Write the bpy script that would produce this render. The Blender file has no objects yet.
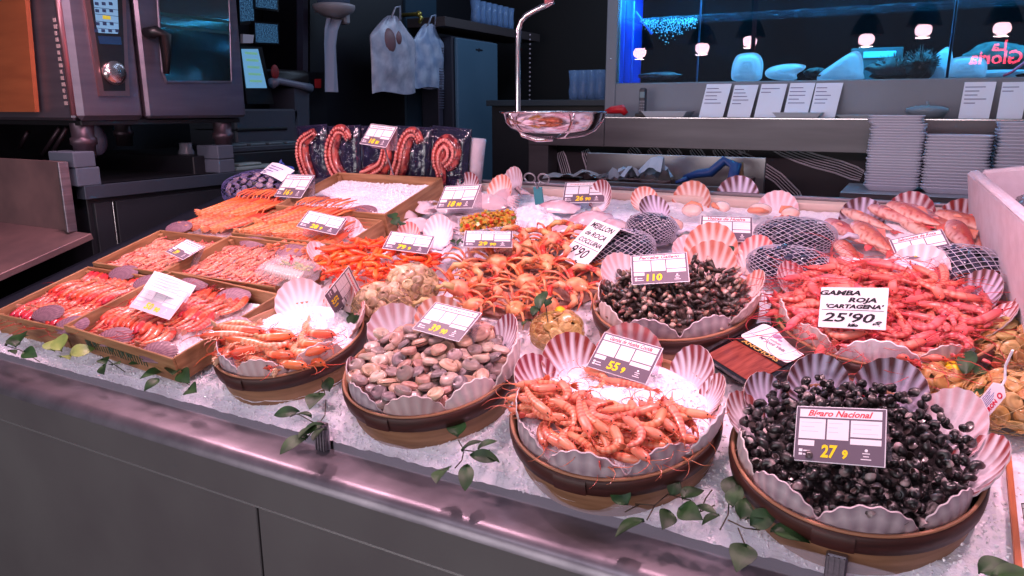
import bpy, math, random
import numpy as np
from mathutils import Vector, Matrix, Euler, Quaternion

# ------------------------------------------------------------------ camera
SC = bpy.context.scene
COL = SC.collection
PI = math.pi
CAM = Vector((0.47106, -1.34363, 1.6))
YAW, PITCH, FPX = math.radians(28.2), math.radians(13.6), 745.0
cd = bpy.data.cameras.new('camera'); cam = bpy.data.objects.new('camera', cd); COL.objects.link(cam)
cam.location = CAM
cam.rotation_euler = (PI/2-PITCH, 0, YAW)
cd.sensor_width = 36; cd.lens = 36*FPX/1024; cd.clip_start = .02; cd.clip_end = 60
SC.camera = cam
SC.view_settings.view_transform = 'Standard'; SC.view_settings.look = 'None'
SC.view_settings.gamma = 1; SC.view_settings.exposure = 0.0
SC.view_settings.use_curve_mapping = False
# ------------------------------------------------------------------ dim market hall around the stall
W = bpy.data.worlds.new('world'); SC.world = W; W.use_nodes = True
bg = W.node_tree.nodes['Background']; bg.inputs[0].default_value = (.36, .36, .50, 1); bg.inputs[1].default_value = .38
LAMP_COL = (1.0, .57, .68)
def area(name, loc, size, power, col, target=None, shape='DISK', sy=None, spread=None):
    l = bpy.data.lights.new(name, 'AREA'); l.shape = shape; l.size = size; l.energy = power; l.color = col
    if sy: l.size_y = sy
    if spread: l.spread = spread
    o = bpy.data.objects.new(name, l); COL.objects.link(o); o.location = loc
    if target is not None:
        o.rotation_euler = (Vector(target)-Vector(loc)).to_track_quat('-Z', 'Y').to_euler()
    return o
# pendant lamps above the display: x, y, z of each shade
LAMPS = [(-2.2, .35, 2.25), (-1.78, .15, 2.10), (-1.23, .15, 2.12), (-.84, .15, 2.16), (.03, .15, 2.14), (.41, .15, 2.19), (.905, .15, 2.18)]
for lx, ly, lz in LAMPS:
    area('lamp_light', (lx, ly, lz-.085), .10, 7.2 if lx < -1 or lx > 0 else 8.6, LAMP_COL, (lx, ly-.02, 0))
# unseen fill lamps, added behind the fishmonger and over the shoppers for brightness
area('aisle_fill_light', (-.6, 2.0, 2.9), 2.4, 9, (.45, .68, 1), (-.6, 2.2, 1), 'RECTANGLE', .12)
area('aisle_fill_light', (-1.7, 3.7, 2.95), 2.2, 13, (.50, .70, 1), (-2.6, 3.6, 1.4), 'RECTANGLE', .2)  # added to brighten the back left of the aisle
area('hall_fill_light', (-.6, -2.6, 3.2), 3.6, 26, (.90, .84, .98), (-.6, -.2, .8), 'RECTANGLE', .8)  # added as frontal light for the ice and counter front
area('front_fill_light', (-1.2, -4.2, 1.3), 5, 95, (.92, .85, .88), (-.6, -.2, .7), 'RECTANGLE', 1.0)  # no real stall lamp: added low down to lift the front panels
# blue tubes in the fish tank are made with the tank

# ------------------------------------------------------------------ geometry of the place
TILT = math.radians(15); Z0 = .92549
DM = Matrix.Translation((0, 0, Z0)) @ Matrix.Rotation(TILT, 4, 'X')        # the sloping display bed
fw = Vector((-math.sin(YAW)*math.cos(PITCH), math.cos(YAW)*math.cos(PITCH), -math.sin(PITCH)))
rt = Vector((math.cos(YAW), math.sin(YAW), 0)); upv = rt.cross(fw)
def ray(px, py): return fw + rt*((px-512)/FPX) - upv*((py-288)/FPX)
def onY(px, py, Y): r = ray(px, py); return CAM + r*((Y-CAM.y)/r.y)
def onX(px, py, X): r = ray(px, py); return CAM + r*((X-CAM.x)/r.x)
def onZ(px, py, Z): r = ray(px, py); return CAM + r*((Z-CAM.z)/r.z)
NB = DM.to_3x3() @ Vector((0, 0, 1))
def bedw(px, py, h=0):
    r = ray(px, py); q = DM @ Vector((0, 0, h)); return CAM + r*(((q-CAM).dot(NB))/r.dot(NB))
DMI = DM.inverted()
def bed(px, py, h=0): return DMI @ bedw(px, py, h)
def at(x, y, z=0, rz=0, rx=0, ry=0, s=1):
    return DM @ Matrix.Translation((x, y, z)) @ Euler((rx, ry, rz)).to_matrix().to_4x4() @ Matrix.Scale(s, 4)
def T(x, y, z, rz=0, rx=0, ry=0, s=1):
    return Matrix.Translation((x, y, z)) @ Euler((rx, ry, rz)).to_matrix().to_4x4() @ Matrix.Scale(s, 4)

def S(r, g, b):
    f = lambda c: (c/255/12.92) if c/255 <= .04045 else ((c/255+.055)/1.055)**2.4
    return (f(r), f(g), f(b), 1)
def mixc(a, b, t): return tuple(a[i]*(1-t)+b[i]*t for i in range(4))

# ------------------------------------------------------------------ materials
MATS = {}
def mat(name, col=None, rough=.5, metal=0, col2=None, nscale=20, rnd=0, rhue=0, bump=0, bscale=60, vcol=False, coat=0, sss=0,
        trans=0, alpha=1, emit=None, estr=0, ior=1.45, spec=.5, sssr=(1, .4, .3), nlo=.35, nhi=.65, stretch=None):
    if name in MATS: return MATS[name]
    m = bpy.data.materials.new(name); m.use_nodes = True; nt = m.node_tree; N = nt.nodes; L = nt.links
    b = N['Principled BSDF']; b.inputs['Roughness'].default_value = rough; b.inputs['Metallic'].default_value = metal
    b.inputs['Coat Weight'].default_value = coat; b.inputs['Coat Roughness'].default_value = .12
    b.inputs['Subsurface Weight'].default_value = sss
    if sss: b.inputs['Subsurface Radius'].default_value = sssr; b.inputs['Subsurface Scale'].default_value = .008
    b.inputs['Transmission Weight'].default_value = trans; b.inputs['IOR'].default_value = ior
    b.inputs['Alpha'].default_value = alpha; b.inputs['Specular IOR Level'].default_value = spec
    if emit: b.inputs['Emission Color'].default_value = emit; b.inputs['Emission Strength'].default_value = estr
    src = None
    tc = N.new('ShaderNodeTexCoord')
    vec = tc.outputs['Object']
    if stretch:
        mp = N.new('ShaderNodeMapping'); mp.inputs['Scale'].default_value = stretch
        L.new(vec, mp.inputs[0]); vec = mp.outputs[0]
    if rnd or rhue:
        oi = N.new('ShaderNodeObjectInfo')
    if vcol:
        a = N.new('ShaderNodeAttribute'); a.attribute_name = 'Col'; src = a.outputs['Color']
    if col2:
        n = N.new('ShaderNodeTexNoise'); n.inputs['Scale'].default_value = nscale; n.inputs['Detail'].default_value = 4
        if rnd or rhue:
            ad = N.new('ShaderNodeVectorMath'); ad.operation = 'ADD'; cb = N.new('ShaderNodeCombineXYZ')
            mu = N.new('ShaderNodeMath'); mu.operation = 'MULTIPLY'; mu.inputs[1].default_value = 37
            L.new(oi.outputs['Random'], mu.inputs[0]); L.new(mu.outputs[0], cb.inputs[0]); L.new(vec, ad.inputs[0]); L.new(cb.outputs[0], ad.inputs[1])
            L.new(ad.outputs[0], n.inputs['Vector'])
        else: L.new(vec, n.inputs['Vector'])
        r = N.new('ShaderNodeMapRange'); r.inputs['From Min'].default_value = nlo; r.inputs['From Max'].default_value = nhi
        L.new(n.outputs['Fac'], r.inputs['Value'])
        mx = N.new('ShaderNodeMix'); mx.data_type = 'RGBA'; L.new(r.outputs[0], mx.inputs['Factor'])
        mx.inputs[7].default_value = col2
        if src: L.new(src, mx.inputs[6])
        else: mx.inputs[6].default_value = col
        src = mx.outputs[2]
    if rnd or rhue:
        h = N.new('ShaderNodeHueSaturation')
        mr = N.new('ShaderNodeMapRange'); mr.inputs['To Min'].default_value = 1-rnd; mr.inputs['To Max'].default_value = 1+rnd*.7
        L.new(oi.outputs['Random'], mr.inputs['Value']); L.new(mr.outputs[0], h.inputs['Value'])
        if rhue:
            m2 = N.new('ShaderNodeMapRange'); m2.inputs['To Min'].default_value = .5-rhue; m2.inputs['To Max'].default_value = .5+rhue
            fr = N.new('ShaderNodeMath'); fr.operation = 'FRACT'; mm = N.new('ShaderNodeMath'); mm.operation = 'MULTIPLY'; mm.inputs[1].default_value = 7.3
            L.new(oi.outputs['Random'], mm.inputs[0]); L.new(mm.outputs[0], fr.inputs[0]); L.new(fr.outputs[0], m2.inputs['Value']); L.new(m2.outputs[0], h.inputs['Hue'])
        if src: L.new(src, h.inputs['Color'])
        else: h.inputs['Color'].default_value = col
        src = h.outputs[0]
    if src: L.new(src, b.inputs['Base Color'])
    else: b.inputs['Base Color'].default_value = col
    if bump:
        n = N.new('ShaderNodeTexNoise'); n.inputs['Scale'].default_value = bscale; n.inputs['Detail'].default_value = 3
        L.new(vec, n.inputs['Vector'])
        bp = N.new('ShaderNodeBump'); bp.inputs['Strength'].default_value = bump; bp.inputs['Distance'].default_value = .004
        L.new(n.outputs['Fac'], bp.inputs['Height']); L.new(bp.outputs[0], b.inputs['Normal'])
    MATS[name] = m; return m

# ------------------------------------------------------------------ mesh builder
class MB:
    def __init__(s): s.v = []; s.f = []; s.m = []; s.c = []; s.cc = (1, 1, 1, 1); s.mi = 0; s.M = None
    def vert(s, p, c=None):
        p = Vector(p)
        if s.M is not None: p = s.M @ p
        s.v.append(p); s.c.append(c or s.cc); return len(s.v)-1
    def face(s, *i): s.f.append(i); s.m.append(s.mi)
    def quad(s, a, b, c, d):
        i = [s.vert(p) for p in (a, b, c, d)]; s.face(*i)
    def box(s, x0, x1, y0, y1, z0, z1, bv=0):
        if x1 < x0: x0, x1 = x1, x0
        if y1 < y0: y0, y1 = y1, y0
        if z1 < z0: z0, z1 = z1, z0
        bv = min(bv, (x1-x0)*.45, (y1-y0)*.45, (z1-z0)*.45)
        X = (x0, x1); Y = (y0, y1); Z = (z0, z1)
        if bv <= 0:
            k = {(i, j, l): s.vert((X[i], Y[j], Z[l])) for i in (0, 1) for j in (0, 1) for l in (0, 1)}
            for q in (((0,0,0),(0,1,0),(1,1,0),(1,0,0)), ((0,0,1),(1,0,1),(1,1,1),(0,1,1)), ((0,0,0),(1,0,0),(1,0,1),(0,0,1)),
                      ((1,1,0),(0,1,0),(0,1,1),(1,1,1)), ((0,1,0),(0,0,0),(0,0,1),(0,1,1)), ((1,0,0),(1,1,0),(1,1,1),(1,0,1))):
                s.face(*[k[t] for t in q])
            return
        k = {}
        for i in (0, 1):
            for j in (0, 1):
                for l in (0, 1):
                    for ax in range(3):
                        p = [X[i], Y[j], Z[l]]; sg = [1-2*i, 1-2*j, 1-2*l]
                        for a in range(3):
                            if a != ax: p[a] += sg[a]*bv
                        k[i, j, l, ax] = s.vert(p)
        F = lambda *t: s.face(*[k[q] for q in t])
        for ax in range(3):
            o = [a for a in range(3) if a != ax]
            for e in (0, 1):
                seq = [(0, 0), (1, 0), (1, 1), (0, 1)]
                if (e == 0) != (ax == 1): seq = seq[::-1]
                r = []
                for q in seq:
                    t = [0, 0, 0]; t[ax] = e; t[o[0]] = q[0]; t[o[1]] = q[1]; r.append((*t, ax))
                F(*r)
            for p in (0, 1):                       # edges running along ax
                for q in (0, 1):
                    a0 = [0]*3; a1 = [0]*3; a0[ax] = 0; a1[ax] = 1
                    for a in (a0, a1): a[o[0]] = p; a[o[1]] = q
                    F((*a0, o[0]), (*a1, o[0]), (*a1, o[1]), (*a0, o[1]))
        for i in (0, 1):
            for j in (0, 1):
                for l in (0, 1): F((i, j, l, 0), (i, j, l, 1), (i, j, l, 2))
    def tube(s, pts, rad, n=8, flat=1, cap=True, up=(0, 0, 1), cols=None):
        pts = [Vector(p) for p in pts]; N_ = len(pts)
        if not hasattr(rad, '__len__'): rad = [rad]*N_
        rings = []; prev = None
        for i, p in enumerate(pts):
            d = (pts[min(i+1, N_-1)]-pts[max(i-1, 0)])
            d = d.normalized() if d.length > 1e-9 else Vector((1, 0, 0))
            if prev is None:
                u = Vector(up); u = u-d*u.dot(d)
                if u.length < 1e-3: u = Vector((1, 0, 0))-d*d.x
            else: u = prev-d*prev.dot(d)
            if u.length < 1e-6: u = d.orthogonal()
            u.normalize(); prev = u; w = d.cross(u)
            c = cols[i] if cols else None
            rings.append([s.vert(p+u*math.cos(2*PI*k/n)*rad[i]*flat+w*math.sin(2*PI*k/n)*rad[i], c) for k in range(n)])
        for a, b in zip(rings, rings[1:]):
            for k in range(n): s.face(a[k], a[(k+1) % n], b[(k+1) % n], b[k])
        if cap: s.face(*rings[0][::-1]); s.face(*rings[-1])
    def lathe(s, prof, n=32, a0=0, a1=2*PI, cols=None):
        full = abs(a1-a0-2*PI) < 1e-6; m = n if full else n+1; R = []
        for i, (r, z) in enumerate(prof):
            R.append([s.vert((r*math.cos(a0+(a1-a0)*k/n), r*math.sin(a0+(a1-a0)*k/n), z), cols[i] if cols else None) for k in range(m)])
        for a, b in zip(R, R[1:]):
            for k in range(n):
                k2 = (k+1) % m; s.face(a[k], a[k2], b[k2], b[k])
    def grid(s, fn, nu, nv, cu=False, flip=False):
        R = [[None]*(nv+1) for _ in range(nu+1)]
        for i in range(nu+1):
            for j in range(nv+1):
                if cu and i == nu: R[i][j] = R[0][j]; continue
                r = fn(i/nu, j/nv); p, c = r if isinstance(r, tuple) and len(r) == 2 and hasattr(r[0], '__len__') else (r, None)
                R[i][j] = s.vert(p, c)
        for i in range(nu):
            for j in range(nv):
                q = (R[i][j], R[i+1][j], R[i+1][j+1], R[i][j+1])
                s.face(*(q[::-1] if flip else q))
    def ball(s, c, r, n=10, m=6):
        c = Vector(c); r = Vector(r) if hasattr(r, '__len__') else Vector((r, r, r))
        s.grid(lambda u, v: c+Vector((r.x*math.cos(2*PI*u)*math.sin(PI*v), r.y*math.sin(2*PI*u)*math.sin(PI*v), -r.z*math.cos(PI*v))), n, m, cu=True)
    def disc(s, c, r, n=20):
        c = Vector(c); s.face(*[s.vert(c+Vector((r*math.cos(2*PI*k/n), r*math.sin(2*PI*k/n), 0))) for k in range(n)])
    def prism(s, poly, z0, z1):
        a = [s.vert((x, y, z0)) for x, y in poly]; b = [s.vert((x, y, z1)) for x, y in poly]; n = len(poly)
        s.face(*a[::-1]); s.face(*b)
        for k in range(n): s.face(a[k], a[(k+1) % n], b[(k+1) % n], b[k])
    def mesh(s, name, mats, smooth=True):
        me = bpy.data.meshes.new(name)
        me.from_pydata([tuple(p) for p in s.v], [], s.f)
        for m in (mats if isinstance(mats, (list, tuple)) else [mats]): me.materials.append(m)
        me.polygons.foreach_set('material_index', s.m)
        me.polygons.foreach_set('use_smooth', [bool(smooth)]*len(s.f))
        if any(c != (1, 1, 1, 1) for c in s.c):
            ca = me.color_attributes.new('Col', 'FLOAT_COLOR', 'POINT')
            ca.data.foreach_set('color', [x for c in s.c for x in c])
        me.update()
        return me
    def build(s, name, mats, parent=None, smooth=False, link=True, M=None, angle=None):
        o = bpy.data.objects.new(name, s.mesh(name, mats, smooth))
        if angle:
            try: o.data.set_sharp_from_angle(angle=math.radians(angle))
            except Exception: pass
        if parent is not None: o.parent = parent; KIDS.setdefault(parent, []).append(o)
        if M is not None: o.matrix_local = M if parent is None else M
        if link: COL.objects.link(o)
        return o
KIDS = {}
def tag(o, label, cat, group=None, kind=None):
    o['label'] = label; o['category'] = cat
    if group: o['group'] = group
    if kind: o['kind'] = kind
    return o
def struct(o): o['kind'] = 'structure'; return o
def empty(name, M=None, link=True):
    o = bpy.data.objects.new(name, None); o.empty_display_size = .02
    if M is not None: o.matrix_world = M
    if link: COL.objects.link(o)
    return o
PROTOS = []
def proto(o): PROTOS.append(o); return o
def inst(p, M, label, cat, group=None, kids=True):
    """copy of a thing with copies of its parts and sub-parts"""
    r = p.copy(); COL.objects.link(r); r.matrix_world = M; tag(r, label, cat, group)
    if kids:
        for ch in KIDS.get(p, ()):
            c = ch.copy(); COL.objects.link(c); c.parent = r
            for g in KIDS.get(ch, ()):
                d = g.copy(); COL.objects.link(d); d.parent = c
    return r

# piling: drops things made of a few spheres one by one onto a floor and onto each other
def pile(seed, n, protos, inside, floor, tries=14, tilt=.35, yaw=None, extent=None, pack=.93):
    rng = np.random.RandomState(seed); P = np.zeros((0, 4)); out = []
    x0, x1, y0, y1 = extent
    for i in range(n):
        best = None
        k = rng.randint(len(protos)); sp = np.array(protos[k][1])
        for t in range(tries):
            for _ in range(30):
                x, y = rng.uniform(x0, x1), rng.uniform(y0, y1)
                if inside(x, y): break
            yw = rng.uniform(0, 2*PI) if yaw is None else yaw(x, y, rng)
            e = Euler((rng.uniform(-tilt, tilt), rng.uniform(-tilt, tilt), yw)); R = np.array(e.to_matrix())
            q = sp[:, :3] @ R.T; q[:, 0] += x; q[:, 1] += y
            z = max(floor(a, b)+r-c for (a, b, c), r in zip(q, sp[:, 3]))
            if len(P):
                for (a, b, c), r in zip(q, sp[:, 3]):
                    d2 = (P[:, 0]-a)**2+(P[:, 1]-b)**2; rr = (P[:, 3]+r)**2-d2; ok = rr > 0
                    if ok.any(): z = max(z, (P[ok, 2]+np.sqrt(rr[ok])).max()-c)
            sc = z-.6*floor(x, y)
            if best is None or sc < best[0]: best = (sc, x, y, z, e, q)
        _, x, y, z, e, q = best
        q = q.copy(); q[:, 2] += z
        P = np.vstack([P, np.hstack([q, sp[:, 3:4]*pack])])
        out.append((k, Matrix.Translation((x, y, z)) @ e.to_matrix().to_4x4()))
    return out

def text_mesh(name, body, size, m, parent, M, shear=0, bold=0, width=None, link=True, align='CENTER'):
    c = bpy.data.curves.new(name, 'FONT'); c.body = body; c.size = size; c.align_x = align; c.align_y = 'CENTER'
    c.shear = shear; c.offset = bold; c.resolution_u = 2
    o = bpy.data.objects.new(name, c); COL.objects.link(o)
    dg = bpy.context.evaluated_depsgraph_get(); me = bpy.data.meshes.new_from_object(o.evaluated_get(dg))
    bpy.data.objects.remove(o); bpy.data.curves.remove(c)
    me.name = name; me.materials.clear(); me.materials.append(m)
    if width and len(me.vertices):
        xs = [v.co.x for v in me.vertices]; w = max(xs)-min(xs); k = width/w; x0 = (max(xs)+min(xs))/2
        for v in me.vertices: v.co.x = (v.co.x-x0)*k
    o = bpy.data.objects.new(name, me)
    if link: COL.objects.link(o)
    if parent is not None: o.parent = parent; KIDS.setdefault(parent, []).append(o)
    o.matrix_local = M
    return o
# ================================================================== THE SETTING
STEEL = mat('brushed_steel', S(150, 142, 150), .42, .9, S(126, 118, 128), 3, stretch=(1, 1, 30), bump=.03)
STEEL_D = mat('dark_brushed_steel', S(112, 108, 108), .5, .4, S(100, 94, 96), 2)
STEEL_B = mat('smudged_brown_steel', S(140, 108, 108), .5, .5, S(112, 88, 90), 5, bump=.04)
BLACK = mat('black_plastic', S(16, 16, 20), .4)
NAVY = mat('dark_navy_paint', S(22, 26, 38), .5)
GREYP = mat('grey_painted_panel', S(120, 124, 130), .5, 0, S(110, 114, 120), 2)
ICE = mat('crushed_ice', S(248, 244, 252), .25, 0, S(232, 228, 242), 55, bump=.55, bscale=160, sss=.25, sssr=(1, .9, 1))
ICECH = mat('ice_chips', S(250, 246, 252), .12, 0, spec=.7)
WOODC = mat('pale_crate_wood', S(170, 124, 88), .6, 0, S(138, 94, 62), 8, stretch=(1, 1, 9), bump=.1)
FOAM = mat('white_foam', S(206, 192, 202), .7, 0, S(196, 180, 190), 30, bump=.15, bscale=220)
WHITE = mat('white_plastic', S(236, 234, 240), .35)
PAPER = mat('white_paper', S(230, 228, 236), .7)

b = MB(); b.box(-6, 6, -6, 8, -.1, 0)
struct(b.build('floor', mat('dark_wet_floor', S(36, 34, 38), .35)))
b = MB(); b.box(-6, 6, 5.2, 5.3, 0, 3.4)
struct(b.build('wall_back', mat('black_wall', S(12, 12, 16), .7)))
b = MB(); b.box(-3.5, -3.4, -1.5, 5.2, 0, 3.4)
struct(b.build('wall_left', mat('navy_wall', S(18, 20, 30), .7)))

# ---- the display counter
cr = empty('display_counter'); tag(cr, 'long steel fish counter with sloping display bed, full width of the stall', 'counter')
X0, X1 = -2.10, 1.35
b = MB()
prof = [(-.17, -.075), (-.225, -.078), (-.262, -.078), (-.278, -.083), (-.287, -.094), (-.290, -.108)]    # y, z above Z0: the rolled front lip
def lipz(y): return Z0+y
rows = [[b.vert((x, y, Z0+z)) for (y, z) in prof] for x in np.linspace(X0-.28, X1, 40)]
for r0, r1 in zip(rows, rows[1:]):
    for k in range(len(prof)-1): b.face(r0[k], r0[k+1], r1[k+1], r1[k])
b.build('rolled_front_lip', mat('lip_steel', S(138, 130, 138), .36, .7, S(108, 102, 110), 9, bump=.03), cr, True)
b = MB(); b.box(X0-.28, X1, -.290, -.262, .738, Z0-.107, .001); b.build('front_band', STEEL_D, cr)
b = MB(); b.box(X0-.28, X1, -.291, -.284, .7335, .7385); b.build('bright_edge_strip', mat('bright_edge', S(210, 205, 205), .25, .8), cr)
xs = [X0-.28, -.742, .3, X1]
for xa, xb in zip(xs, xs[1:]):
    b = MB(); b.box(xa+.003, xb-.003, -.288, -.262, .12, .7335, .002); b.build('front_panel', STEEL_D, cr)
b = MB(); b.box(X0-.2, X1-.1, -.24, 1.3, 0, .12); b.build('plinth', BLACK, cr)
b = MB(); b.box(X0, X1, -.20, 1.31, .12, Z0-.09); b.build('cabinet_body', STEEL_D, cr)
b = MB(); b.M = DM                                                   # side and back upstands of the bed
b.box(X0-.006, X0+.004, -.16, 1.37, -.16, .02); b.box(X1-.01, X1, -.16, 1.37, -.16, .05)
b.box(X0, X1, 1.36, 1.375, -.4, .035, .004)
b.build('bed_upstand', STEEL, cr)
b = MB(); b.M = DM; b.box(X0-.27, X0-.008, -.16, 1.2, -.05, -.012, .004); b.build('side_ledge', NAVY, cr)
b = MB(); b.M = DM; b.box(X0-.27, X0-.25, -.2, 1.2, -.75, -.012); b.box(X0-.27, X1, 1.375, 1.39, -.9, .02)
b.build('end_panel', NAVY, cr)
# steel back edge strip of the bed, tan against the aisle
b = MB(); b.M = DM; b.box(-1.1, X1, 1.33, 1.36, -.02, .025, .003); b.build('back_rail', mat('pink_marble_rail', S(214, 190, 180), .4), cr)

# clear splash guard along the front, with clips
g = MB()
GL = mat('clear_acrylic', S(225, 215, 235), .08, alpha=.16, spec=1)
sg = empty('splash_guard'); tag(sg, 'low clear acrylic guard strip along the front edge of the ice', 'guard strip')
for xa, xb in ((X0, -.62), (-.61, .42), (.43, X1)):
    b = MB(); b.box(xa, xb, -.176, -.172, Z0-.076, Z0-.022, .001); b.build('acrylic_panel', GL, sg)
for xc in (-.64, .43):
    b = MB(); b.box(xc-.016, xc+.016, -.184, -.168, Z0-.078, Z0-.012, .003)
    for k in range(4): b.box(xc-.014+k*.008, xc-.011+k*.008, -.187, -.184, Z0-.076, Z0-.014)
    b.build('clip', STEEL, sg)

# ---- bed of crushed ice
rng = np.random.RandomState(4)
from mathutils import noise as mn
def icez(x, y):
    z = .006*mn.noise(Vector((x*9, y*9, 0)))+.004*mn.noise(Vector((x*30, y*30, 3)))
    if y < -.06: z -= .022*min(1, (-.10-y)/.06)**1.3 if y < -.10 else 0
    return z
b = MB(); nx, ny = 330, 150
b.grid(lambda u, v: (X0+.006+(X1-X0-.02)*u, -.166+1.49*v, icez(X0+(X1-X0)*u, -.166+1.49*v)+rng.uniform(-.002, .002)), nx, ny)
o = b.build('ice_bed', ICE, None, True); o.matrix_world = DM
tag(o, 'crushed white ice spread over the whole counter bed', 'ice', kind='stuff')
def chips(n, fn, seed, s0=.003, s1=.008):
    r = random.Random(seed); m = MB()
    for _ in range(n):
        x, y, z = fn(r); s = r.uniform(s0, s1)
        pts = [(1, 0, 0), (-1, 0, 0), (0, 1, 0), (0, -1, 0), (0, 0, .7), (0, 0, -.7)]
        R = Euler((r.uniform(0, 6), r.uniform(0, 6), r.uniform(0, 6))).to_matrix()
        i = [m.vert(Vector((x, y, z))+R @ (Vector(p)*s*r.uniform(.5, 1.1))) for p in pts]
        for a, c, d in ((0, 2, 4), (2, 1, 4), (1, 3, 4), (3, 0, 4), (2, 0, 5), (1, 2, 5), (3, 1, 5), (0, 3, 5)): m.face(i[a], i[c], i[d])
    return m
def fchip(r):
    x = r.uniform(-2.0, 1.2); y = r.choice((r.uniform(-.165, .25), r.uniform(-.165, .1), r.uniform(-.1, 1.3)))
    return x, y, icez(x, y)+.001
o = chips(16000, fchip, 2, .002, .006).build('ice_chips', ICECH); o.matrix_world = DM
tag(o, 'loose glittering ice chips on top of the ice bed', 'ice', kind='stuff')

# ================================================================== PRICE CARDS
CARD_D = mat('card_mauve', S(104, 88, 104), .45)
CARD_W = mat('card_white', S(240, 232, 240), .45)
CARD_R = mat('card_red_ink', S(214, 70, 84), .6)
CARD_G = mat('card_grey_ink', S(190, 180, 196), .6)
YEL = mat('card_yellow_chalk', S(250, 215, 20), .6)
INK = mat('black_marker', S(24, 20, 30), .6)
ACR = mat('card_acrylic', S(215, 205, 220), .15, trans=.8, ior=1.2, alpha=.6)
def pose(quad, h, ratio):
    """orientation and size of a card from the four corners TL TR BR BL; it stands h above the bed"""
    q = [np.array(p, float) for p in quad]; c = sum(q)/4; ctr = bedw(c[0], c[1], h); r = (ctr-CAM); zc = r.dot(fw); r.normalize()
    a1 = ((q[1]-q[0])+(q[2]-q[3]))/2; a2 = ((q[0]-q[3])+(q[1]-q[2]))/2
    w = []
    for a in (a1, a2):
        d = (rt*a[0]-upv*a[1])*zc/FPX; w.append(d-r*d.dot(r))
    A, B, cc = w[0].dot(w[0]), w[1].dot(w[1]), -w[0].dot(w[1]); K = A-ratio**2*B
    k1s = (-K+math.sqrt(K*K+4*ratio**2*cc*cc))/2
    k2 = math.sqrt(max(0, (k1s+A)/ratio**2-B)); k1 = math.sqrt(max(k1s, 0))*(1 if cc >= 0 else -1)
    e1 = w[0]+r*k1; e2 = w[1]+r*k2
    X = e1.normalized(); Y = (e2-X*e2.dot(X)).normalized(); Z = X.cross(Y)
    M = Matrix((X, Y, Z)).transposed().to_4x4(); M.translation = ctr
    return M, e1.length, e2.length
def price_card(quad, name, price, small, label, h=.07, lean=.05, logo=True, ratio=1.5, dark=None, namew=.72, leg=True):
    M, w, hh = pose(quad, h, ratio); hh = w/ratio
    t = empty('price_card', M); tag(t, label, 'price card')
    b = MB(); b.box(-w/2, w/2, -hh/2, hh/2, -.0015, 0, .0004); b.build('card_backing', CARD_W, t)
    b = MB(); b.box(-w*.49, w*.49, -hh*.485, hh*.485, 0, .0003); b.build('card_print', dark or CARD_D, t)
    b = MB()
    def cell(x0, x1, y0, y1): b.box(w*x0, w*x1, hh*y0, hh*y1, .0003, .0006)
    cell(-.455, .455, .30, .445); cell(-.455, -.155, -.09, .27); cell(-.135, .105, -.09, .27) ; cell(.125, .455, -.02, .27)
    cell(-.455, -.27, -.22, -.12); cell(.125, .455, -.15, -.05)
    b.build('white_fields', CARD_W, t)
    if logo:
        b = MB(); b.box(-.44*w, -.40*w, -.33*hh, -.28*hh, .0003, .0006); b.box(-.39*w, -.31*w, -.32*hh, -.30*hh, .0003, .0006)
        b.box(-.44*w, -.40*w, -.39*hh, -.35*hh, .0003, .0006); b.box(-.39*w, -.29*w, -.385*hh, -.365*hh, .0003, .0006)
        b.disc((.30*w, -.24*hh, .0006), .018*w, 10)
        for k, (a, c) in enumerate(((.26, .34), (.27, .33), (.245, .355))): b.box(a*w, c*w, (-.30-.05*k)*hh, (-.285-.05*k)*hh, .0003, .0006)
        b.build('printed_logo', CARD_W, t)
    b = MB(); rr = random.Random(len(name)+int(quad[0][0]))
    for x0, x1 in ((-.43, -.18), (-.12, .08), (.15, .43)):
        for yy in (.2, .12, .04): b.box(w*x0, w*(x1-rr.uniform(0, .1)), hh*yy, hh*(yy+.006), .0006, .0007)
    b.build('fine_print', CARD_G, t)
    if name == '~':                                                  # unreadable red handwriting
        b = MB(); x = -.36
        while x < .36:
            l = rr.uniform(.03, .09)
            b.tube([(w*(x+l*k/6), hh*(.37+.028*math.sin(k*2.4+x*40)), .0008) for k in range(7)], hh*.007, 3); x += l+.02
        b.build('product_name', CARD_R, t)
    elif name: text_mesh('product_name', name, hh*.15, CARD_R, t, Matrix.Translation((0, hh*.37, .0008)), .35, .0004, w*namew)
    t1 = text_mesh('price', price, hh*.30, YEL, t, Matrix.Translation((-.10*w, -.31*hh, .0008)), .1, .0010, w*.085*len(price.replace(' ', ''))*1.1)
    if small: text_mesh('cents', small, hh*.2, YEL, t, Matrix.Translation((-.10*w+w*(.05*len(price)+.045+.03*len(small)), -.34*hh, .0008)), .1, .0009, w*.065*len(small))
    if not leg: return t
    b = MB(); b.M = Matrix.Translation((0, hh*.5, -.002)) @ Matrix.Rotation(math.radians(38), 4, 'X')      # folded back leg
    b.box(-w*.49, w*.49, -hh*.95, 0, -.0015, 0, .0005); b.build('back_leg', ACR, t)
    return t
price_card([(796, 405), (885, 409), (884, 467), (791, 460)], 'Bígaro Nacional', '27', '9', 'price card reading Bígaro Nacional, 27 9, on the dark periwinkles', .17)
price_card([(604, 331), (663, 348), (645, 384), (586, 366)], 'Gamba de Huelva Cocida', '55', '9', 'price card reading 55 9 tilted on the ice of the front centre shrimp basket', .125)
price_card([(630, 255), (687, 252), (689, 281), (632, 285)], 'Percebe Gallego', '110', '', 'price card reading Percebe Gallego, 110, on the goose barnacles', .165)
price_card([(436, 302), (481, 312), (459, 342), (411, 328)], '~', '39', '90', 'price card reading 39 90 leaning back above the brown clams', .155)
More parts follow.
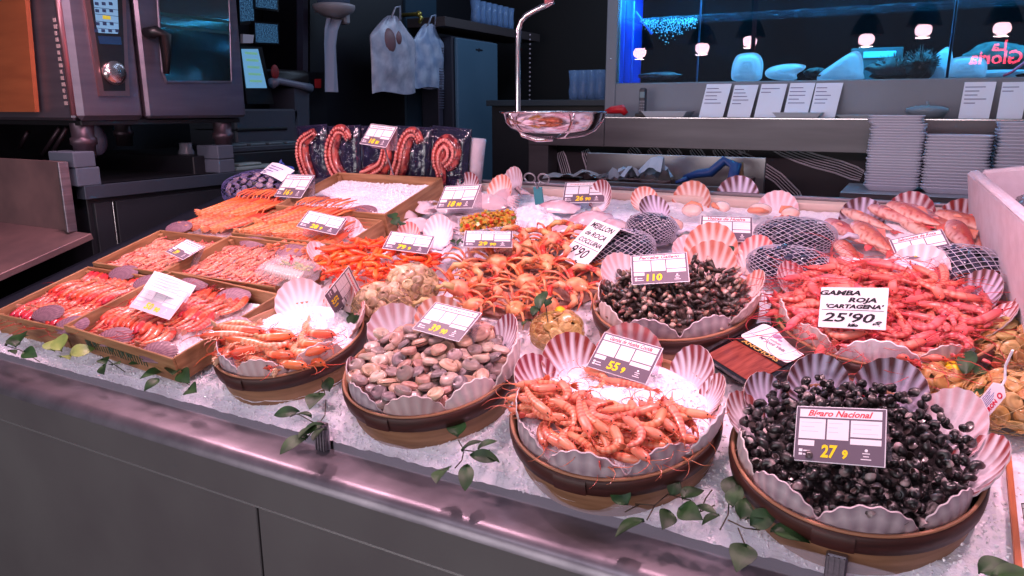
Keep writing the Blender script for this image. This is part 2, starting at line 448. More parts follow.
price_card([(350, 268), (361, 289), (339, 322), (324, 294)], '~', '55', '9', 'sideways tilted price card reading 55 9 beside the netted cockles', .13, leg=False)
price_card([(465, 230), (513, 231), (512, 247), (463, 247)], '~', '29', '90', 'price card reading 29 90 above the cooked crabs', .12)
price_card([(391, 231), (435, 236), (427, 254), (382, 248)], '~', '79', '9', 'price card reading 79 9 behind the bright orange cooked prawns', .14)
price_card([(445, 186), (481, 184), (472, 208), (435, 209)], '~', '18', '90', 'price card reading 18 90 on the white cuttlefish', .145)
price_card([(565, 182), (607, 181), (604, 202), (562, 203)], '~', '26', '90', 'price card reading 26 90 on the iced fillets near the scissors', .07)
octo_card = price_card([(371, 124), (397, 126), (386, 148), (359, 143)], '~', '18', '80', 'price card reading 18 80 standing in front of the octopus packs', .31)
b = MB(); b.tube([(0, 0, -.004), (0, -.02, -.06), (0, -.07, -.16)], .003, 6); b.build('stake', STEEL, octo_card)
price_card([(288, 174), (314, 175), (301, 198), (273, 196)], '~', '16', '9', 'price card reading 16 9 beside the netted clams and the ice crate', .135)
price_card([(309, 210), (347, 218), (336, 235), (296, 226)], '~', '28', '9', 'price card reading 28 9 lying on the orange langoustines', .13)
price_card([(188, 239), (204, 246), (184, 260), (164, 251)], '~', '39', '', 'small price card at the corner of the pink shrimp crates', .11, ratio=1.35)
price_card([(150, 280), (190, 292), (169, 320), (129, 306)], '', '50', '90', 'price card reading 50 90 with a paper over its top on the red prawn crate', .125, ratio=1.45, dark=mat('card_light', S(206, 190, 208), .5))
price_card([(700, 216), (753, 216), (752, 243), (700, 239)], 'Vieiras de Huelva', '24', '90', 'price card reading Vieiras de Huelva, 24 90, standing among the scallops', .10)
price_card([(888, 238), (942, 230), (953, 250), (899, 264)], 'Salmonete de Roca', '22', '9', 'price card reading Salmonete de Roca, 22 9, on the red mullet', .13)
price_card([(1020, 502), (1052, 500), (1056, 528), (1025, 532)], '', '9', '', 'white price card cut off by the right edge of the picture', .05)
# paper laid over the top of the 50 90 card
M, w, hh = pose([(155, 272), (196, 284), (186, 303), (143, 287)], .15, 1.9)
o = MB()
o.grid(lambda u, v: ((u-.5)*w, (v-.5)*hh, .004*math.sin(u*5)), 10, 4); o = o.build('paper_note', PAPER, None, True); o.matrix_world = M
tag(o, 'crumpled white paper label laid over the top of the 50 90 price card', 'paper')
b = MB(); rr = random.Random(3)
for k in range(5): b.box(-w*.4, w*rr.uniform(.1, .4), hh*(.3-.15*k), hh*(.3-.15*k+.02), .005, .0056)
b.build('faint_print', CARD_G, o)

def hand_sign(quad, lines, label, h, ratio, tilt=0):
    M, w, hh = pose(quad, h, ratio); hh = w/ratio
    t = empty('handwritten_sign', M); tag(t, label, 'sign')
    b = MB(); b.box(-w/2, w/2, -hh/2, hh/2, -.002, 0, .0005); b.build('sign_board', CARD_W, t)
    for s_, x, y, sz, ww in lines: text_mesh('handwriting', s_, sz*hh, INK, t, Matrix.Translation((x*w, y*hh, .0006)), .25, .0006, ww*w)
    return t, w, hh
t, w, hh = hand_sign([(821, 287), (887, 288), (885, 330), (816, 327)], [('GAMBA', -.2, .36, .16, .62), ('ROJA', .14, .19, .15, .42), ("'CARTAGENA'", .03, .03, .13, .86), ("25'90", -.05, -.25, .30, .78), ('kilo', .03, -.42, .10, .16), ('€', .38, -.38, .17, .14)],
          'white handwritten sign reading Gamba Roja Cartagena 25,90 kilo on the red prawns', .175, 1.6)
b = MB(); b.box(-w*.46, w*.46, -.062*hh, -.05*hh, 0, .0006); b.build('ruled_line', INK, t)
b = MB(); b.M = Matrix.Translation((0, 0, -.003)); b.tube([(0, -hh*.4, 0), (0, -hh*.8, -.05)], .002, 6); b.build('stake', STEEL, t)
t, w, hh = hand_sign([(591, 217), (623, 230), (580, 268), (561, 258)], [('MEJILLON', 0, .38, .16, .82), ('de ROCA', 0, .19, .15, .74), ('COCLUINA', .02, .02, .14, .84), ("9'90", -.04, -.24, .30, .6), ('malla', .0, -.44, .10, .36)],
          'white handwritten sign reading Mejillon de Roca Cocluina 9,90 leaning on the mussel nets', .12, .8)
b = MB(); b.box(-w*.46, w*.46, -.085*hh, -.075*hh, 0, .0006); b.build('ruled_line', INK, t)
b = MB(); b.M = Matrix.Translation((0, hh/2, -.001)) @ Matrix.Rotation(math.radians(-62), 4, 'X'); b.box(-w/2, w/2, 0, hh*.6, -.001, 0); b.build('folded_flap', CARD_W, t)
# ================================================================== OVEN, LEFT SIDE
def bx(name, ms, par, *a, bv=.002, sm=False): b = MB(); b.box(*a, bv); return b.build(name, ms, par, sm)
OX = -2.45
t = empty('combi_oven', Matrix.Translation((OX, .5, 1.55))); tag(t, 'large stainless steel oven with lit control panel and glass door at top left', 'oven')
OV = mat('oven_steel', S(112, 104, 116), .38, .75, S(98, 92, 104), 2, stretch=(1, 1, 12))
c0 = onX(80, 118, OX); c1 = onX(247, 114, OX); y0, y1 = 0, c1.y-.5
yo = c0.y-.5
HZ = .92
bx('body', OV, t, -.95, -.045, yo, y1, 0, HZ, bv=.012)
bx('base_skirt', BLACK, t, -.93, -.03, yo+.02, y1-.02, -.02, 0)
ym = onX(147, 118, OX).y-.5
bx('control_panel', OV, t, -.045, 0, yo, ym-.006, 0, HZ, bv=.02)
# slanted black console with screen and dial, leaning outlines measured on the front plane
def fp(px, py): p = onX(px, py, OX); return (p.y-.5, p.z-1.55)
def xpanel(name, pts, x0, x1, m, par):
    b = MB(); a = [b.vert((x0, *p)) for p in pts]; c = [b.vert((x1, *p)) for p in pts]; n = len(pts)
    b.face(*a[::-1]); b.face(*c)
    for k in range(n): b.face(a[k], a[(k+1) % n], c[(k+1) % n], c[k])
    return b.build(name, m, par)
xpanel('console_bezel', [fp(80, -18), fp(98, 96), fp(128, 96), fp(123, -18)], 0, .012, mat('bezel_copper', S(150, 112, 112), .3, .9), t)
con = xpanel('console', [fp(85, -18), fp(102, 91), fp(123, 91), fp(119, -18)], .012, .016, BLACK, t)
xpanel('touch_screen', [fp(89, -14), fp(94, 27), fp(96, 33), fp(115, 34), fp(116, 30), fp(114, -14)], .016, .018, mat('screen_pale', S(20, 24, 34), .2, emit=S(140, 180, 225), estr=.75), con)
si = mat('screen_icons', S(30, 40, 60), .3, emit=S(30, 50, 90), estr=.4)
b = MB()
for r_, (yy, n) in enumerate(((4, 3), (11, 3), (24, 3), (31, 4))):
    for k in range(n):
        p = fp(94+k*7-(n-3)*2+r_*.5, yy); b.box(.018, .0187, p[0]-.009, p[0]+.007, p[1]-.006, p[1]+.006)
for yy in (7.5, 14, 21, 28):
    p = fp(91, yy); q = fp(115, yy); b.box(.018, .0185, p[0], q[0], p[1]-.001, p[1]+.001)
b.build('screen_icons', si, con)
p = fp(103.5, 17.5); bx('screen_chef_icon', mat('screen_yellow', S(120, 120, 40), .3, emit=S(220, 200, 60), estr=.5), con, .018, .0188, p[0]-.016, p[0]+.018, p[1]-.008, p[1]+.006)
xpanel('status_display', [fp(95, 36), fp(97, 44), fp(119, 45), fp(118, 37)], .016, .018, mat('screen_dim', S(14, 20, 34), .2, emit=S(60, 90, 150), estr=.25), con)
p = fp(111, 73); b = MB(); b.M = Matrix.Translation((.014, p[0], p[1])) @ Matrix.Rotation(PI/2, 4, 'Y')
b.lathe([(.05, 0), (.05, .014), (.044, .024), (.03, .03), (.0001, .032)], 28); b.build('dial', mat('dial_steel', S(190, 176, 176), .22, 1), t, True)
# door
d = bx('door', OV, t, -.045, 0, ym+.006, y1, .005, HZ, bv=.012)
wp = [fp(156, -14), fp(163, 75), fp(166, 82), fp(231, 83), fp(229, -14)]
wp = [fp(156, -20), fp(162, 72), fp(166, 82), fp(231, 82), fp(228, -20)]
xpanel('door_window', wp, 0, .005, mat('oven_glass', S(12, 26, 30), .06, 0, spec=1, coat=1), d)
b = MB()
for i in range(len(wp)):
    a, c = wp[i], wp[(i+1) % len(wp)]; b.tube([(.003, *a), (.003, *c)], .006, 6)
b.build('window_trim', OV, d)
b = MB(); p0, p1 = fp(150, 33), fp(158, 74)
b.tube([(0, p0[0]-.02, p0[1]), (.05, p0[0]-.01, p0[1]), (.055, p0[0]+.03, p0[1]-.01), (.055, p1[0], p1[1])], [.022, .028, .026, .013], 10)
b.build('door_handle', BLACK, d, True)
b = MB()                                             # rack and tray edges faintly behind the glass
for yy in (12, 24):
    a, c = fp(158, yy), fp(228, yy); b.box(.005, .0065, a[0], c[0], a[1]-.012, a[1])
b.build('rack', mat('rack_teal', S(20, 56, 56), .4), d)
# edge profile strips and sticker column on the corner
b = MB(); b.tube([(-.03, yo-.004, .02), (-.03, yo-.004, HZ-.02)], .012, 8); b.build('corner_profile', mat('profile_pink', S(170, 120, 130), .3, .8), t, True)
b = MB()
for k in range(14): b.box(-.085, -.066-.004*(k % 3), yo-.003, yo, .06+k*.024, .075+k*.024)
b.build('spec_sticker', mat('sticker_grey', S(150, 130, 130), .6), t)
# feet and gas pipes under it
for i, (xx, yy) in enumerate(((-.09, yo+.06), (-.85, yo+.06), (-.09, y1-.08), (-.85, y1-.08))):
    b = MB(); b.M = Matrix.Translation((xx, yy, -.15)); b.lathe([(.0, 0), (.04, 0), (.042, .05), (.05, .055), (.05, .08), (.042, .085), (.045, .14)], 18); b.build('foot', mat('foot_steel', S(84, 70, 80), .4, .7), t, True)
# orange board leaning against the oven's side
p0 = onY(35, 112, c0.y-.03); pt = onY(25, 0, c0.y-.03)
a = MB(); xs_ = (-3.38, p0.x); zz = (p0.z, pt.z+.35)
k = (pt.x-p0.x)/(pt.z-p0.z)
V = [(-3.38, 0, zz[0]), (p0.x, 0, zz[0]), (p0.x+k*(zz[1]-zz[0]), 0, zz[1]), (-3.38, 0, zz[1])]
i0 = [a.vert((x, c0.y-.03, z)) for x, y, z in V]; i1 = [a.vert((x, c0.y-.012, z)) for x, y, z in V]
a.face(*i0); a.face(*i1[::-1])
for q in range(4): a.face(i0[q], i1[q], i1[(q+1) % 4], i0[(q+1) % 4])
o = a.build('wooden_board', mat('orange_brown_board', S(150, 80, 48), .5, 0, S(136, 70, 42), 4, stretch=(1, 1, 6)))
tag(o, 'tall orange-brown board standing against the side of the oven', 'board')

# stand under the oven: bar, cabinet and foam blocks
st = empty('oven_stand', Matrix.Translation((OX, .5, 0))); tag(st, 'dark steel stand and cabinet carrying the oven', 'stand')
BAR = mat('blue_grey_steel', S(62, 70, 82), .45, .5)
b0, b1 = onX(76, 201, OX), onX(76, 187, OX)
bx('front_rail', BAR, st, -.06, 0, c0.y-.52, y1+.05, b0.z, b1.z)
CAB = mat('black_cabinet', S(24, 26, 32), .45)
bx('cabinet', CAB, st, -.9, -.03, c0.y-.5, y1+.04, .1, b0.z)
yd = onX(117, 215, OX).y-.5
bx('cabinet_door', mat('cabinet_door', S(34, 36, 42), .4), st, -.03, -.012, c0.y-.48, yd-.01, .3, b0.z-.02); bx('cabinet_door', mat('cabinet_door'), st, -.03, -.012, yd+.01, y1, .3, b0.z-.02)
bx('door_edge', mat('bright_edge'), st, -.012, -.008, yd-.008, yd-.004, .3, b0.z-.02)
bx('deck', CAB, st, -.95, -.02, c0.y-.5, y1+.04, b1.z-.02, b1.z)
BLK = mat('grey_block', S(70, 78, 92), .7)
zb = b1.z
for (py0, py1_, pxa, pxb, lab) in ((168, 187, 79, 103, 'lower grey block under the near oven foot'), (152, 168, 78, 100, 'upper grey block under the near oven foot')):
    ya, yb = onX(pxa, 187, OX).y, onX(pxb, 187, OX).y; za, zc = onX(80, py1_, OX).z, onX(80, py0, OX).z
    b = MB(); b.box(OX-.17, OX-.004, ya, yb, za, zc, .004); o = b.build('support_block', BLK); tag(o, lab, 'block')
ya, yb = onX(220, 170, OX).y, onX(236, 170, OX).y
for k, lab in ((0, 'lower grey block under the far oven foot'), (1, 'upper grey block under the far oven foot')):
    z_ = zb+k*.066; b = MB(); b.box(OX-.15, OX-.004, ya, yb, z_, z_+.064, .004); o = b.build('support_block', BLK); tag(o, lab, 'block')
b = MB(); b.box(OX-.2, OX-.02, yb+.02, yb+.3, zb, zb+.02, .006); b.box(OX-.16, OX-.03, yb+.05, yb+.2, zb+.02, zb+.035, .006)
o = b.build('folded_cloth', mat('pale_green_cloth', S(110, 130, 130), .8)); tag(o, 'pale folded cloth lying beside the far grey blocks', 'cloth')
# clear jar under the oven
p = onX(186, 150, OX-.3); b = MB(); b.M = Matrix.Translation((p.x, p.y, zb)); b.lathe([(0, 0), (.036, 0), (.038, .09), (.03, .11), (.03, .135), (.0, .135)], 20)
o = b.build('jar', mat('cloudy_jar', S(120, 126, 140), .3, alpha=.8), None, True); tag(o, 'cloudy plastic jar standing under the oven', 'jar')
# brown steel table in the corner left of the counter
t = empty('side_table', Matrix.Translation((-2.9, .2, 0))); tag(t, 'brown smudged steel table with upright splash back left of the counter', 'table')
py = c0.y-.06
pa, pb = onY(74, 162, py), onY(76, 231, py)
b = MB(); b.box(-.49, pb.x+2.9, py-.2-.006, py-.2+.006, pb.z-.02, pa.z, .002); b.build('splash_back', STEEL_B, t)
b = MB(); b.M = Matrix.Translation((0, py-.206, pb.z)) @ Matrix.Rotation(TILT, 4, 'X'); b.box(-.49, .53, -1.5, 0, -.025, 0, .002); b.build('table_top', STEEL_B, t)
bx('table_body', CAB, t, -.48, pb.x+2.9-.01, py-1.5, py-.23, .05, pb.z-.46)
bx('splash_back_side', STEEL, t, pb.x+2.9, pb.x+2.9+.012, py-.24, py-.2, pb.z, pa.z)
# pipes and clutter under the oven at the far left
for (x0_, y0_, x1_, y1_, lab) in ((43, 155, 60, 128, 'left one of two slanting pipes beneath the oven'), (51, 156, 67, 128, 'right one of two slanting pipes beneath the oven'), (20, 148, 28, 132, 'short dull pipe at the far left beneath the oven')):
    b = MB(); b.tube([onY(x0_, y0_, c0.y+.25), onY(x1_, y1_, c0.y+.25)], .011, 8)
    o = b.build('gas_pipe', mat('dull_pipe', S(70, 52, 62), .4, .6), None, True); tag(o, lab, 'pipe')
b = MB(); p = onY(97, 140, c0.y+.3); b.ball(p, (.05, .04, .07), 12, 8); b.ball(p+Vector((-.01, 0, .07)), (.028, .028, .04), 10, 6)
o = b.build('plastic_bag', mat('cloudy_bag', S(92, 88, 110), .4), None, True); tag(o, 'crumpled cloudy plastic bag under the oven behind its near foot', 'bag')

# ================================================================== REGISTER AND SCREENS
SCR = mat('cctv_screen', S(10, 20, 40), .2, 0, emit=S(30, 90, 170), estr=.55)
def xplane(name, x, pa, pb, pc, pd, m, par, th=.02):
    """slab on a plane facing the aisle from four picture corners"""
    b = MB(); q = [onX(*p, x) for p in (pa, pb, pc, pd)]
    i = [b.vert(v) for v in q]; j = [b.vert(v-Vector((th, 0, 0))) for v in q]
    b.face(*i[::-1]); b.face(*j)
    for k in range(4): b.face(i[k], i[(k+1) % 4], j[(k+1) % 4], j[k])
    return b.build(name, m, par)
def cctv(x, qs, lab, sc):
    t = empty('monitor'); tag(t, lab, 'screen')
    xplane('bezel', x, *qs, BLACK, t, .04)
    c = [sum(q[0] for q in qs)/4, sum(q[1] for q in qs)/4]
    qq = [(c[0]+(q[0]-c[0])*.88, c[1]+(q[1]-c[1])*.84) for q in qs]
    m = mat('cctv_picture', S(10, 20, 40), .2); nt = m.node_tree
    if 'cct' not in m:
        m['cct'] = 1; n = nt.nodes.new('ShaderNodeTexNoise'); n.inputs['Scale'].default_value = 22; r = nt.nodes.new('ShaderNodeValToRGB')
        r.color_ramp.elements[0].color = S(10, 30, 70); r.color_ramp.elements[1].color = S(90, 150, 200); r.color_ramp.elements[0].position = .4; r.color_ramp.elements[1].position = .65
        b_ = nt.nodes['Principled BSDF']; nt.links.new(n.outputs['Fac'], r.inputs[0]); nt.links.new(r.outputs[0], b_.inputs['Emission Color']); b_.inputs['Emission Strength'].default_value = .5
    xplane('picture', x+.004, *qq, m, t, .004)
XW = -3.0
cctv(XW, [(254, -20), (278, -16), (279, 12), (255, 9)], 'small blue monitor at the very top above the register', 1)
cctv(XW, [(254, 21), (279, 23), (280, 45), (255, 44)], 'small blue monitor lit below another, above the register', 1)
cctv(XW-.02, [(238, -20), (254, -19), (255, 24), (240, 25)], 'tall blue monitor half hidden behind the oven edge', 1)
o = xplane('wall_label', XW, (243, 34), (254, 35), (253, 43), (243, 43), PAPER, None); tag(o, 'small white label stuck beside the blue monitors', 'label')
t = empty('cash_register', Matrix()); tag(t, 'black cash register with bright pale blue touch screen and keys behind the oven', 'register')
XR = -2.75
xplane('screen_frame', XR, (240, 46), (262, 47), (274, 104), (247, 104), BLACK, t, .05)
xplane('touch_screen', XR+.006, (242, 49), (258, 49), (267, 88), (247, 88), mat('pos_screen', S(60, 80, 100), .3, emit=S(110, 170, 215), estr=.75), t, .01)
b = MB()
for k in range(5):
    q = onX(245+k*1.2, 54+k*7, XR+.008); b.box(q.x, q.x+.002, q.y, q.y+.085, q.z, q.z+.012)
b.build('screen_buttons', mat('pos_buttons', S(120, 170, 160), .4, emit=S(120, 190, 150), estr=.5), t)
q0, q1 = onX(236, 128, XR+.02), onX(298, 109, XR+.02)
b = MB(); b.box(XR-.35, XR+.02, q0.y, q1.y, q0.z-.1, q1.z, .01); b.build('register_body', mat('register_grey', S(56, 62, 74), .5), t)
b = MB(); b.box(XR-.3, XR+.03, q0.y, q1.y-.1, q0.z-.02, q0.z-.002, .006); b.build('printer_slot', BLACK, t)
q0, q1 = onX(228, 143, XR+.16), onX(300, 131, XR+.16)
b = MB()
b.box(XR-.02, XR+.18, q0.y, q1.y, q0.z-.05, q0.z-.02, .006); b.build('cash_drawer', mat('drawer_dark', S(48, 56, 66), .5), t)
b = MB(); n = 4
for k in range(n):
    ya = q0.y+(q1.y-q0.y)*(k+.1)/n; b.box(XR+.02, XR+.17, ya, ya+(q1.y-q0.y)*.8/n, q0.z-.02, q0.z-.008, .004)
b.build('coin_tray', mat('drawer_tray', S(78, 96, 104), .5), t)
# counter top that carries the register
b = MB(); b.box(-3.38, XR+.2, q0.y-.25, q1.y+.25, .1, q0.z-.052, .004); o = b.build('service_cabinet', CAB); tag(o, 'dark cabinet carrying the cash register', 'cabinet')
# telephone / card reader with red tag, scissors
o = empty('telephone'); tag(o, 'black desk telephone with pale handset beside the register', 'telephone')
q = onX(296, 70, XR); b = MB(); b.box(XR-.2, XR, q.y-.16, q.y+.12, q.z-.09, q.z+.0, .02); b.build('base', BLACK, o, True)
b = MB(); q = onX(285, 84, XR+.03); b.tube([q+Vector((0, -.1, .0)), q+Vector((0, -.05, .015)), q+Vector((0, .12, -.005)), q+Vector((0, .2, -.02))], [.03, .02, .02, .028], 10); b.build('handset', mat('pale_handset', S(104, 110, 128), .4), o, True)
q = onX(275, 72, XR+.04); b = MB(); b.ball(q, (.01, .03, .04), 10, 6); o = b.build('red_pincushion', mat('dim_red', S(120, 30, 36), .6), None, True); tag(o, 'small red object between register screen and telephone', 'clutter')
o = xplane('power_box', XR-.02, (303, 72), (327, 72), (327, 160), (303, 160), mat('black_box', S(10, 12, 20), .4), None, .3); tag(o, 'tall black cabinet box beside the telephone under the paper roll', 'box')
o = xplane('red_sticker', XR-.017, (315, 79), (321, 79), (321, 88), (315, 88), mat('red_sticker', S(170, 36, 40), .5), None, .003); tag(o, 'small red sticker on the black box', 'sticker')
o = xplane('post', XR-.1, (303, -20), (308, -20), (308, 75), (303, 75), mat('post_purple', S(44, 42, 58), .5), None, .05); tag(o, 'thin upright dark post left of the paper dispenser', 'post')
o = xplane('grey_bracket', XR+.02, (294, 88), (309, 88), (310, 160), (297, 160), mat('register_grey'), None, .2); tag(o, 'grey upright bracket below the telephone', 'bracket')

# paper roll dispenser
t = empty('paper_dispenser'); tag(t, 'white round paper roll dispenser on the wall with a strip of paper hanging down', 'dispenser')
q = onX(334, 8, -2.7); PLS = mat('cream_plastic', S(150, 144, 150), .4)
b = MB(); b.M = Matrix.Translation(q); b.lathe([(0, -.055), (.06, -.05), (.115, -.02), (.125, .0), (.125, .015), (.11, .02)], 32); b.build('dish', PLS, t, True)
b = MB(); b.M = Matrix.Translation(q); b.lathe([(.03, .02), (.095, .02), (.095, .2), (.03, .2)], 28); b.build('paper_roll', mat('dim_blue_paper', S(90, 110, 140), .7), t, True)
b = MB(); b.box(q.x-.16, q.x+.0, q.y+.1, q.y+.15, q.z-.08, q.z+.06, .01); b.build('bracket', PLS, t)
b = MB(); pts = [(334, 19), (331, 30), (330, 45), (331, 65), (332, 92)]
for side in (0,):
    P = [onX(x, y, -2.7) for x, y in pts]
    b.grid(lambda u, v: P[min(int(v*4), 3)].lerp(P[min(int(v*4), 3)+1], v*4-min(int(v*4), 3))+Vector((.012*math.sin(u*9+v*3), (u-.5)*.13, 0)), 8, 12)
b.build('paper_strip', mat('paper_tissue', S(150, 150, 168), .8), t, True)
# black cabinet behind the bags
o = xplane('tall_cabinet', -2.95, (310, -20), (403, -28), (406, 190), (310, 190), mat('black_tall', S(12, 14, 24), .5), None, .4); tag(o, 'tall black cabinet wall behind the hanging bags', 'cabinet')
o = xplane('fridge', -2.93, (405, -30), (436, -30), (438, 190), (408, 190), mat('dark_teal_door', S(34, 56, 72), .3), None, .3); o.name = 'glass_door_fridge'; tag(o, 'dark teal fridge door behind the second hanging bag', 'fridge')
# hanging plastic bags
def hbag(name, x, cx, top, bot, wpx, lab, seed, col):
    t = empty(name); tag(t, lab, 'bag')
    c = onX(cx, top, x); d = onX(cx, bot, x); L = c.z-d.z; wy = (onX(cx+wpx/2, bot, x).y-onX(cx-wpx/2, bot, x).y)
    b = MB(); sd = seed*7.7
    def fn(u, v):
        a = 2*PI*u; wd = wy*.5*(.12+.95*min(1, v*3.2)**.8 if v < .31 else 1.0); th = .045*(.4+.6*math.sin(PI*min(1, v*1.05+.03)))
        n = mn.noise(Vector((math.cos(a)*2.2, math.sin(a)*2.2+sd, v*5)))
        f = .016*n+.010*math.sin(a*7+v*9+sd)*(1-v*.6)
        return (c.x+math.sin(a)*(th+f), c.y+math.cos(a)*(wd+f*.4), c.z-L*v+.008*math.sin(a*3+sd)*v)
    b.grid(fn, 48, 22, cu=True); b.build('bag_body', col, t, True)
    b = MB(); b.tube([c+Vector((.03, -.05, -.02)), c+Vector((.045, -.02, .05)), c+Vector((.045, .03, .06)), c+Vector((.03, .05, -.02))], [.012, .01, .01, .012], 8, flat=.4); b.build('knotted_handle', col, t, True)
BG = mat('thin_plastic_bag', S(205, 205, 222), .35, 0, S(160, 164, 186), 14, trans=.15)
hbag('plastic_bag', -2.72, 392, 16, 93, 43, 'white plastic carrier bag hanging on the left, with reddish contents', 1, BG)
b = MB(); q = onX(388, 42, -2.70); b.ball(q+Vector((.0, 0, 0)), (.04, .07, .09), 14, 10); b.ball(q+Vector((.01, .09, .03)), (.03, .035, .05), 12, 8)
o = b.build('bag_contents', mat('brown_contents', S(120, 86, 92), .5), None, True); tag(o, 'brownish lump showing in the left hanging bag', 'bag contents')
hbag('plastic_bag', -2.72, 428, 24, 88, 29, 'smaller bluish plastic bag hanging on a brass hook on the right', 2, mat('thin_plastic_bag_blue', S(185, 198, 222), .35, 0, S(140, 160, 195), 14, trans=.15))
q = onX(419, 14, -2.72); b = MB(); b.tube([q+Vector((-.15, 0, .0)), q+Vector((0, 0, 0)), q+Vector((.02, 0, -.03)), q+Vector((0, 0, -.06))], .014, 8); b.ball(q, .022, 10, 8)
o = b.build('brass_hook', mat('brass', S(150, 140, 70), .3, .8), None, True); tag(o, 'brass wall hook holding the smaller hanging bag', 'hook')
# rod rack / knife strip on the black wall
t = empty('ribbed_strip'); tag(t, 'ribbed grey vertical strip on the wall right of the bags', 'strip')
b = MB()
for k in range(24):
    q = onX(441, 48+k*2.6, -2.7); b.box(q.x, q.x+.008, q.y-.03, q.y+.03, q.z-.004, q.z+.003)
b.build('ribs', mat('ribs_grey', S(110, 116, 140), .4, .4), t)
q = onX(441, 126, -2.7); q1 = onX(441, 88, -2.7); b = MB(); b.box(q.x-.01, q.x-.002, q.y-.02, q.y+.035, q.z, q1.z, .002); b.build('blade', mat('blade_grey', S(88, 88, 108), .35, .6), t)
# blue grey fridge
t = empty('fridge'); tag(t, 'plain blue-grey fridge standing left of the scale', 'fridge')
FR = mat('blue_grey_fridge', S(74, 104, 126), .45, 0, S(66, 96, 118), 1.5)
F0, F1 = onX(457, 36, -2.6), onX(497, 39, -2.6); F1b = onX(498, 100, -2.6)
bx('fridge_body', mat('fridge_side', S(30, 34, 48), .5), t, -2.92, -2.63, F0.y-.02, F1b.y, .1, F0.z, bv=.01)
bx('fridge_door', FR, t, -2.63, -2.6, F0.y, F1b.y, .2, F0.z-.01, bv=.008)
q = onX(479, 50, -2.6); b = MB(); b.M = Matrix.Translation((-2.6, q.y, q.z)) @ Matrix.Rotation(PI/2, 4, 'Y'); b.lathe([(.0, .004), (.012, .004), (.014, 0)], 16); b.box(-.006, .006, -.05, .05, 0, .003, .001)
b.build('badge', NAVY, t)
# high shelf with glasses
s0, s1 = onX(467, 19, -2.6), onX(540, 30, -2.6)
t = empty('bracket_shelf'); tag(t, 'dark brown shelf high on the wall above the fridge', 'shelf')
bx('shelf_board', mat('shelf_brown', S(58, 50, 52), .6), t, -2.95, -2.6, s0.y-.3, s1.y, s0.z-.075, s0.z-.01)
bx('shelf_bracket', BLACK, t, -2.95, -2.9, s0.y, s0.y+.04, s0.z-.3, s0.z-.07)
GLS = mat('blue_glassware', S(130, 165, 210), .15, trans=.5, alpha=.75, ior=1.3)
g = MB(); g.lathe([(.0, 0), (.035, 0), (.04, .05), (.034, .09), (.042, .17), (.04, .17), (.03, .09), (.034, .01)], 18)
gl = g.build('drinking_glass', GLS, None, True, link=False)
pos = ['leftmost', 'second from left', 'third from left', 'fourth from left', 'fifth from left', 'sixth from left', 'rightmost']
for k in range(7):
    p = onX(480+k*5.6, 17+k*.9, -2.62); inst(gl, Matrix.Translation((-2.66, p.y, s0.z-.01)), pos[k]+' of the blue glasses on the high shelf', 'glass', 'glasses on the high shelf')
# thin dotted hanging chain, and far low shelf with cups
t = MB()
p = onX(530, 35, -2.3)
for k in range(30): t.ball(p+Vector((0, 0, -.035*k)), .008, 6, 4)
o = t.build('bead_chain', mat('dim_white', S(150, 140, 150), .5), None, True); tag(o, 'thin beaded chain hanging in the dark behind the scale rod', 'chain')
FY = 3.6
p = onY(590, 100, FY); b = MB(); b.box(onY(503, 100, FY).x, p.x+.5, FY-.25, FY+.1, p.z-.04, p.z-.0, .003); o = b.build('rear_worktop', mat('rear_top', S(40, 52, 62), .4)); tag(o, 'dim worktop in the dark behind the scale', 'worktop')
b = MB(); b.box(onY(503, 100, FY).x+.02, p.x+.5, FY-.2, FY+.1, .1, p.z-.04); o = b.build('rear_cabinet', CAB); tag(o, 'dark cabinet under the rear worktop', 'cabinet')
for k in range(4):
    q = onY(575+k*8.5, 99, FY-.05); inst(gl, Matrix.Translation((q.x, FY-.05, p.z)) @ Matrix.Scale(1.15, 4), pos[k]+' of four pale cups in the dark left of the fish tank', 'cup', 'cups behind the scale')

# ================================================================== HANGING SCALE
t = empty('hanging_scale'); tag(t, 'steel scale pan hanging from a bent steel rod above the counter', 'scale')
SY = 1.0
c = onY(553, 113, SY); zs = (c-CAM).dot(fw); R_ = 53*zs/FPX; CH = mat('polished_steel', S(205, 200, 205), .14, 1)
b = MB(); b.M = Matrix.Translation(c)
b.lathe([(R_, .0), (R_*1.02, .004), (R_*1.0, .006), (R_*.93, 0), (R_*.88, -.03), (R_*.78, -.052), (R_*.6, -.064), (.0001, -.068)], 48)
b.lathe([(.0001, -.0695), (R_*.6, -.0655), (R_*.79, -.0535), (R_*.895, -.031), (R_*.945, -.001), (R_, 0)], 48)
b.build('pan', CH, t, True)
w_ = [(553, 2), (540, 8), (527, 15), (521, 21), (518.5, 30), (518, 50), (518, 80), (518, 110), (518.5, 125), (523, 135), (534, 142), (553, 146)]
def sp(px, py): return onY(px, py, SY)
P = [sp(*q) for q in w_]
P[-1] = c+Vector((0, 0, -.085)); P[-2] = (P[-1]+P[-3])/2+Vector((0, 0, -.01))
b = MB(); b.tube(P, .0095, 10); b.build('rod', CH, t, True)
b = MB(); q = sp(549, 3); b.tube([q, q+Vector((0, 0, .02)), q+Vector((0, 0, .6))], .016, 10); b.build('hanger', mat('pink_hanger', S(190, 120, 130), .35, .3), t, True)
b = MB()
for a in range(5):
    an = a*2*PI/5+.5; b.tube([c+Vector((R_*math.cos(an)*k_, R_*math.sin(an)*k_, z_)) for k_, z_ in ((1.01, .0), (.93, -.03), (.8, -.058), (.6, -.075), (.3, -.082), (0, -.084))], .0028, 6)
b.build('cradle_wire', CH, t, True)
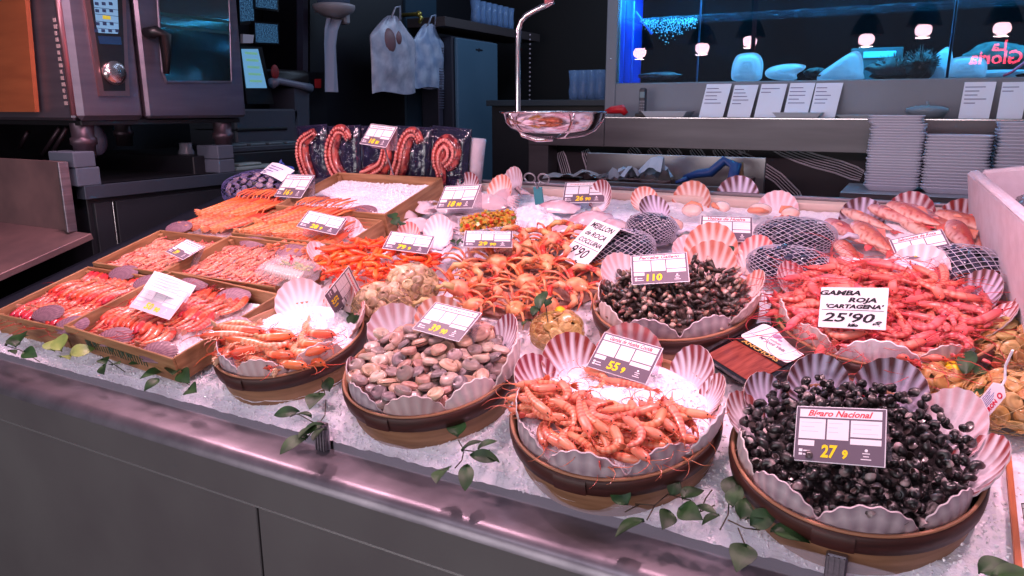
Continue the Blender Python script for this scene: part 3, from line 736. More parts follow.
# ================================================================== BACK COUNTER AND FISH TANK
SF = 2.41          # shelf front plane
TW = 2.66          # tank wall plane
WL = mat('grey_tank_wall', S(118, 124, 134), .45, 0, S(110, 116, 126), 3)
a, c_ = onY(617, 5, TW), onY(617, 80, TW); l0 = onY(606, 50, TW)
XR1 = 2.2; ZT = 2.62; zsh = onY(800, 118.5, SF).z; tz0 = onY(800, 80.5, TW).z; tx0 = onY(617, 40, TW).x
t = empty('tank_wall'); struct(t); t.name = 'wall_tank'
bx('wall_panel', WL, t, l0.x, tx0, TW, TW+.06, zsh-.02, ZT, bv=.004)
bx('wall_panel', WL, t, tx0, XR1, TW, TW+.06, zsh-.02, tz0, bv=.004)
bx('wall_side', WL, t, l0.x, l0.x+.03, TW+.06, TW+.7, .4, ZT)
zt1 = onY(617, -8, TW).z
bx('wall_panel', WL, t, tx0, XR1, TW, TW+.06, zt1+.02, ZT, bv=.004)
p = onY(611, 59, TW); b = MB(); b.ball(p, .006, 8, 6); b.build('screw', CH, t, True)
tk = empty('fish_tank'); tag(tk, 'long blue lit glass fish tank set in the back wall', 'tank')
TB = TW+.42
bx('tank_back', mat('tank_back', S(7, 8, 10), 1, 0, S(3, 3, 4), 3, spec=0), tk, tx0, XR1, TB, TB+.02, tz0-.02, ZT)
bx('tank_floor', mat('tank_floor', S(22, 34, 44), .7), tk, tx0, XR1, TW+.06, TB, tz0-.03, tz0-.003)
bx('tank_end', mat('blue_end', S(20, 50, 150), .4), tk, tx0-.02, tx0-.002, TW+.06, TB, tz0, ZT)
bx('front_glass', mat('tank_glass', S(240, 248, 255), .0, trans=1, ior=1.45), tk, tx0+.001, XR1, TW+.03, TW+.038, tz0+.001, zt1+.02, bv=.001)
sl = onY(697, 40, TW); bx('glass_joint', mat('silicone', S(60, 90, 120), .3), tk, sl.x-.004, sl.x+.004, TW+.038, TW+.046, tz0, zt1)
sl = onY(952, 40, TW); bx('glass_joint', mat('silicone'), tk, sl.x-.006, sl.x+.006, TW+.038, TW+.05, tz0, zt1)
wz = onY(800, 9, TW+.05).z
b = MB(); b.grid(lambda u, v: (tx0+.01+(XR1-tx0-.02)*u, TW+.05+.36*v, wz+.004*mn.noise(Vector((u*40, v*9, 0)))+.002*mn.noise(Vector((u*120, v*30, 0)))), 260, 16)
b.build('water_surface', mat('water_surface', S(140, 220, 255), .08, trans=.35, ior=1.33, alpha=.65), tk, True)
# tubes above the water
for k, (xa, xb) in enumerate(((tx0+.05, .25), (.3, XR1-.05))):
    b = MB(); b.tube([(xa, TW+.14, wz+.19), (xb, TW+.14, wz+.19)], .012, 10); b.build('light_tube', mat('blue_tube', S(100, 160, 255), .3, emit=S(90, 190, 255), estr=5), tk, True)
    area('tank_tube_light', ((xa+xb)/2, TW+.16, wz+.16), xb-xa, 60, (.05, .55, 1), ((xa+xb)/2, TW+.24, 1), 'RECTANGLE', .05)
b = MB(); q = onY(623, 40, TW+.12); b.tube([(q.x, TW+.12, tz0), (q.x, TW+.12, wz+.1)], .009, 8); b.tube([(q.x+.05, TW+.14, tz0), (q.x+.05, TW+.14, wz+.1)], .006, 8)
q = onY(636, 12, TW+.1); q2 = onY(652, 34, TW+.1); b.tube([q, q2], .006, 8)
b.build('air_pipe', mat('blue_pipe', S(60, 120, 255), .3), tk, True)
def bub(r):
    u = r.random(); x = onY(640+55*r.random(), 20, TW+.1).x; z = wz-.004-abs(r.gauss(0, .055))*(1-abs((x-onY(668, 20, TW+.1).x)/.12)*.6)
    return x, TW+.08+.1*r.random(), z
r = random.Random(5); m = MB()
for _ in range(700):
    p = bub(r)
    if p[2] < wz-.16: continue
    m.ball(p, r.uniform(.0012, .0032), 6, 4)
tag(m.build('air_bubbles', mat('bubble', S(170, 235, 255), .2, emit=None), None, True), 'cloud of air bubbles under the water surface at the left of the tank', 'bubbles', kind='stuff')
# pale shells and rocks in the tank
PSH = mat('cyan_lit_shell', S(190, 235, 248), .5, 0, S(150, 215, 235), 8)  # white shells; the cyan of the tank light is put into their colour
def tshell(px, py, wpx, hpx, kind, lab, yy=.12, rot=0):
    c = onY(px, py, TW+yy); zc = (c-CAM).dot(fw); w, h = wpx*zc/FPX/2, hpx*zc/FPX/2
    b = MB(); P = {'round': [(-1, -.6), (-.95, .3), (-.7, .85), (-.1, 1), (.6, .93), (.95, .4), (1, -.4), (.8, -1), (-.7, -1)],
                   'fin': [(-1, -.95), (-.9, -.5), (-.4, .1), (.2, .75), (.55, 1), (.8, .8), (.95, .2), (1, -.5), (.95, -1), (-.6, -1)],
                   'long': [(-1, -.1), (-.8, .5), (-.2, .9), (.5, .95), (1, .7), (.9, .2), (.6, -.3), (.6, -.9), (-.1, -1), (-.8, -.7)]}[kind]
    n = len(P); st = []
    for i in range(n*3):                              # rounded outline
        k = i//3; f = (i % 3)/3; p0, p1, p2, p3 = (P[(k+q) % n] for q in (-1, 0, 1, 2))
        st.append([.5*((2*p1[j])+(-p0[j]+p2[j])*f+(2*p0[j]-5*p1[j]+4*p2[j]-p3[j])*f*f+(-p0[j]+3*p1[j]-3*p2[j]+p3[j])*f**3) for j in (0, 1)])
    N_ = len(st)
    for sgn in (-1, 1):
        b.grid(lambda u, v: (st[int(round(u*N_)) % N_][0]*w*v, sgn*(.022*(1-v*v)+.004)*(1 if sgn < 0 else .4)+.004*math.sin(v*20)*sgn, st[int(round(u*N_)) % N_][1]*h*v), N_, 7, cu=True, flip=sgn > 0)
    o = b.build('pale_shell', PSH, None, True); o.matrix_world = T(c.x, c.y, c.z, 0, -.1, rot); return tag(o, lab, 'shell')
tshell(747.5, 67, 30, 27, 'round', 'rounded blue-lit pale shell standing upright in the middle of the tank')
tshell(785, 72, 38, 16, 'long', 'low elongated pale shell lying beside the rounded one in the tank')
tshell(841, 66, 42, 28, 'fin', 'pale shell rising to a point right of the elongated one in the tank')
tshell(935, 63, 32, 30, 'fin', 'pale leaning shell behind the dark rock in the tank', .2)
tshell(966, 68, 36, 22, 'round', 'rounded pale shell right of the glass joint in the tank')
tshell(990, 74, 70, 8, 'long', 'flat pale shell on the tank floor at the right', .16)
def rock(name, px, py, s, lab, seed, m, yy=.15, spikes=False):
    c = onY(px, py, TW+yy); b = MB()
    b.grid(lambda u, v: tuple(c[i]+s[i]*[math.cos(2*PI*u)*math.sin(PI*v), math.sin(2*PI*u)*math.sin(PI*v), -math.cos(PI*v)][i]*(1+.35*mn.noise(Vector((math.cos(2*PI*u)*math.sin(PI*v)*2.5+seed, math.sin(2*PI*u)*math.sin(PI*v)*2.5, math.cos(PI*v)*2.5)))) for i in range(3)), 28, 16, cu=True)
    if spikes:
        r = random.Random(seed)
        for _ in range(120):
            d = Vector((r.gauss(0, 1), r.gauss(0, 1), abs(r.gauss(0, 1)))).normalized(); p = c+Vector([d[i]*s[i]*.8 for i in range(3)]); b.tube([p, p+d*r.uniform(.02, .045)], [.003, .001], 4)
    return tag(b.build(name, m, None, True), lab, 'rock' if not spikes else 'sea urchin')
DR = mat('dark_rock', S(34, 40, 44), .6, 0, S(18, 22, 26), 30, bump=.5)
rock('sea_urchin', 897, 69, (.12, .06, .05), 'dark spiny heap on the tank floor in front of the leaning pale shell', 3, DR, .12, True)
rock('sea_urchin', 920, 66, (.07, .06, .065), 'smaller dark spiny lump right of the large spiny heap', 8, DR, .1, True)
rock('rock', 815, 73, (.05, .05, .028), 'low dark rock between the pale shells in the tank', 5, DR)
rock('rock', 1000, 60, (.16, .06, .075), 'large green-grey rock at the right end of the tank', 12, mat('green_rock', S(60, 92, 92), .7, 0, S(36, 56, 58), 20), .26)
rock('rock', 660, 76, (.12, .06, .02), 'low brown gravel mound at the left of the tank', 15, mat('gravel_rock', S(90, 70, 70), .7, 0, S(30, 34, 40), 30), .2)
p = onY(881, 54, TB-.03); b = MB(); b.box(p.x-.14, p.x+.1, TB-.05, TB-.02, tz0, p.z+.03, .003); o = b.build('filter_box', mat('teal_box', S(40, 80, 86), .5)); tag(o, 'teal filter box at the back of the tank behind the spiny heap', 'filter')
b = MB(); b.box(p.x-.08, p.x+.07, TB-.056, TB-.05, p.z-.02, p.z+.012, .002); o2 = b.build('filter_label', mat('cyan_label', S(120, 210, 220), .5), o)
b = MB(); b.tube([onY(*q, TW+.12) for q in ((1003, 76), (1012, 72), (1020, 66), (1034, 55))], .006, 8); o = b.build('hose', mat('red_hose', S(190, 60, 90), .4), None, True); tag(o, 'thin red hose at the bottom right of the tank', 'hose')
# shell lines hanging in the tank
# real signs and pendant lamps whose reflections show in the tank glass
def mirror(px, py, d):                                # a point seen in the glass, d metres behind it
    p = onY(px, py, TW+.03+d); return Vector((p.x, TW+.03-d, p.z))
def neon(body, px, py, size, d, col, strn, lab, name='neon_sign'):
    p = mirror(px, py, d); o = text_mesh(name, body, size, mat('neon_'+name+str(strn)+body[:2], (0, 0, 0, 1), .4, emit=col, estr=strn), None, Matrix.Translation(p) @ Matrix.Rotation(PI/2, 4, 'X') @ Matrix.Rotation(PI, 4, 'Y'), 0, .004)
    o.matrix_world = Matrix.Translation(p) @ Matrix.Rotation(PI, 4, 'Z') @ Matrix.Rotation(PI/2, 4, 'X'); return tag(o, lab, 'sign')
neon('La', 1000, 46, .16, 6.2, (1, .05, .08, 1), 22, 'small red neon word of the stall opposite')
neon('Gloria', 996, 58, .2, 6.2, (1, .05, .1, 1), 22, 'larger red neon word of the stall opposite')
# shelf with back-splash, notes, plates
t = empty('back_shelf'); tag(t, 'long grey steel shelf running below the fish tank', 'shelf')
SHF = mat('shelf_steel', S(86, 84, 88), .4, .6, S(76, 74, 78), 2, stretch=(1, 1, 10))
xs0 = onY(606, 118, SF).x; zb_ = onY(640, 147.5, SF).z
bx('shelf_top', SHF, t, xs0, XR1, SF, TW, zsh-.02, zsh, bv=.003)
bx('shelf_front', SHF, t, xs0, XR1, SF-.02, SF, zb_, zsh, bv=.003)
x1_ = onY(530, 160, SF).x
bx('shelf_end', SHF, t, x1_, xs0, SF-.02, SF+.2, zb_, zsh-.02); bx('shelf_leg', SHF, t, x1_, x1_+.12, SF-.018, SF+.1, .2, zb_)
bx('edge_highlight', mat('bright_edge'), t, xs0, XR1, SF-.022, SF-.019, zsh-.003, zsh+.001, bv=0)
notes = [(704, 731, 84, 118, 'first from left of the notes leaning under the tank'), (732, 758, 85, 118, 'second note from left leaning under the tank'), (759, 787, 84, 118, 'third note from left leaning under the tank'), (788, 815, 83, 112, 'fourth note from left, partly behind the small plate'), (814, 843, 83, 117, 'fifth note from left, tilted, behind the flat tray'),
         (963, 997, 82, 121, 'large blank note under the right side of the tank'), (1001, 1030, 82, 121, 'note at the right edge of the picture under the tank')]
for xa, xb, ya, yb, lab in notes:
    t_ = empty('note'); tag(t_, 'white handwritten sheet, '+lab, 'note', None)
    pa, pb, pc = onY(xa+2, ya, TW-.03), onY(xb, ya, TW-.03), onY(xb-3, yb, TW-.1)
    zz = zsh+.002; b = MB(); i = [b.vert(v) for v in ((pa.x-.01, TW-.1, zz), (pb.x-.015, TW-.1, zz), (pb.x, TW-.012, pa.z), (pa.x, TW-.012, pa.z))]
    j = [b.vert(b.v[q]+Vector((0, .002, 0))) for q in i]; b.face(*i); b.face(*j[::-1])
    for k in range(4): b.face(i[k], j[k], j[(k+1) % 4], i[(k+1) % 4])
    b.build('sheet', PAPER, t_)
    b = MB(); rr = random.Random(xa); W_ = pb.x-pa.x; H_ = pa.z-zz
    for k in range(rr.choice((2, 3, 5))):
        v = .85-.11*k; y_ = TW-.1+.088*v-.002; x_ = pa.x-.01+W_*(.12); e_ = x_+W_*rr.uniform(.35, .7)
        b.quad((x_, y_, zz+H_*v), (e_, y_, zz+H_*v), (e_, y_+.001, zz+H_*(v+.022)), (x_, y_+.001, zz+H_*(v+.022)))
    b.build('handwriting', mat('faint_ink', S(120, 110, 140), .6), t_)
PLT = mat('pale_blue_plate', S(190, 204, 214), .3)
def plate(px, py, wpx, lab, h=.022, hw=.07):
    c = onY(px, py, SF+.09); w = wpx*(c-CAM).dot(fw)/FPX/2; b = MB(); b.M = Matrix.Translation((c.x, SF+.09, zsh+.001)) @ Matrix.Diagonal((1, .6, 1, 1))
    b.lathe([(.0001, 0), (w*.7, 0), (w, h), (w*.97, h+.001), (w*.68, .003), (.0001, .003)], 4 if hw else 28, PI/4, PI/4+2*PI)
    return tag(b.build('plate', PLT, None, False), lab, 'plate')
def ftray(px, wpx, lab, h):
    c = onY(px, 112, SF+.12); w = wpx*(c-CAM).dot(fw)/FPX/2; b = MB(); q = [(1, 1), (-1, 1), (-1, -1), (1, -1)]; P = []
    for (s_, z_) in ((.8, 0), (1, h), (.97, h), (.78, .003)): P.append([b.vert((c.x+a_*w*s_, SF+.12+d_*.08*s_, zsh+.001+z_)) for a_, d_ in q])
    for A_, B_ in zip(P, P[1:]):
        for k in range(4): b.face(A_[k], A_[(k+1) % 4], B_[(k+1) % 4], B_[k])
    b.face(*P[0][::-1]); b.face(*P[-1]); return tag(b.build('tray', PLT), lab, 'tray')
ftray(668, 46, 'pale flat tray on the shelf left of the notes', .03); ftray(799, 46, 'small pale tray on the shelf in front of the notes', .026); ftray(863, 46, 'flat pale tray on the shelf right of the fifth note', .015)
b = MB(); c = onY(927, 110, SF+.12); b.M = Matrix.Translation((c.x, SF+.12, zsh+.001)); b.lathe([(.0001, 0), (.06, 0), (.085, .03), (.083, .045), (.05, .055), (.0001, .058)], 28); b.tube([(0, 0, .05), (0, 0, .075)], .006, 8)
tag(b.build('round_dish', mat('glass_dish', S(130, 146, 156), .3, alpha=.85), None, True), 'round lidded glass dish on the shelf behind the tray stacks', 'dish')
# telephone, red thing
c = onY(642, 112, SF+.15); t = empty('cordless_phone'); tag(t, 'dark cordless phone standing on the shelf at the left end', 'phone')
bx('charger', BLACK, t, c.x-.03, c.x+.03, SF+.12, SF+.2, zsh, zsh+.02, bv=.004); bx('handset', mat('phone_grey', S(50, 52, 62), .4), t, c.x-.018, c.x+.02, SF+.14, SF+.17, zsh+.01, zsh+.15, bv=.008)
b = MB()
for i in range(3):
    for j in range(4): b.box(c.x-.012+i*.01, c.x-.005+i*.01, SF+.137, SF+.14, zsh+.03+j*.015, zsh+.04+j*.015)
b.build('keypad', mat('keypad', S(120, 120, 130), .4), t); bx('display', mat('phone_display', S(90, 120, 130), .3), t, c.x-.012, c.x+.014, SF+.137, SF+.14, zsh+.1, zsh+.13, bv=0)
c = onY(617, 112, SF+.1); b = MB(); b.tube([c+Vector((-.07, 0, 0)), c+Vector((-.03, 0, .01)), c+Vector((.03, 0, .015)), c+Vector((.05, 0, -.01))], [.008, .02, .024, .015], 10)
o = b.build('red_handle_tool', mat('red_plastic', S(190, 30, 40), .35), None, True); tag(o, 'red plastic handled tool lying beside the cordless phone', 'tool')
b = MB(); c = onY(596, 112, SF+.1); b.box(x1_+.02, x1_+.24, SF, SF+.18, zsh-.02, zsh, .006); tag(b.build('black_mat', BLACK), 'black mat on the shelf end under the red tool', 'mat')

# printed black panels below the shelf, drawn with white banded curves
t = empty('printed_panel'); tag(t, 'black panel printed with white banded line drawings below the shelf', 'panel')
PY = SF+.12
bx('panel_board', mat('panel_black', S(30, 28, 36), .6), t, x1_, XR1, PY, PY+.02, .3, zb_+.02)
WH = mat('panel_white_print', S(196, 196, 206), .6)
def band(pts, n, wd):
    b = MB()
    P = [onY(x, y, PY-.002) for x, y in pts]; Q = []
    for i in range(len(P)-1):
        for f in (0, .34, .67): Q.append(P[i].lerp(P[i+1], f))
    Q.append(P[-1])
    for k in range(n):
        off = (k/(n-1)-.5)*wd; line = []
        for i, p in enumerate(Q):
            d = (Q[min(i+1, len(Q)-1)]-Q[max(i-1, 0)]).normalized(); nn = Vector((-d.z, 0, d.x)); s_ = 1 if 0 < i < len(Q)-1 else .75
            line.append(p+nn*off*s_)
        b.tube(line, .0022 if 0 < k < n-1 else .004, 4)
    b.build('line_drawing', WH, t)
band([(727, 150), (738, 156), (758, 165), (778, 178), (795, 195), (800, 207)], 5, .05)
band([(775, 146), (800, 156), (815, 161), (838, 167), (862, 176)], 6, .06)
band([(742, 140), (747, 152)], 4, .07)
for x, y0_, y1_2 in ((585, 150, 182), (560, 152, 185), (630, 148, 158), (650, 148, 158), (670, 148, 158), (693, 148, 160), (716, 148, 160)): band([(x, y0_), (x+5, (y0_+y1_2)/2), (x+9, y1_2)], 5, .05)

# steel sink unit with open box
t = empty('sink_unit'); tag(t, 'open steel sink trough behind the display, papers on its left', 'sink')
SK = mat('sink_steel', S(140, 138, 140), .3, .9, S(120, 118, 122), 4)
KY = 1.95; p0, p1 = onY(600, 192, KY-.24), onY(728, 200, KY-.24); zr = p1.z
q0, q1 = p0.x, p1.x
ztop = onY(700, 156, KY+.2).z
bx('sink_back', SK, t, q0-.25, q1+.06, KY+.2, KY+.22, zr-.15, ztop); bx('sink_front', SK, t, q0-.1, q1, KY-.24, KY-.22, zr-.25, onY(700, 186, KY-.24).z)
bx('sink_floor', SK, t, q0-.25, q1+.06, KY-.24, KY+.22, zr-.26, zr-.05); bx('sink_side', mat('sink_dark', S(40, 40, 46), .5), t, q1, q1+.02, KY-.24, KY+.2, zr-.25, onY(735, 180, KY).z)
bx('sink_cabinet', CAB, t, q0-.9, XR1, KY-.2, KY+.3, .1, zr-.27)
pa, pb = onY(545, 184, KY-.1), onY(662, 172, KY+.1); b = MB(); b.box(pa.x, onY(655, 180, KY-.1).x, KY-.2, KY+.15, pa.z, pa.z+.02, .003)
o = b.build('cutting_board', mat('dark_red_board', S(84, 44, 46), .5)); tag(o, 'dark red board across the left end of the sink trough', 'board')
zc_ = pa.z+.021
def crumple(name, px, py, w, d, h, m, lab, seed):
    c = onY(px, py, KY); b = MB(); b.grid(lambda u, v: (c.x+(u-.5)*w, KY+(v-.5)*d, zc_+.004+h*abs(mn.noise(Vector((u*3+seed, v*3, 0))))+h*.4*(u*(1-v))), 14, 10)
    return tag(b.build(name, m, None, False), lab, 'paper')
crumple('crumpled_paper', 640, 175, .26, .22, .13, mat('blue_paper', S(150, 176, 196), .7), 'bluish crumpled wrapping paper standing on the dark red board', 3)
crumple('crumpled_paper', 575, 178, .25, .2, .05, mat('grey_paper', S(120, 126, 132), .7), 'greyish crumpled wrapping paper at the left end of the board', 9)
crumple('newspaper', 608, 180, .2, .18, .06, mat('brown_news', S(96, 92, 98), .7, 0, S(40, 40, 48), 30), 'dark printed paper between the crumpled sheets', 21)
b = MB(); c = onY(712, 172, KY-.0)
b.tube([c+Vector((-.12, 0, -.03)), c+Vector((-.06, 0, -.01)), c+Vector((0, -.02, .0)), c+Vector((.05, 0, .05)), c+Vector((.1, 0, .03)), c+Vector((.1, -.08, -.05))], [.018, .026, .03, .03, .026, .02], 10, flat=.7)
for k in range(4): b.tube([c+Vector((-.10, -.02+k*.014, -.03)), c+Vector((-.15, -.03+k*.018, -.05))], [.011, .007], 6)
tag(b.build('rubber_glove', mat('blue_rubber', S(24, 60, 120), .45), None, True), 'dark blue rubber glove draped over the right side of the sink', 'glove')
b = MB(); c = onY(738, 172, KY+.03); b.tube([c+Vector((0, 0, .04)), c+Vector((.01, 0, -.02)), c+Vector((0, 0, -.12))], [.02, .016, .012], 8); tag(b.build('cloth', mat('ochre_cloth', S(110, 88, 60), .7), None, True), 'ochre cloth hanging next to the blue glove', 'cloth')

# tray stacks on a steel stand
t = empty('packing_table'); tag(t, 'low steel ledge carrying the stacks of foam trays', 'table')
QY = 1.9
e0, e1 = onY(840, 192, QY), onY(862, 183, QY+.3)
bx('ledge_top', mat('ledge_blue', S(150, 160, 170), .35, .5), t, e0.x, XR1, QY, QY+.42, e0.z-.004, e0.z, bv=.002); bx('ledge_front', SHF, t, e0.x, XR1, QY, QY+.02, e0.z-.05, e0.z-.005, bv=.002)
bx('ledge_body', CAB, t, e0.x+.05, XR1, QY+.04, QY+.4, .1, e0.z-.05)
TRY = mat('foam_tray', S(190, 194, 210), .55, 0, rnd=.03)
def trayproto(w, d, h=.02):
    b = MB(); q = []
    for (s_, z_) in ((.82, 0), (.97, h), (1.0, h+.002), (1.0, h-.0015), (.985, h-.003), (.80, -.003)):
        ring = []
        for i in range(28):
            a_ = 2*PI*i/28; ca, sa = math.cos(a_), math.sin(a_); e = .25
            ring.append(b.vert((w/2*s_*abs(ca)**e*(1 if ca > 0 else -1), d/2*s_*abs(sa)**e*(1 if sa > 0 else -1), z_)))
        q.append(ring)
    for A_, B_ in zip(q, q[1:]):
        for k in range(28): b.face(A_[k], A_[(k+1) % 28], B_[(k+1) % 28], B_[k])
    b.face(*q[0]); b.face(*q[-1][::-1]); return b.build('foam_tray', TRY, None, False, link=False)
def stack(pxl, pxr, top, bot, dy, n, lab, seed):
    YY = QY+dy; a_, c_ = onY(pxl, bot, YY), onY(pxr, bot, YY); w = c_.x-a_.x; zt = onY((pxl+pxr)/2, top, YY).z
    pr = trayproto(w, .18); r = random.Random(seed); st_ = (zt-e0.z-.02)/(n-1)
    for k in range(n):
        where = 'top tray' if k == n-1 else 'one of the trays'
        inst(pr, T((a_.x+c_.x)/2+r.uniform(-.003, .003)-(.012 if k > n-4 and seed == 1 else 0), YY+.09, e0.z+.004+k*st_, r.uniform(-.01, .01)), where+' of white foam in the '+lab, 'foam tray', 'foam trays in the '+lab)
stack(863, 920, 117, 184, .1, 27, 'tall left stack', 1); stack(919, 988, 137, 184, .1, 18, 'shorter middle stack', 2); stack(992, 1050, 124, 172, .14, 20, 'stack cut by the right edge', 3)

# big foam fish box at the right, resting a little askew
A_ = CAM+ray(967, 171)*(2.55/ray(967, 171).y); B_ = CAM+ray(1024, 222)*(1.75/ray(1024, 222).y)
Yv = (A_-B_).normalized(); Xv = Vector((1, 0, .15)); Xv = (Xv-Yv*Xv.dot(Yv)).normalized(); Zv = Xv.cross(Yv)
FMX = Matrix((Xv, Yv, Zv)).transposed().to_4x4(); FMX.translation = A_
t = empty('foam_box', FMX @ Matrix.Translation((.25, -.42, -.3))); tag(t, 'large white polystyrene box standing at the right edge of the display', 'box')
for args in ((-.25, -.215, -.42, .42), (.215, .25, -.42, .42), (-.215, .215, -.42, -.385), (-.215, .215, .385, .42)): bx('box_wall', FOAM, t, *args, 0, .3, bv=.008)
bx('box_floor', FOAM, t, -.215, .215, -.385, .385, 0, .04); bx('box_rim', FOAM, t, -.252, -.232, -.4, .30, .297, .308, bv=.005)
bx('ice_layer', ICE, t, -.213, .213, -.383, .383, .04, .2)
r = random.Random(8)
for k in range(4):
    b = MB(); b.tube([(0, -.12, 0), (0, -.06, .01), (0, .02, .012), (0, .1, 0), (0, .15, 0)], [.006, .026, .03, .014, .004], 12, flat=.8)
    b.tube([(0, .14, 0), (0, .18, 0)], [.005, .026], 8, flat=.2); o = b.build('grey_fish', mat('grey_fish', S(120, 110, 120), .25, 0, S(60, 56, 66), 40), None, True)
    o.matrix_world = t.matrix_world @ T(-.15+.1*k, .15-.02*k, .225+.004*k, r.uniform(-.3, .3)); tag(o, ['grey fish nearest the left wall inside the foam box', 'second grey fish inside the foam box', 'third grey fish inside the foam box', 'grey fish farthest right inside the foam box'][k], 'fish')
# ================================================================== SEAFOOD MODELS (each built once, then copied)
SHM = mat('scallop_shell', vcol=True, rough=.55, rnd=.12, rhue=.012, bump=.25, bscale=120, coat=.1)
def scallop(seed, R=.06, ribs=13, inner=(S(236, 220, 232), S(150, 56, 62)), outer=(S(200, 184, 200), S(170, 146, 150)), depth=.30, M=None, rimw=.55):
    b = MB(); r = random.Random(seed); NU, NV = ribs*6, 9
    def pt(u, v, off):
        ph = (u*2-1)*math.radians(137); o = Vector((R*math.sin(ph), R*.98+R*math.cos(ph), 0))*(1+.007*math.cos(u*ribs*2*PI))
        p = o*v; rho = math.hypot(p.x, p.y-R*.95)/R
        z = -depth*R*max(0, 1-rho**2.2)+.020*R*math.cos(u*ribs*2*PI)*(v**1.1)+.006*R*mn.noise(Vector((u*5, v*6, seed)))
        return Vector((p.x, p.y, z-off))
    sd = r.uniform(0, 9)
    def cin(u, v):
        k = max(0, (v-rimw)/(1-rimw)); k = min(1, k*1.6*(.55+.6*mn.noise(Vector((u*4+sd, 0, 1)))+.45*math.cos(u*ribs*2*PI)))
        return mixc(inner[0], inner[1], max(0, k))
    def cout(u, v):
        k = .5+.5*math.sin(v*26+sd+2*mn.noise(Vector((u*3, v*3, sd)))); k = k*.55+.45*(.5-.5*math.cos(u*ribs*2*PI))
        return mixc(outer[0], outer[1], k)
    b.grid(lambda u, v: (pt(u, v*.97+.03, 0), cin(u, v)), NU, NV)
    b.grid(lambda u, v: (pt(u, v*.97+.03, .0022), cout(u, v)), NU, NV, flip=True)
    b.grid(lambda u, v: (pt(u, 1, .0022*v), outer[0]), NU, 1, flip=True)
    b.cc = outer[0]
    for s_ in (-1, 1): b.prism([(0, -.04*R), (s_*.46*R, -.02*R), (s_*.40*R, .22*R), (0, .34*R)][::s_], -.005*R-.003, 0)
    return b.build('scallop_shell', SHM, None, True, link=False)
LIL = (S(206, 188, 194), S(150, 128, 140)); TAN = (S(214, 190, 190), S(176, 140, 140)); PNK = (S(236, 208, 204), S(214, 150, 146)); CRM = (S(224, 206, 206), S(186, 164, 172)); DPU = (S(150, 112, 124), S(112, 78, 94))
SH = {'lilac': scallop(1, outer=LIL), 'tan': scallop(2, outer=TAN), 'pink': scallop(3, inner=(S(240, 214, 214), S(206, 110, 100)), outer=PNK),
      'cream': scallop(4, outer=CRM, inner=(S(232, 222, 236), S(196, 150, 156))), 'redrim': scallop(5, inner=(S(236, 224, 238), S(136, 40, 46)), outer=PNK, rimw=.35),
      'brownrim': scallop(6, inner=(S(222, 208, 236), S(96, 52, 56)), outer=TAN, rimw=.5), 'plum': scallop(7, outer=DPU, inner=(S(190, 150, 160), S(120, 60, 70)), ribs=16, depth=.22),
      'pale': scallop(8, outer=(S(236, 220, 228), S(214, 190, 202)), inner=(S(240, 226, 236), S(226, 180, 186)))}
LOOK = {'lilac': 'lilac-grey ribbed', 'tan': 'tan ribbed', 'pink': 'pink ribbed', 'cream': 'cream ribbed', 'redrim': 'red-rimmed hollow', 'brownrim': 'brown-rimmed hollow', 'plum': 'dark plum ribbed', 'pale': 'very pale ribbed'}
def put_shell(kind, x, y, z, dirn, tilt, s=1, label='', roll=0, face=1, wide=1):
    """hinge at x,y,z in bed coordinates; margin points along dirn (radians) and rises by tilt; face=1 shows the hollow side upward"""
    o = Vector((math.cos(dirn), math.sin(dirn), 0)); up = Vector((0, 0, 1))
    Y = o*math.cos(tilt)+up*math.sin(tilt); Zv = (-o*math.sin(tilt)+up*math.cos(tilt))*face; X = Y.cross(Zv)
    M = Matrix((X, Y, Zv)).transposed().to_4x4(); M = M @ Matrix.Rotation(roll, 4, 'Y'); M.translation = Vector((x, y, z))
    return inst(SH[kind], DM @ M @ Matrix.Diagonal((s*wide, s, s, 1)), LOOK[kind]+' scallop shell '+label, 'scallop shell', 'scallop shells')

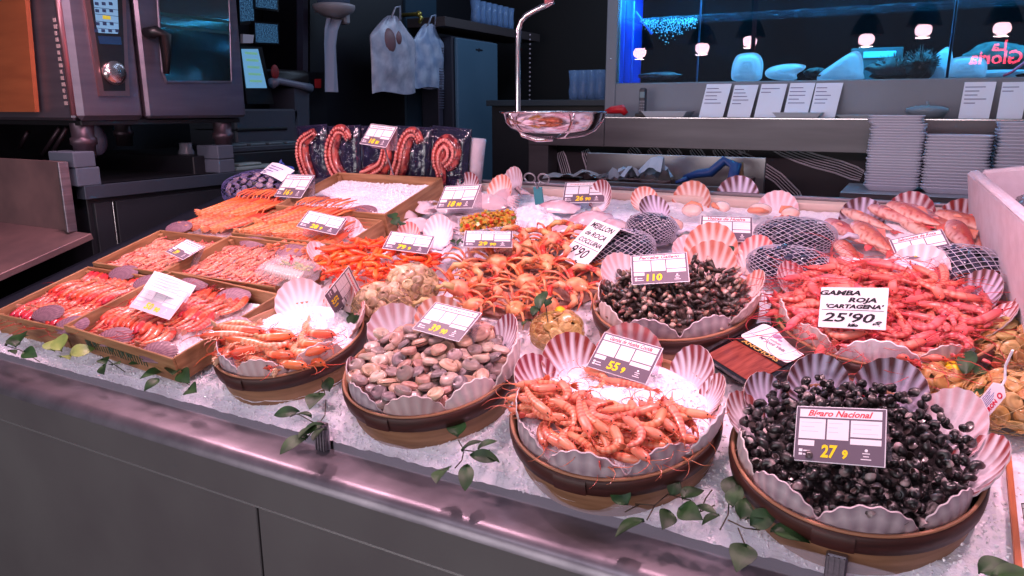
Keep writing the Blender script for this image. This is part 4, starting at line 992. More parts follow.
# prawns
def prawn_mat(name, rnd=.16, rough=.3, coat=.35): return mat(name, vcol=True, rough=rough, rnd=rnd, rhue=.012, coat=coat, sss=.12, sssr=(1, .3, .2))
def prawn(name, L, rad, curl, c1, c2, c3, m, ant=True, legs=True, rise=.0, seed=1, straighthead=.35, fan=True, detail=8, nseg=22, antl=1.1, claws=False):
    """body lies on its side; c1 shell, c2 segment bands and legs, c3 head"""
    N_ = nseg; pts = []; rad_ = []; cols = []; a = 0; p = Vector((0, 0, 0)); st = L/N_
    for i in range(N_+1):
        t = i/N_; pts.append(p.copy()); 
        if t < .38: r = rad*(.25+.85*min(1, t/.14)**.6) if t < .14 else rad*1.08
        else: r = rad*(1.0-.62*((t-.38)/.62)**1.25)*(1.05 if i % 2 else .97)
        if t > .38 and i % 2 == 0: r *= 1.07
        if t > .96: r *= .6
        rad_.append(r); cols.append(mixc(c3, c1, min(1, t*2.4)) if t < .38 else (c2 if i % 2 else c1))
        if t > straighthead: a += curl/(N_*(1-straighthead))
        p = p+Vector((math.cos(a), -math.sin(a), rise*math.sin(t*3)*.3))*st
    c = sum(pts, Vector())/len(pts); pts = [q-c for q in pts]
    b = MB(); b.tube(pts, rad_, detail, flat=.82, cols=cols, up=(0, 0, 1))
    h = (pts[1]-pts[0]).normalized(); b.cc = c3
    b.tube([pts[1]+Vector((0, rad*.3, 0)), pts[0]-h*L*.13+Vector((0, rad*.7, 0))], [rad*.3, rad*.05], 4)       # beak
    o = b.build(name, m, None, True, link=False)
    if fan:
        b = MB(); b.cc = c2; d = (pts[-1]-pts[-2]).normalized(); sd = Vector((0, 0, 1)); e = pts[-1]
        for k in (-1.4, -.5, .5, 1.4):
            dd = (d+sd*k*.42).normalized(); w = dd.cross(d.cross(sd)).normalized()
            b.tube([e-d*rad*.3, e+dd*L*.07, e+dd*L*.14], [rad*.22, rad*.42, rad*.12], 6, flat=.3, up=d.cross(sd))
        b.build('tail_fan', m, o, True, link=False)
    if legs:
        b = MB(); b.cc = mixc(c2, c1, .3); r = random.Random(seed)
        for i in list(range(4, 9))+list(range(10, 18, 2)):
            if i >= N_: break
            q = pts[i]; d = (pts[i+1]-pts[i]).normalized(); inn = Vector((d.y, -d.x, 0)); l = L*(.17 if i < 9 else .07)*r.uniform(.8, 1.1)
            q1 = q+inn*(rad*.8+l*.5)+Vector((0, 0, r.uniform(-.3, .3)*l)); q2 = q1+(inn*.4-d*.8)*l*.6+Vector((0, 0, r.uniform(-.3, .1)*l))
            b.tube([q+inn*rad*.5, q1, q2], [rad*.14, rad*.1, rad*.04], 3 if i < 9 else 4)
        b.build('legs', m, o, True, link=False)
    if ant:
        r = random.Random(seed+5)
        for k in range(2):
            b = MB(); b.cc = c3; q = pts[0]; ln = L*antl; an = r.uniform(-.6, .6)+(k-.5)*.5; P = [q]; 
            for j in range(7):
                q = q-Vector((math.cos(an), math.sin(an), 0))*ln/7+Vector((0, 0, .02*ln*math.cos(j*.75))); an += r.uniform(.05, .5)*(1 if k else -1); P.append(q)
            b.tube(P, [rad*.075]*6+[rad*.03]*2, 3); b.build('antenna', m, o, True, link=False)
    b = MB(); b.cc = S(16, 10, 12)
    for s_ in (-1, 1): b.ball(pts[1]+Vector((0, rad*.35, s_*rad*.45)), rad*.2, 6, 4)
    b.build('eyes', m, o, True, link=False)
    if claws:
        for s_ in (-1, 1):
            b = MB(); b.cc = mixc(c1, c2, .5); q = pts[4]+Vector((0, 0, s_*rad*.6)); f = -h
            P = [q, q-h*L*.12+Vector((0, -rad*1.0, s_*rad*.8)), q-h*L*.3+Vector((0, -rad*.6, s_*rad*1.2)), q-h*L*.56+Vector((0, -rad*.4, s_*rad*.8))]
            b.tube(P, [rad*.16, rad*.22, rad*.36, rad*.12], 6); b.tube([P[2], P[3]+Vector((0, rad*.5, s_*rad*.3))], [rad*.2, rad*.06], 4)
            b.build('claw', m, o, True, link=False)
    sph = [(*pts[int(k*N_)], rad*1.05*(1-.35*(k > .7))) for k in (.06, .28, .5, .72, .95)]
    return o, sph
# clams
def clam(name, a, col1, col2, m, ratio=.82, thick=.46, gap=0, seed=1):
    b = MB(); r = random.Random(seed); sd = r.uniform(0, 9)
    def fn(sg):
        def g(u, v):
            an = 2*PI*u; o = Vector((a*math.cos(an), a*ratio*math.sin(an)*(1-.08*math.cos(an)), 0)); bk = Vector((-.12*a, a*ratio*.80, 0))
            s_ = v**.8; p = bk+(o-bk)*s_; rho = s_
            z = thick*a*(rho**.35)*max(0, (1-rho**3.2))**.62+.05*a*(1-rho)
            if v > 0: z += .008*a*math.sin(v*50)*(1 if v < .97 else 0)
            k = .5+.5*math.sin(v*19+sd+1.4*math.sin(u*9+sd)); k = min(1, max(0, .15+k*.35+.6*mn.noise(Vector((u*6, v*3, sd)))))
            t_ = gap*max(0, -(p.y-bk.y))/a
            return (p.x, p.y, sg*(z+t_*a)), mixc(col1, col2, k)
        return g
    o = None
    for sg in (1, -1):
        b = MB(); b.grid(fn(sg), 22, 9, cu=True, flip=sg < 0)
        if sg == 1: o = b.build(name, m, None, True, link=False)
        else: b.build('lower_valve', m, o, True, link=False)
    b = MB(); b.cc = mixc(col2, S(90, 70, 60), .4); b.tube([(-.35*a, a*ratio*.78, 0), (-.12*a, a*ratio*.88, 0), (.1*a, a*ratio*.8, 0)], [a*.03, a*.07, a*.03], 6); b.build('hinge', m, o, True, link=False)
    return o, [(-.4*a, 0, 0, thick*a*.9), (.4*a, 0, 0, thick*a*.9), (0, .1*a, 0, thick*a*1.05), (0, -.45*a, 0, thick*a*.7)]
# sea snails
def snail(name, R, cols, m, seed=1, turns=2.7):
    b = MB(); r = random.Random(seed); NT = 34; n = 9; rings = []
    for i in range(NT+1):
        t = i/NT; g = math.exp(-2.15*(1-t)); an = t*turns*2*PI; tr = .52*g; ctr = Vector((.47*g*math.cos(an), .47*g*math.sin(an), -.95*g+.6))*R
        k = .5+.5*mn.noise(Vector((t*14, seed, 0))); ring = []
        for j in range(n):
            f = 2*PI*j/n; d = Vector((math.cos(an)*math.cos(f), math.sin(an)*math.cos(f), math.sin(f)*1.12)); c = mixc(cols[0], cols[1], max(0, min(1, k+.4*math.sin(f*3))))
            if i >= NT-1: c = cols[2]
            ring.append(b.vert(ctr+d*tr*R*(1 if i < NT else .93), c))
        rings.append((ring, ctr))
    for (a, _), (c, _) in zip(rings, rings[1:]):
        for k in range(n): b.face(a[k], a[(k+1) % n], c[(k+1) % n], c[k])
    b.face(*rings[0][0])
    o = b.build(name, m, None, True, link=False)
    b = MB(); ring, ctr = rings[-1]; b.cc = cols[3]; mid = b.vert(sum((Vector(bv) for bv in [ctr]), Vector()))
    # horny lid set a little inside the mouth
    prev = rings[-2][1]; q = [b.vert(ctr.lerp(prev, .25)+(Vector(pp)-ctr)*.9) for pp in [vv for vv in RING(rings, n, R, turns)]]
    for k in range(n): b.face(mid, q[k], q[(k+1) % n])
    b.build('operculum', m, o, True, link=False)
    return o, [(0, 0, 0, R*.86)]
def RING(rings, n, R, turns):
    an = turns*2*PI; c = rings[-1][1]
    return [c+Vector((math.cos(an)*math.cos(2*PI*j/n), math.sin(an)*math.cos(2*PI*j/n), math.sin(2*PI*j/n)*1.12))*.5*R for j in range(n)]

# ------------------------------------------------------------------ baskets
BW = mat('basket_wood', S(158, 116, 86), .55, 0, S(130, 92, 64), 6, stretch=(1, 1, 8), bump=.08)
BR = mat('dark_bamboo', S(76, 38, 32), .5, 0, S(50, 24, 22), 12, stretch=(1, 1, 6))
BL = mat('bamboo_lip', S(166, 112, 84), .5)
def basket(x, y, R, label, zt=.08, depth=.10):
    t = empty('round_basket', at(x, y, zt-depth)); tag(t, label, 'basket')
    b = MB(); b.lathe([(R*.90, 0), (R*.935, .02), (R*.975, depth-.02), (R*.975, depth), (R*.955, depth), (R*.915, .022), (.0001, .02)], 64); b.lathe([(.0001, 0), (R*.90, 0)], 48); b.build('wooden_tub', BW, t, True)
    b = MB(); b.lathe([(R*.965, depth-.033), (R, depth-.033), (R*1.008, depth-.018), (R*1.004, depth-.003), (R*.985, depth+.001), (R*.97, depth)], 72); b.build('dark_hoop', BR, t, True)
    b = MB(); b.lathe([(R*.985, depth), (R*.99, depth+.004), (R*.965, depth+.005), (R*.955, depth)], 72); b.build('rim_lip', BL, t, True)
    b = MB(); b.lathe([(R*1.004, depth-.034), (R*1.022, depth-.031), (R*1.022, depth-.004), (R*1.0, depth-.001)], 10, -1.75, -1.45); b.build('hoop_overlap', BR, t, True)
    return t
def ring_shells(x, y, R, zt, spec, where):
    """spec: list of (clock degrees, kind, size, tilt, words)"""
    for deg, kind, s_, tl, words in spec:
        if deg <= -20: tl = 1.28                     # front shells stand steep, their outer faces to the shoppers
        a_ = math.radians(deg); rr = R*.97-.085*s_*math.cos(tl)*1.05-(.022 if deg <= -20 else .0)
        put_shell(kind, x+rr*math.cos(a_), y+rr*math.sin(a_), zt+(.004 if deg <= -20 else .034)-.085*s_*math.sin(tl)*.95, a_, tl, s_, words+' '+where, roll=0)
def mound(x, y, R, z, h, label, seed=1, m=None, name='crushed_ice', flat=False, base=.06):
    b = MB(); rg = np.random.RandomState(seed)
    def fn(u, v):
        r_ = R*v; a_ = 2*PI*u; zz = z+h*(1-v**2)+.010*mn.noise(Vector((math.cos(a_)*v*4+seed, math.sin(a_)*v*4, 0)))+rg.uniform(-.0022, .0022)
        if v > .97: zz -= base
        return (r_*math.cos(a_), r_*math.sin(a_), zz)
    b.grid(fn, 90, 34, cu=True, flip=True); o = b.build(name, m or ICE, None, True); o.matrix_world = at(x, y); tag(o, label, 'ice', kind='stuff'); return o
def mchips(x, y, R, z, h, n, seed, label):
    def fn(r):
        a_ = r.uniform(0, 2*PI); v = math.sqrt(r.random())*.97; return R*v*math.cos(a_), R*v*math.sin(a_), z+h*(1-v*v)+.001
    o = chips(n, fn, seed, .002, .0055).build('ice_chips', ICECH); o.matrix_world = at(x, y); tag(o, label, 'ice', kind='stuff')

BK = {'peri': (.428, .03, .208), 'shr': (-.012, .012, .212), 'clam': (-.478, .045, .208), 'eas': (-.925, .05, .198), 'perc': (-.03, .49, .205), 'gam': (.44, .55, .24)}

# ---- periwinkles
x, y, R = BK['peri']; basket(x, y, R, 'round wooden basket of dark periwinkles at the front right')
ring_shells(x, y, R, .08, [(-158, 'cream', 1.05, .9, 'at the far left of'), (-120, 'lilac', 1.15, .95, 'at the front left of'), (-78, 'lilac', 1.3, .9, 'at the very front of'), (-35, 'lilac', 1.1, .95, 'at the front right of'), (0, 'lilac', 1.2, .85, 'at the right of'),
    (36, 'pale', 1.2, .9, 'at the back right of'), (75, 'brownrim', 1.15, 1.0, 'at the back of'), (115, 'brownrim', 1.0, 1.05, 'at the back left, behind the snails of'), (152, 'brownrim', .85, .95, 'at the left rear of'), (175, 'tan', .9, .8, 'at the left rim of')], 'the periwinkle basket')
PM = mat('snail_shell', vcol=True, rough=.32, rnd=.35, rhue=.02, coat=.45, bump=.15, bscale=200)
per = [snail('periwinkle', .0148*s_, (S(40, 34, 36), S(18, 15, 17), c, S(48, 36, 34)), PM, k) for k, (s_, c) in enumerate(((1.05, S(150, 130, 130)), (.95, S(60, 52, 54)), (1.12, S(70, 60, 60)), (.85, S(170, 150, 150)), (1.0, S(46, 40, 42))))]
PP = pile(11, 300, per, lambda a_, b_: a_*a_+b_*b_ < .186**2, lambda a_, b_: .070+.022*(1-(a_*a_+b_*b_)/.03), 10, 3, pack=.85, extent=(-.19, .19, -.19, .19))
for k, M in PP: inst(per[k][0], at(x, y) @ M, 'dark wet periwinkle snail heaped in the front right basket', 'sea snail', 'periwinkles in the front right basket')
mound(x, y, .19, .06, .02, 'dark packed periwinkles underneath the heap', 5, mat('packed_snails', S(16, 13, 15), .35, 0, S(34, 27, 28), 70, bump=1, bscale=90), 'packed_snails')

# ---- clams
x, y, R = BK['clam']; basket(x, y, R, 'round wooden basket of brown clams at the front, left of the shrimp basket')
ring_shells(x, y, R, .08, [(-150, 'tan', 1.0, .9, 'at the front left of'), (-112, 'lilac', 1.15, .9, 'at the front of'), (-68, 'tan', 1.25, .9, 'at the front, right of centre, of'), (-28, 'cream', 1.2, .95, 'at the right front of'), (10, 'cream', 1.25, 1.1, 'at the right side of'),
    (48, 'redrim', 1.0, .95, 'at the back right of'), (150, 'cream', 1.3, .95, 'at the back left of'), (115, 'pink', 1.1, .95, 'at the back of')], 'the brown clam basket')
CM = mat('clam_shell', vcol=True, rough=.4, rnd=.22, rhue=.02, coat=.3, bump=.1, bscale=160)
cl = [clam('clam', .0225*s_, c1, c2, CM, ratio=rt_, seed=k, gap=g_) for k, (s_, c1, c2, rt_, g_) in enumerate(((1.05, S(196, 150, 132), S(122, 88, 82), .8, 0), (.95, S(160, 132, 126), S(104, 88, 92), .84, 0), (1.1, S(206, 166, 144), S(150, 106, 90), .76, .03), (.9, S(140, 118, 120), S(96, 80, 84), .84, .08), (1.0, S(216, 184, 168), S(160, 128, 122), .8, 0)))]
for k, M in pile(21, 150, cl, lambda a_, b_: a_*a_+b_*b_ < .172**2, lambda a_, b_: .070+.018*(1-(a_*a_+b_*b_)/.03), 10, .5, pack=.8, extent=(-.172, .172, -.172, .172)):
    inst(cl[k][0], at(x, y) @ M, 'brown-grey clam heaped in the basket left of the shrimp basket', 'clam', 'brown clams in the basket')
mound(x, y, .19, .062, .015, 'ice under the brown clams', 6)

# ---- pink shrimp basket on ice
x, y, R = BK['shr']; basket(x, y, R, 'round wooden basket of cooked pink shrimp on ice at the front centre')
ring_shells(x, y, R, .08, [(-165, 'cream', 1.05, .95, 'at the left of'), (-128, 'lilac', 1.1, .85, 'at the front left of'), (-85, 'lilac', 1.35, .85, 'at the front of'), (-42, 'lilac', 1.2, .95, 'at the front right of'), (-8, 'pale', 1.15, 1.0, 'at the right of'), (25, 'redrim', .8, .95, 'at the right rear of'),
    (52, 'redrim', 1.05, 1.0, 'at the back right of'), (100, 'pink', 1.25, 1.0, 'behind the price card of'), (140, 'redrim', 1.15, .95, 'at the back left of'), (170, 'redrim', 1.0, .9, 'at the left rear of')], 'the front centre shrimp basket')
SM = prawn_mat('cooked_shrimp')
o1, o2, o3 = S(240, 158, 124), S(216, 98, 70), S(226, 118, 88)
sh = [prawn('shrimp', L, .0092, cv, o1, o2, o3, SM, seed=k, antl=.5) for k, (L, cv) in enumerate(((.115, .7), (.105, 2.2), (.12, .35), (.10, 3.0), (.11, 1.4)))]
mound(x, y, .20, .072, .024, 'crushed ice filling the front centre shrimp basket', 7); mchips(x, y, .19, .073, .024, 1500, 9, 'ice chips in the front centre shrimp basket')
for k, M in pile(31, 66, sh, lambda a_, b_: a_*a_+b_*b_ < .166**2 and b_ < -.05+.05*abs(a_)/.16, lambda a_, b_: .078+.02*(1-(a_*a_+b_*b_)/.035), 12, .12, pack=.45, extent=(-.17, .17, -.17, .01),
    yaw=lambda a_, b_, r: r.choice([.1, 3.2, -.4, 2.8])+r.normal(0, .45)):
    inst(sh[k][0], at(x, y) @ M, 'cooked orange-pink shrimp heaped on ice in the front centre basket', 'shrimp', 'cooked shrimp in the front centre basket')
for k, (px, py, rz) in enumerate(((598, 379, -.2), (627, 386, .1))): 
    q = bed(px, py, .09); inst(sh[(1, 2)[k]][0], at(q.x, q.y, .094, rz), ('curled', 'straight')[k]+' cooked shrimp lying alone just below the 55 9 card', 'shrimp')

# ---- left basket with larger prawns on ice
x, y, R = BK['eas']; basket(x, y, R, 'round wooden basket with ice and large orange prawns left of the clam basket')
ring_shells(x, y, R, .08, [(-172, 'pale', 1.0, .8, 'at the left of'), (-140, 'pale', .8, .9, 'at the front left of'), (-108, 'lilac', 1.0, .95, 'at the front of'), (-70, 'tan', 1.2, .95, 'at the front right of'), (-25, 'tan', 1.25, 1.0, 'at the right of'), (80, 'pink', 1.1, 1.0, 'at the back of'), (122, 'pale', 1.2, .95, 'at the back left of'), (35, 'pink', .9, .9, 'at the back right of')], 'the large prawn basket')
LM = prawn_mat('big_prawn'); lg = [prawn('large_prawn', L, .0125, cv, S(236, 120, 78), S(240, 190, 156), S(214, 84, 52), LM, seed=20+k, antl=.4) for k, (L, cv) in enumerate(((.155, .5), (.15, 1.5), (.16, .2), (.14, 2.1)))]
mound(x, y, .188, .068, .022, 'crushed ice filling the basket of large orange prawns', 8); mchips(x, y, .18, .069, .022, 1500, 12, 'ice chips in the basket of large orange prawns')
for k, M in pile(41, 21, lg, lambda a_, b_: a_*a_+b_*b_ < .158**2 and b_ < -.035, lambda a_, b_: .073+.01*(1-(a_*a_+b_*b_)/.03), 8, .12, pack=.5, extent=(-.16, .16, -.16, .0), yaw=lambda a_, b_, r: r.choice([.25, 3.4])+r.normal(0, .3)):
    inst(lg[k][0], at(x, y) @ M, 'large cooked prawn, orange with pale bands, heaped in the left ice basket', 'prawn', 'large prawns in the left ice basket')
q = bed(315, 332, .09); inst(lg[1][0], at(q.x, q.y, .095, .2+PI), 'single large orange prawn lying alone on the ice below the sideways price card', 'prawn')
q = bed(240, 331, .09); inst(lg[2][0], at(q.x, q.y, .095, .05), 'single large orange prawn at the back left of the left ice basket', 'prawn')

# ---- goose barnacles
x, y, R = BK['perc']; basket(x, y, R, 'round wooden basket of goose barnacles behind the shrimp basket')
ring_shells(x, y, R, .08, [(-172, 'pink', 1.0, .9, 'at the left of'), (-130, 'tan', 1.15, .85, 'at the front left of'), (-90, 'lilac', 1.2, .8, 'at the front of'), (-48, 'lilac', 1.2, .75, 'at the front right of'), (-12, 'tan', 1.1, .9, 'at the right of'), (20, 'pink', 1.0, .9, 'at the back right of'), (75, 'pink', 1.3, .9, 'at the back of'), (155, 'pale', 1.1, .8, 'at the back left of')], 'the goose barnacle basket')
BM = mat('barnacle', vcol=True, rough=.35, rnd=.3, rhue=.02, coat=.4, bump=.3, bscale=220)
def barn(seed):
    r = random.Random(seed); b = MB(); L = .03; bd = r.uniform(-.5, .5); a_ = [(0, 0, 0), (L*.4, bd*L*.2, 0), (L*.8, bd*L*.5, .002)]
    b.tube(a_, [.0035, .0052, .0062], 7, cols=[S(40, 30, 28), S(62, 46, 42), S(48, 32, 28)]); o = b.build('goose_barnacle', BM, None, True, link=False)
    b = MB(); e = Vector(a_[-1]); d = Vector((1, bd*.6, .1)).normalized(); c = r.choice([S(176, 150, 138), S(150, 96, 80), S(100, 76, 74), S(70, 54, 54), S(120, 84, 74)]); b.cc = c
    b.tube([e-d*.001, e+d*.004, e+d*.009, e+d*.014], [.0052, .0072, .0056, .0012], 6, flat=.62, cols=[S(120, 50, 44), c, c, S(150, 70, 60)]); b.build('plates', BM, o, True, link=False)
    return o, [(.004, 0, 0, .005), (.018, bd*.006, 0, .006), (.034, bd*.016, 0, .0065)]
bn = [barn(k) for k in range(6)]
for k, M in pile(51, 300, bn, lambda a_, b_: a_*a_+b_*b_ < .168**2, lambda a_, b_: .066+.024*(1-(a_*a_+b_*b_)/.03), 5, .9, pack=.6, extent=(-.17, .17, -.17, .17)):
    inst(bn[k][0], at(x, y) @ M @ Matrix.Scale(1.12, 4), 'dark goose barnacle with pale tip heaped in the barnacle basket', 'goose barnacle', 'goose barnacles in the basket')
mound(x, y, .19, .05, .026, 'dark matted barnacle stalks below the heap', 9, mat('packed_barnacles', S(34, 28, 28), .4, 0, S(110, 84, 78), 60, bump=1, bscale=80), 'barnacle_stalks')

# ---- red prawns 'gamba roja'
x, y, R = BK['gam']; basket(x, y, R, 'round wooden basket of red prawns carrying the handwritten sign')
ring_shells(x, y, R, .08, [(-160, 'tan', 1.0, .9, 'at the left of'), (-125, 'tan', 1.1, .85, 'at the front left of'), (-88, 'pale', 1.45, .75, 'at the front of'), (-55, 'brownrim', 1.0, .8, 'at the front right of'), (-5, 'lilac', 1.0, .8, 'at the right of'), (30, 'brownrim', 1.05, .9, 'at the right rear of'), (72, 'pale', 1.2, .8, 'at the back of'), (160, 'tan', .9, .9, 'at the back left of')], 'the red prawn basket with handwritten sign')
RM = prawn_mat('red_prawn_raw', .2); rp = [prawn('red_prawn', L, .0095, cv, S(236, 140, 128), S(204, 76, 72), S(200, 60, 62), RM, seed=40+k, antl=1.2) for k, (L, cv) in enumerate(((.135, 2.3), (.125, 3.3), (.14, 1.3), (.13, 2.9), (.14, .7)))]
for k, M in pile(61, 185, rp, lambda a_, b_: a_*a_+b_*b_ < .2**2, lambda a_, b_: .058+.02*(1-(a_*a_+b_*b_)/.04), 10, .2, pack=.42, extent=(-.2, .2, -.2, .2)):
    inst(rp[k][0], at(x, y) @ M, 'raw red prawn tangled in the heap around the handwritten prawn sign', 'prawn', 'red prawns around the handwritten sign')
mound(x, y, .225, .05, .02, 'ice under the red prawns with the handwritten sign', 10)
mound(.63, .58, .075, .07, .02, 'patch of crushed ice on the right side of the red prawns', 14)

# ---- bright orange cooked prawns, behind the left ice basket
OM = prawn_mat('bright_orange_prawn', .14); op = [prawn('orange_prawn', .072, .0075, cv, S(250, 112, 50), S(240, 84, 34), S(236, 72, 36), OM, seed=60+k, ant=False) for k, cv in enumerate((.8, 2.0, 1.4))]
for k, M in pile(71, 150, op, lambda a_, b_: (a_/.21)**2+(b_/.13)**2 < 1, lambda a_, b_: .05+.045*(1-(a_/.21)**2-(b_/.13)**2), 6, .3, pack=.5, extent=(-.21, .21, -.13, .13)):
    inst(op[k][0], at(-.99, .50) @ M, 'small bright orange cooked prawn heaped behind the netted cockles', 'prawn', 'bright orange prawns behind the cockles')
mound(-.99, .50, .2, .0, .05, 'ice mound under the bright orange prawns', 15, base=.03)
for i, (px, py, kind, dg, tl, s_, wd) in enumerate(((322, 268, 'pale', 200, .9, 1.0, 'at the left end of'), (350, 243, 'pale', 120, .9, 1.0, 'behind'), (335, 290, 'tan', 240, .9, .9, 'at the front left of'), (446, 262, 'pale', 20, .6, .8, 'at the right end of'))):
    q = bed(px, py, .02); put_shell(kind, q.x-.05*math.cos(math.radians(dg)), q.y-.05*math.sin(math.radians(dg)), .02, math.radians(dg), tl, s_, wd+' the bright orange prawns')

# ---- crabs
CRM_ = mat('cooked_crab', vcol=True, rough=.42, rnd=.14, rhue=.015, coat=.25, bump=.35, bscale=140)
def crab(seed):
    r = random.Random(seed); W_ = .038; cc, ce, lc = S(228, 164, 118), S(186, 74, 46), S(200, 78, 46); b = MB()
    def fn(u, v, sg=1):
        a_ = 2*PI*u; ox = W_*math.cos(a_)*(1+.06*math.cos(3*a_)); oy = W_*.72*math.sin(a_)*(1+.08*math.sin(a_))
        if math.sin(a_) > 0: ox += 0; oy *= 1+.03*math.cos(a_*18)
        z = sg*(.017 if sg > 0 else .012)*(1-v**2.4)+.0016*mn.noise(Vector((ox*v*90, oy*v*90, seed)))
        return (ox*v, oy*v, z), mixc(cc, ce, min(1, v**3*.8+1.3*max(0, mn.noise(Vector((ox*v*60, oy*v*60, seed+3))))))
    b.grid(lambda u, v: fn(u, v, 1), 36, 8, cu=True); b.grid(lambda u, v: fn(u, v, -1), 36, 5, cu=True, flip=True)
    o = b.build('crab', CRM_, None, True, link=False)
    for s_ in (-1, 1):
        for k in range(4):
            b = MB(); a_ = math.radians(28-k*24); d = Vector((s_*math.cos(a_), math.sin(a_)-.1, 0)).normalized(); p = Vector((s_*W_*.8, W_*(.3-k*.26), 0)); l = .038*r.uniform(.9, 1.15)
            q1 = p+d*l+Vector((0, 0, .016)); q2 = q1+Vector((d.x*.8, d.y-.25, -.1)).normalized()*l*.8; q3 = q2+Vector((d.x*.3, d.y-.5, -.55)).normalized()*l*.6
            b.tube([p, p+d*l*.5+Vector((0, 0, .012)), q1, q2, q3], [.004, .0044, .0038, .0034, .001], 6, flat=.7, cols=[cc, lc, mixc(lc, cc, .8), lc, mixc(cc, lc, .1)]); b.build('leg', CRM_, o, True, link=False)
        b = MB(); p = Vector((s_*W_*.72, W_*.42, 0)); q1 = p+Vector((s_*.024, .018, .006)); q2 = q1+Vector((-s_*.008, .026, .004)); q3 = q2+Vector((-s_*.03, .006, .0)); q4 = q3+Vector((-s_*.018, -.006, 0))
        b.tube([p, q1], [.007, .009], 7, cols=[lc, lc]); b.tube([q1, q2, q2.lerp(q3, .5), q3], [.006, .009, .0095, .006], 8, cols=[lc, cc, cc, lc]); b.tube([q3, q4], [.007, .0015], 6, cols=[lc, S(70, 40, 40)])
        b.tube([q2.lerp(q3, .6)+Vector((0, .009, 0)), q3+Vector((-s_*.008, .009, 0)), q4+Vector((0, .003, 0))], [.006, .005, .001], 6, cols=[cc, lc, S(70, 40, 40)]); b.build('claw', CRM_, o, True, link=False)
    b = MB(); b.cc = S(30, 16, 14)
    for s_ in (-1, 1): b.ball((s_*.01, W_*.74, .004), .003, 6, 4)
    b.build('eyes', CRM_, o, True, link=False); return o, None
cb = [crab(k) for k in range(3)]
CR = [(515, 309, 'front left'), (474, 305, 'frontmost'), (548, 305, 'front'), (478, 283, 'left'), (526, 282, 'central yellow-backed'), (577, 285, 'right hand'), (470, 264, 'rear left'), (497, 262, 'rear, left of centre,'), (545, 262, 'rear, right of centre,'), (583, 268, 'far right'), (530, 246, 'back'), (552, 238, 'rearmost'), (505, 248, 'back left'), (575, 246, 'back right'), (458, 288, 'leftmost')]
r = random.Random(3)
for i, (px, py, wd) in enumerate(CR):
    h_ = .05+.012*(i % 3); q = bed(px, py, h_); o = inst(cb[i % 3][0], at(q.x, q.y, h_, r.uniform(-.5, .5)-.45, rx=.25+r.uniform(-.15, .25), ry=r.uniform(-.2, .2), s=r.uniform(.92, 1.1)), wd+' cooked orange crab of the crab heap behind the clams', 'crab', 'cooked crabs')
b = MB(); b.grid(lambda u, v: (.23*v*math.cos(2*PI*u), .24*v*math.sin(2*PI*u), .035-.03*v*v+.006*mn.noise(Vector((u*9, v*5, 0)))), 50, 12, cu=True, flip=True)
o = b.build('crushed_ice', mat('shaded_crab_litter', S(120, 62, 48), .5, 0, S(190, 150, 140), 20, bump=.5), None, True); o.name = 'crab_bed'; o.matrix_world = at(-.51, .64, .0, 0); tag(o, 'reddish layer of crab legs under the crab heap, coloured as if shaded', 'crab legs', kind='stuff')  # dark tone stands for the shade beneath and between the crabs
cbl = crab(9)
# loose legs filling between crabs
b = MB(); lc = S(226, 96, 58); b.tube([(-.035, 0, 0), (-.01, .006, .006), (.02, .003, .003), (.045, -.008, 0)], [.0042, .0056, .005, .001], 6, flat=.7, cols=[lc, S(240, 150, 110), lc, S(246, 190, 150)]); ll = b.build('crab_piece', CRM_, None, True, link=False)
for k, M in pile(75, 90, [(ll, [(-.02, 0, 0, .005), (.02, 0, 0, .005)])], lambda a_, b_: (a_/.22)**2+(b_/.25)**2 < 1, lambda a_, b_: .04, 2, .3, extent=(-.22, .22, -.25, .25)):
    inst(ll, at(-.51, .64) @ M, 'loose orange crab leg among the heaped crabs', 'crab leg', 'crab legs between the crabs')
# ================================================================== CRATES
def crate(x0, x1, y0, y1, zt, label, hgt=.075, rz=0, floor=True, ms=None):
    cx, cy = (x0+x1)/2, (y0+y1)/2; w, d = (x1-x0)/2, (y1-y0)/2; t = empty('wooden_crate', at(cx, cy, zt-hgt, rz)); tag(t, label, 'crate'); m = ms or WOODC; th = .007
    for nm, a in (('front_board', (-w, w, -d, -d+th, 0, hgt)), ('back_board', (-w, w, d-th, d, 0, hgt)), ('side_board', (-w, -w+th, -d+th, d-th, 0, hgt)), ('side_board', (w-th, w, -d+th, d-th, 0, hgt))):
        b = MB(); b.box(*a, .0015); b.build(nm, m, t)
    b = MB()
    for sx in (-1, 1):
        for sy in (-1, 1): b.box(sx*(w-th-.008)-.008, sx*(w-th-.008)+.008, sy*(d-th-.008)-.008, sy*(d-th-.008)+.008, .002, hgt-.01, .002)
    b.build('corner_post', m, t); b = MB(); b.box(-w+th, w-th, -d+th, d-th, 0, .006); b.build('crate_floor', m, t)
    return t
CA = (-2.065, -1.69, -.10, .245); CB = (-1.665, -1.145, -.12, .255); CC = (-2.06, -1.70, .26, .555); CD = (-1.69, -1.19, .27, .565); CE = (-2.06, -1.71, .575, .93); CF = (-1.70, -1.17, .58, .80); CG = (-1.70, -1.17, .815, 1.20)
crate(*CA, .070, 'wooden crate of red prawns at the front left corner of the display')
cbx = crate(*CB, .085, 'wooden crate of red prawns under the 50 90 card at the front', rz=-.07)
b = MB(); rr = random.Random(6); x_ = -.16
while x_ < .13:
    w_ = rr.choice((.006, .008, .009)); b.box(x_, x_+.0025, -.1895, -.188, .022, .048); b.box(x_, x_+w_, -.1895, -.188, rr.choice((.022, .034, .045)), rr.choice((.048, .0475))) ; x_ += .0125
b.build('stencilled_marks', mat('stencil_green', S(70, 84, 66), .7), cbx)
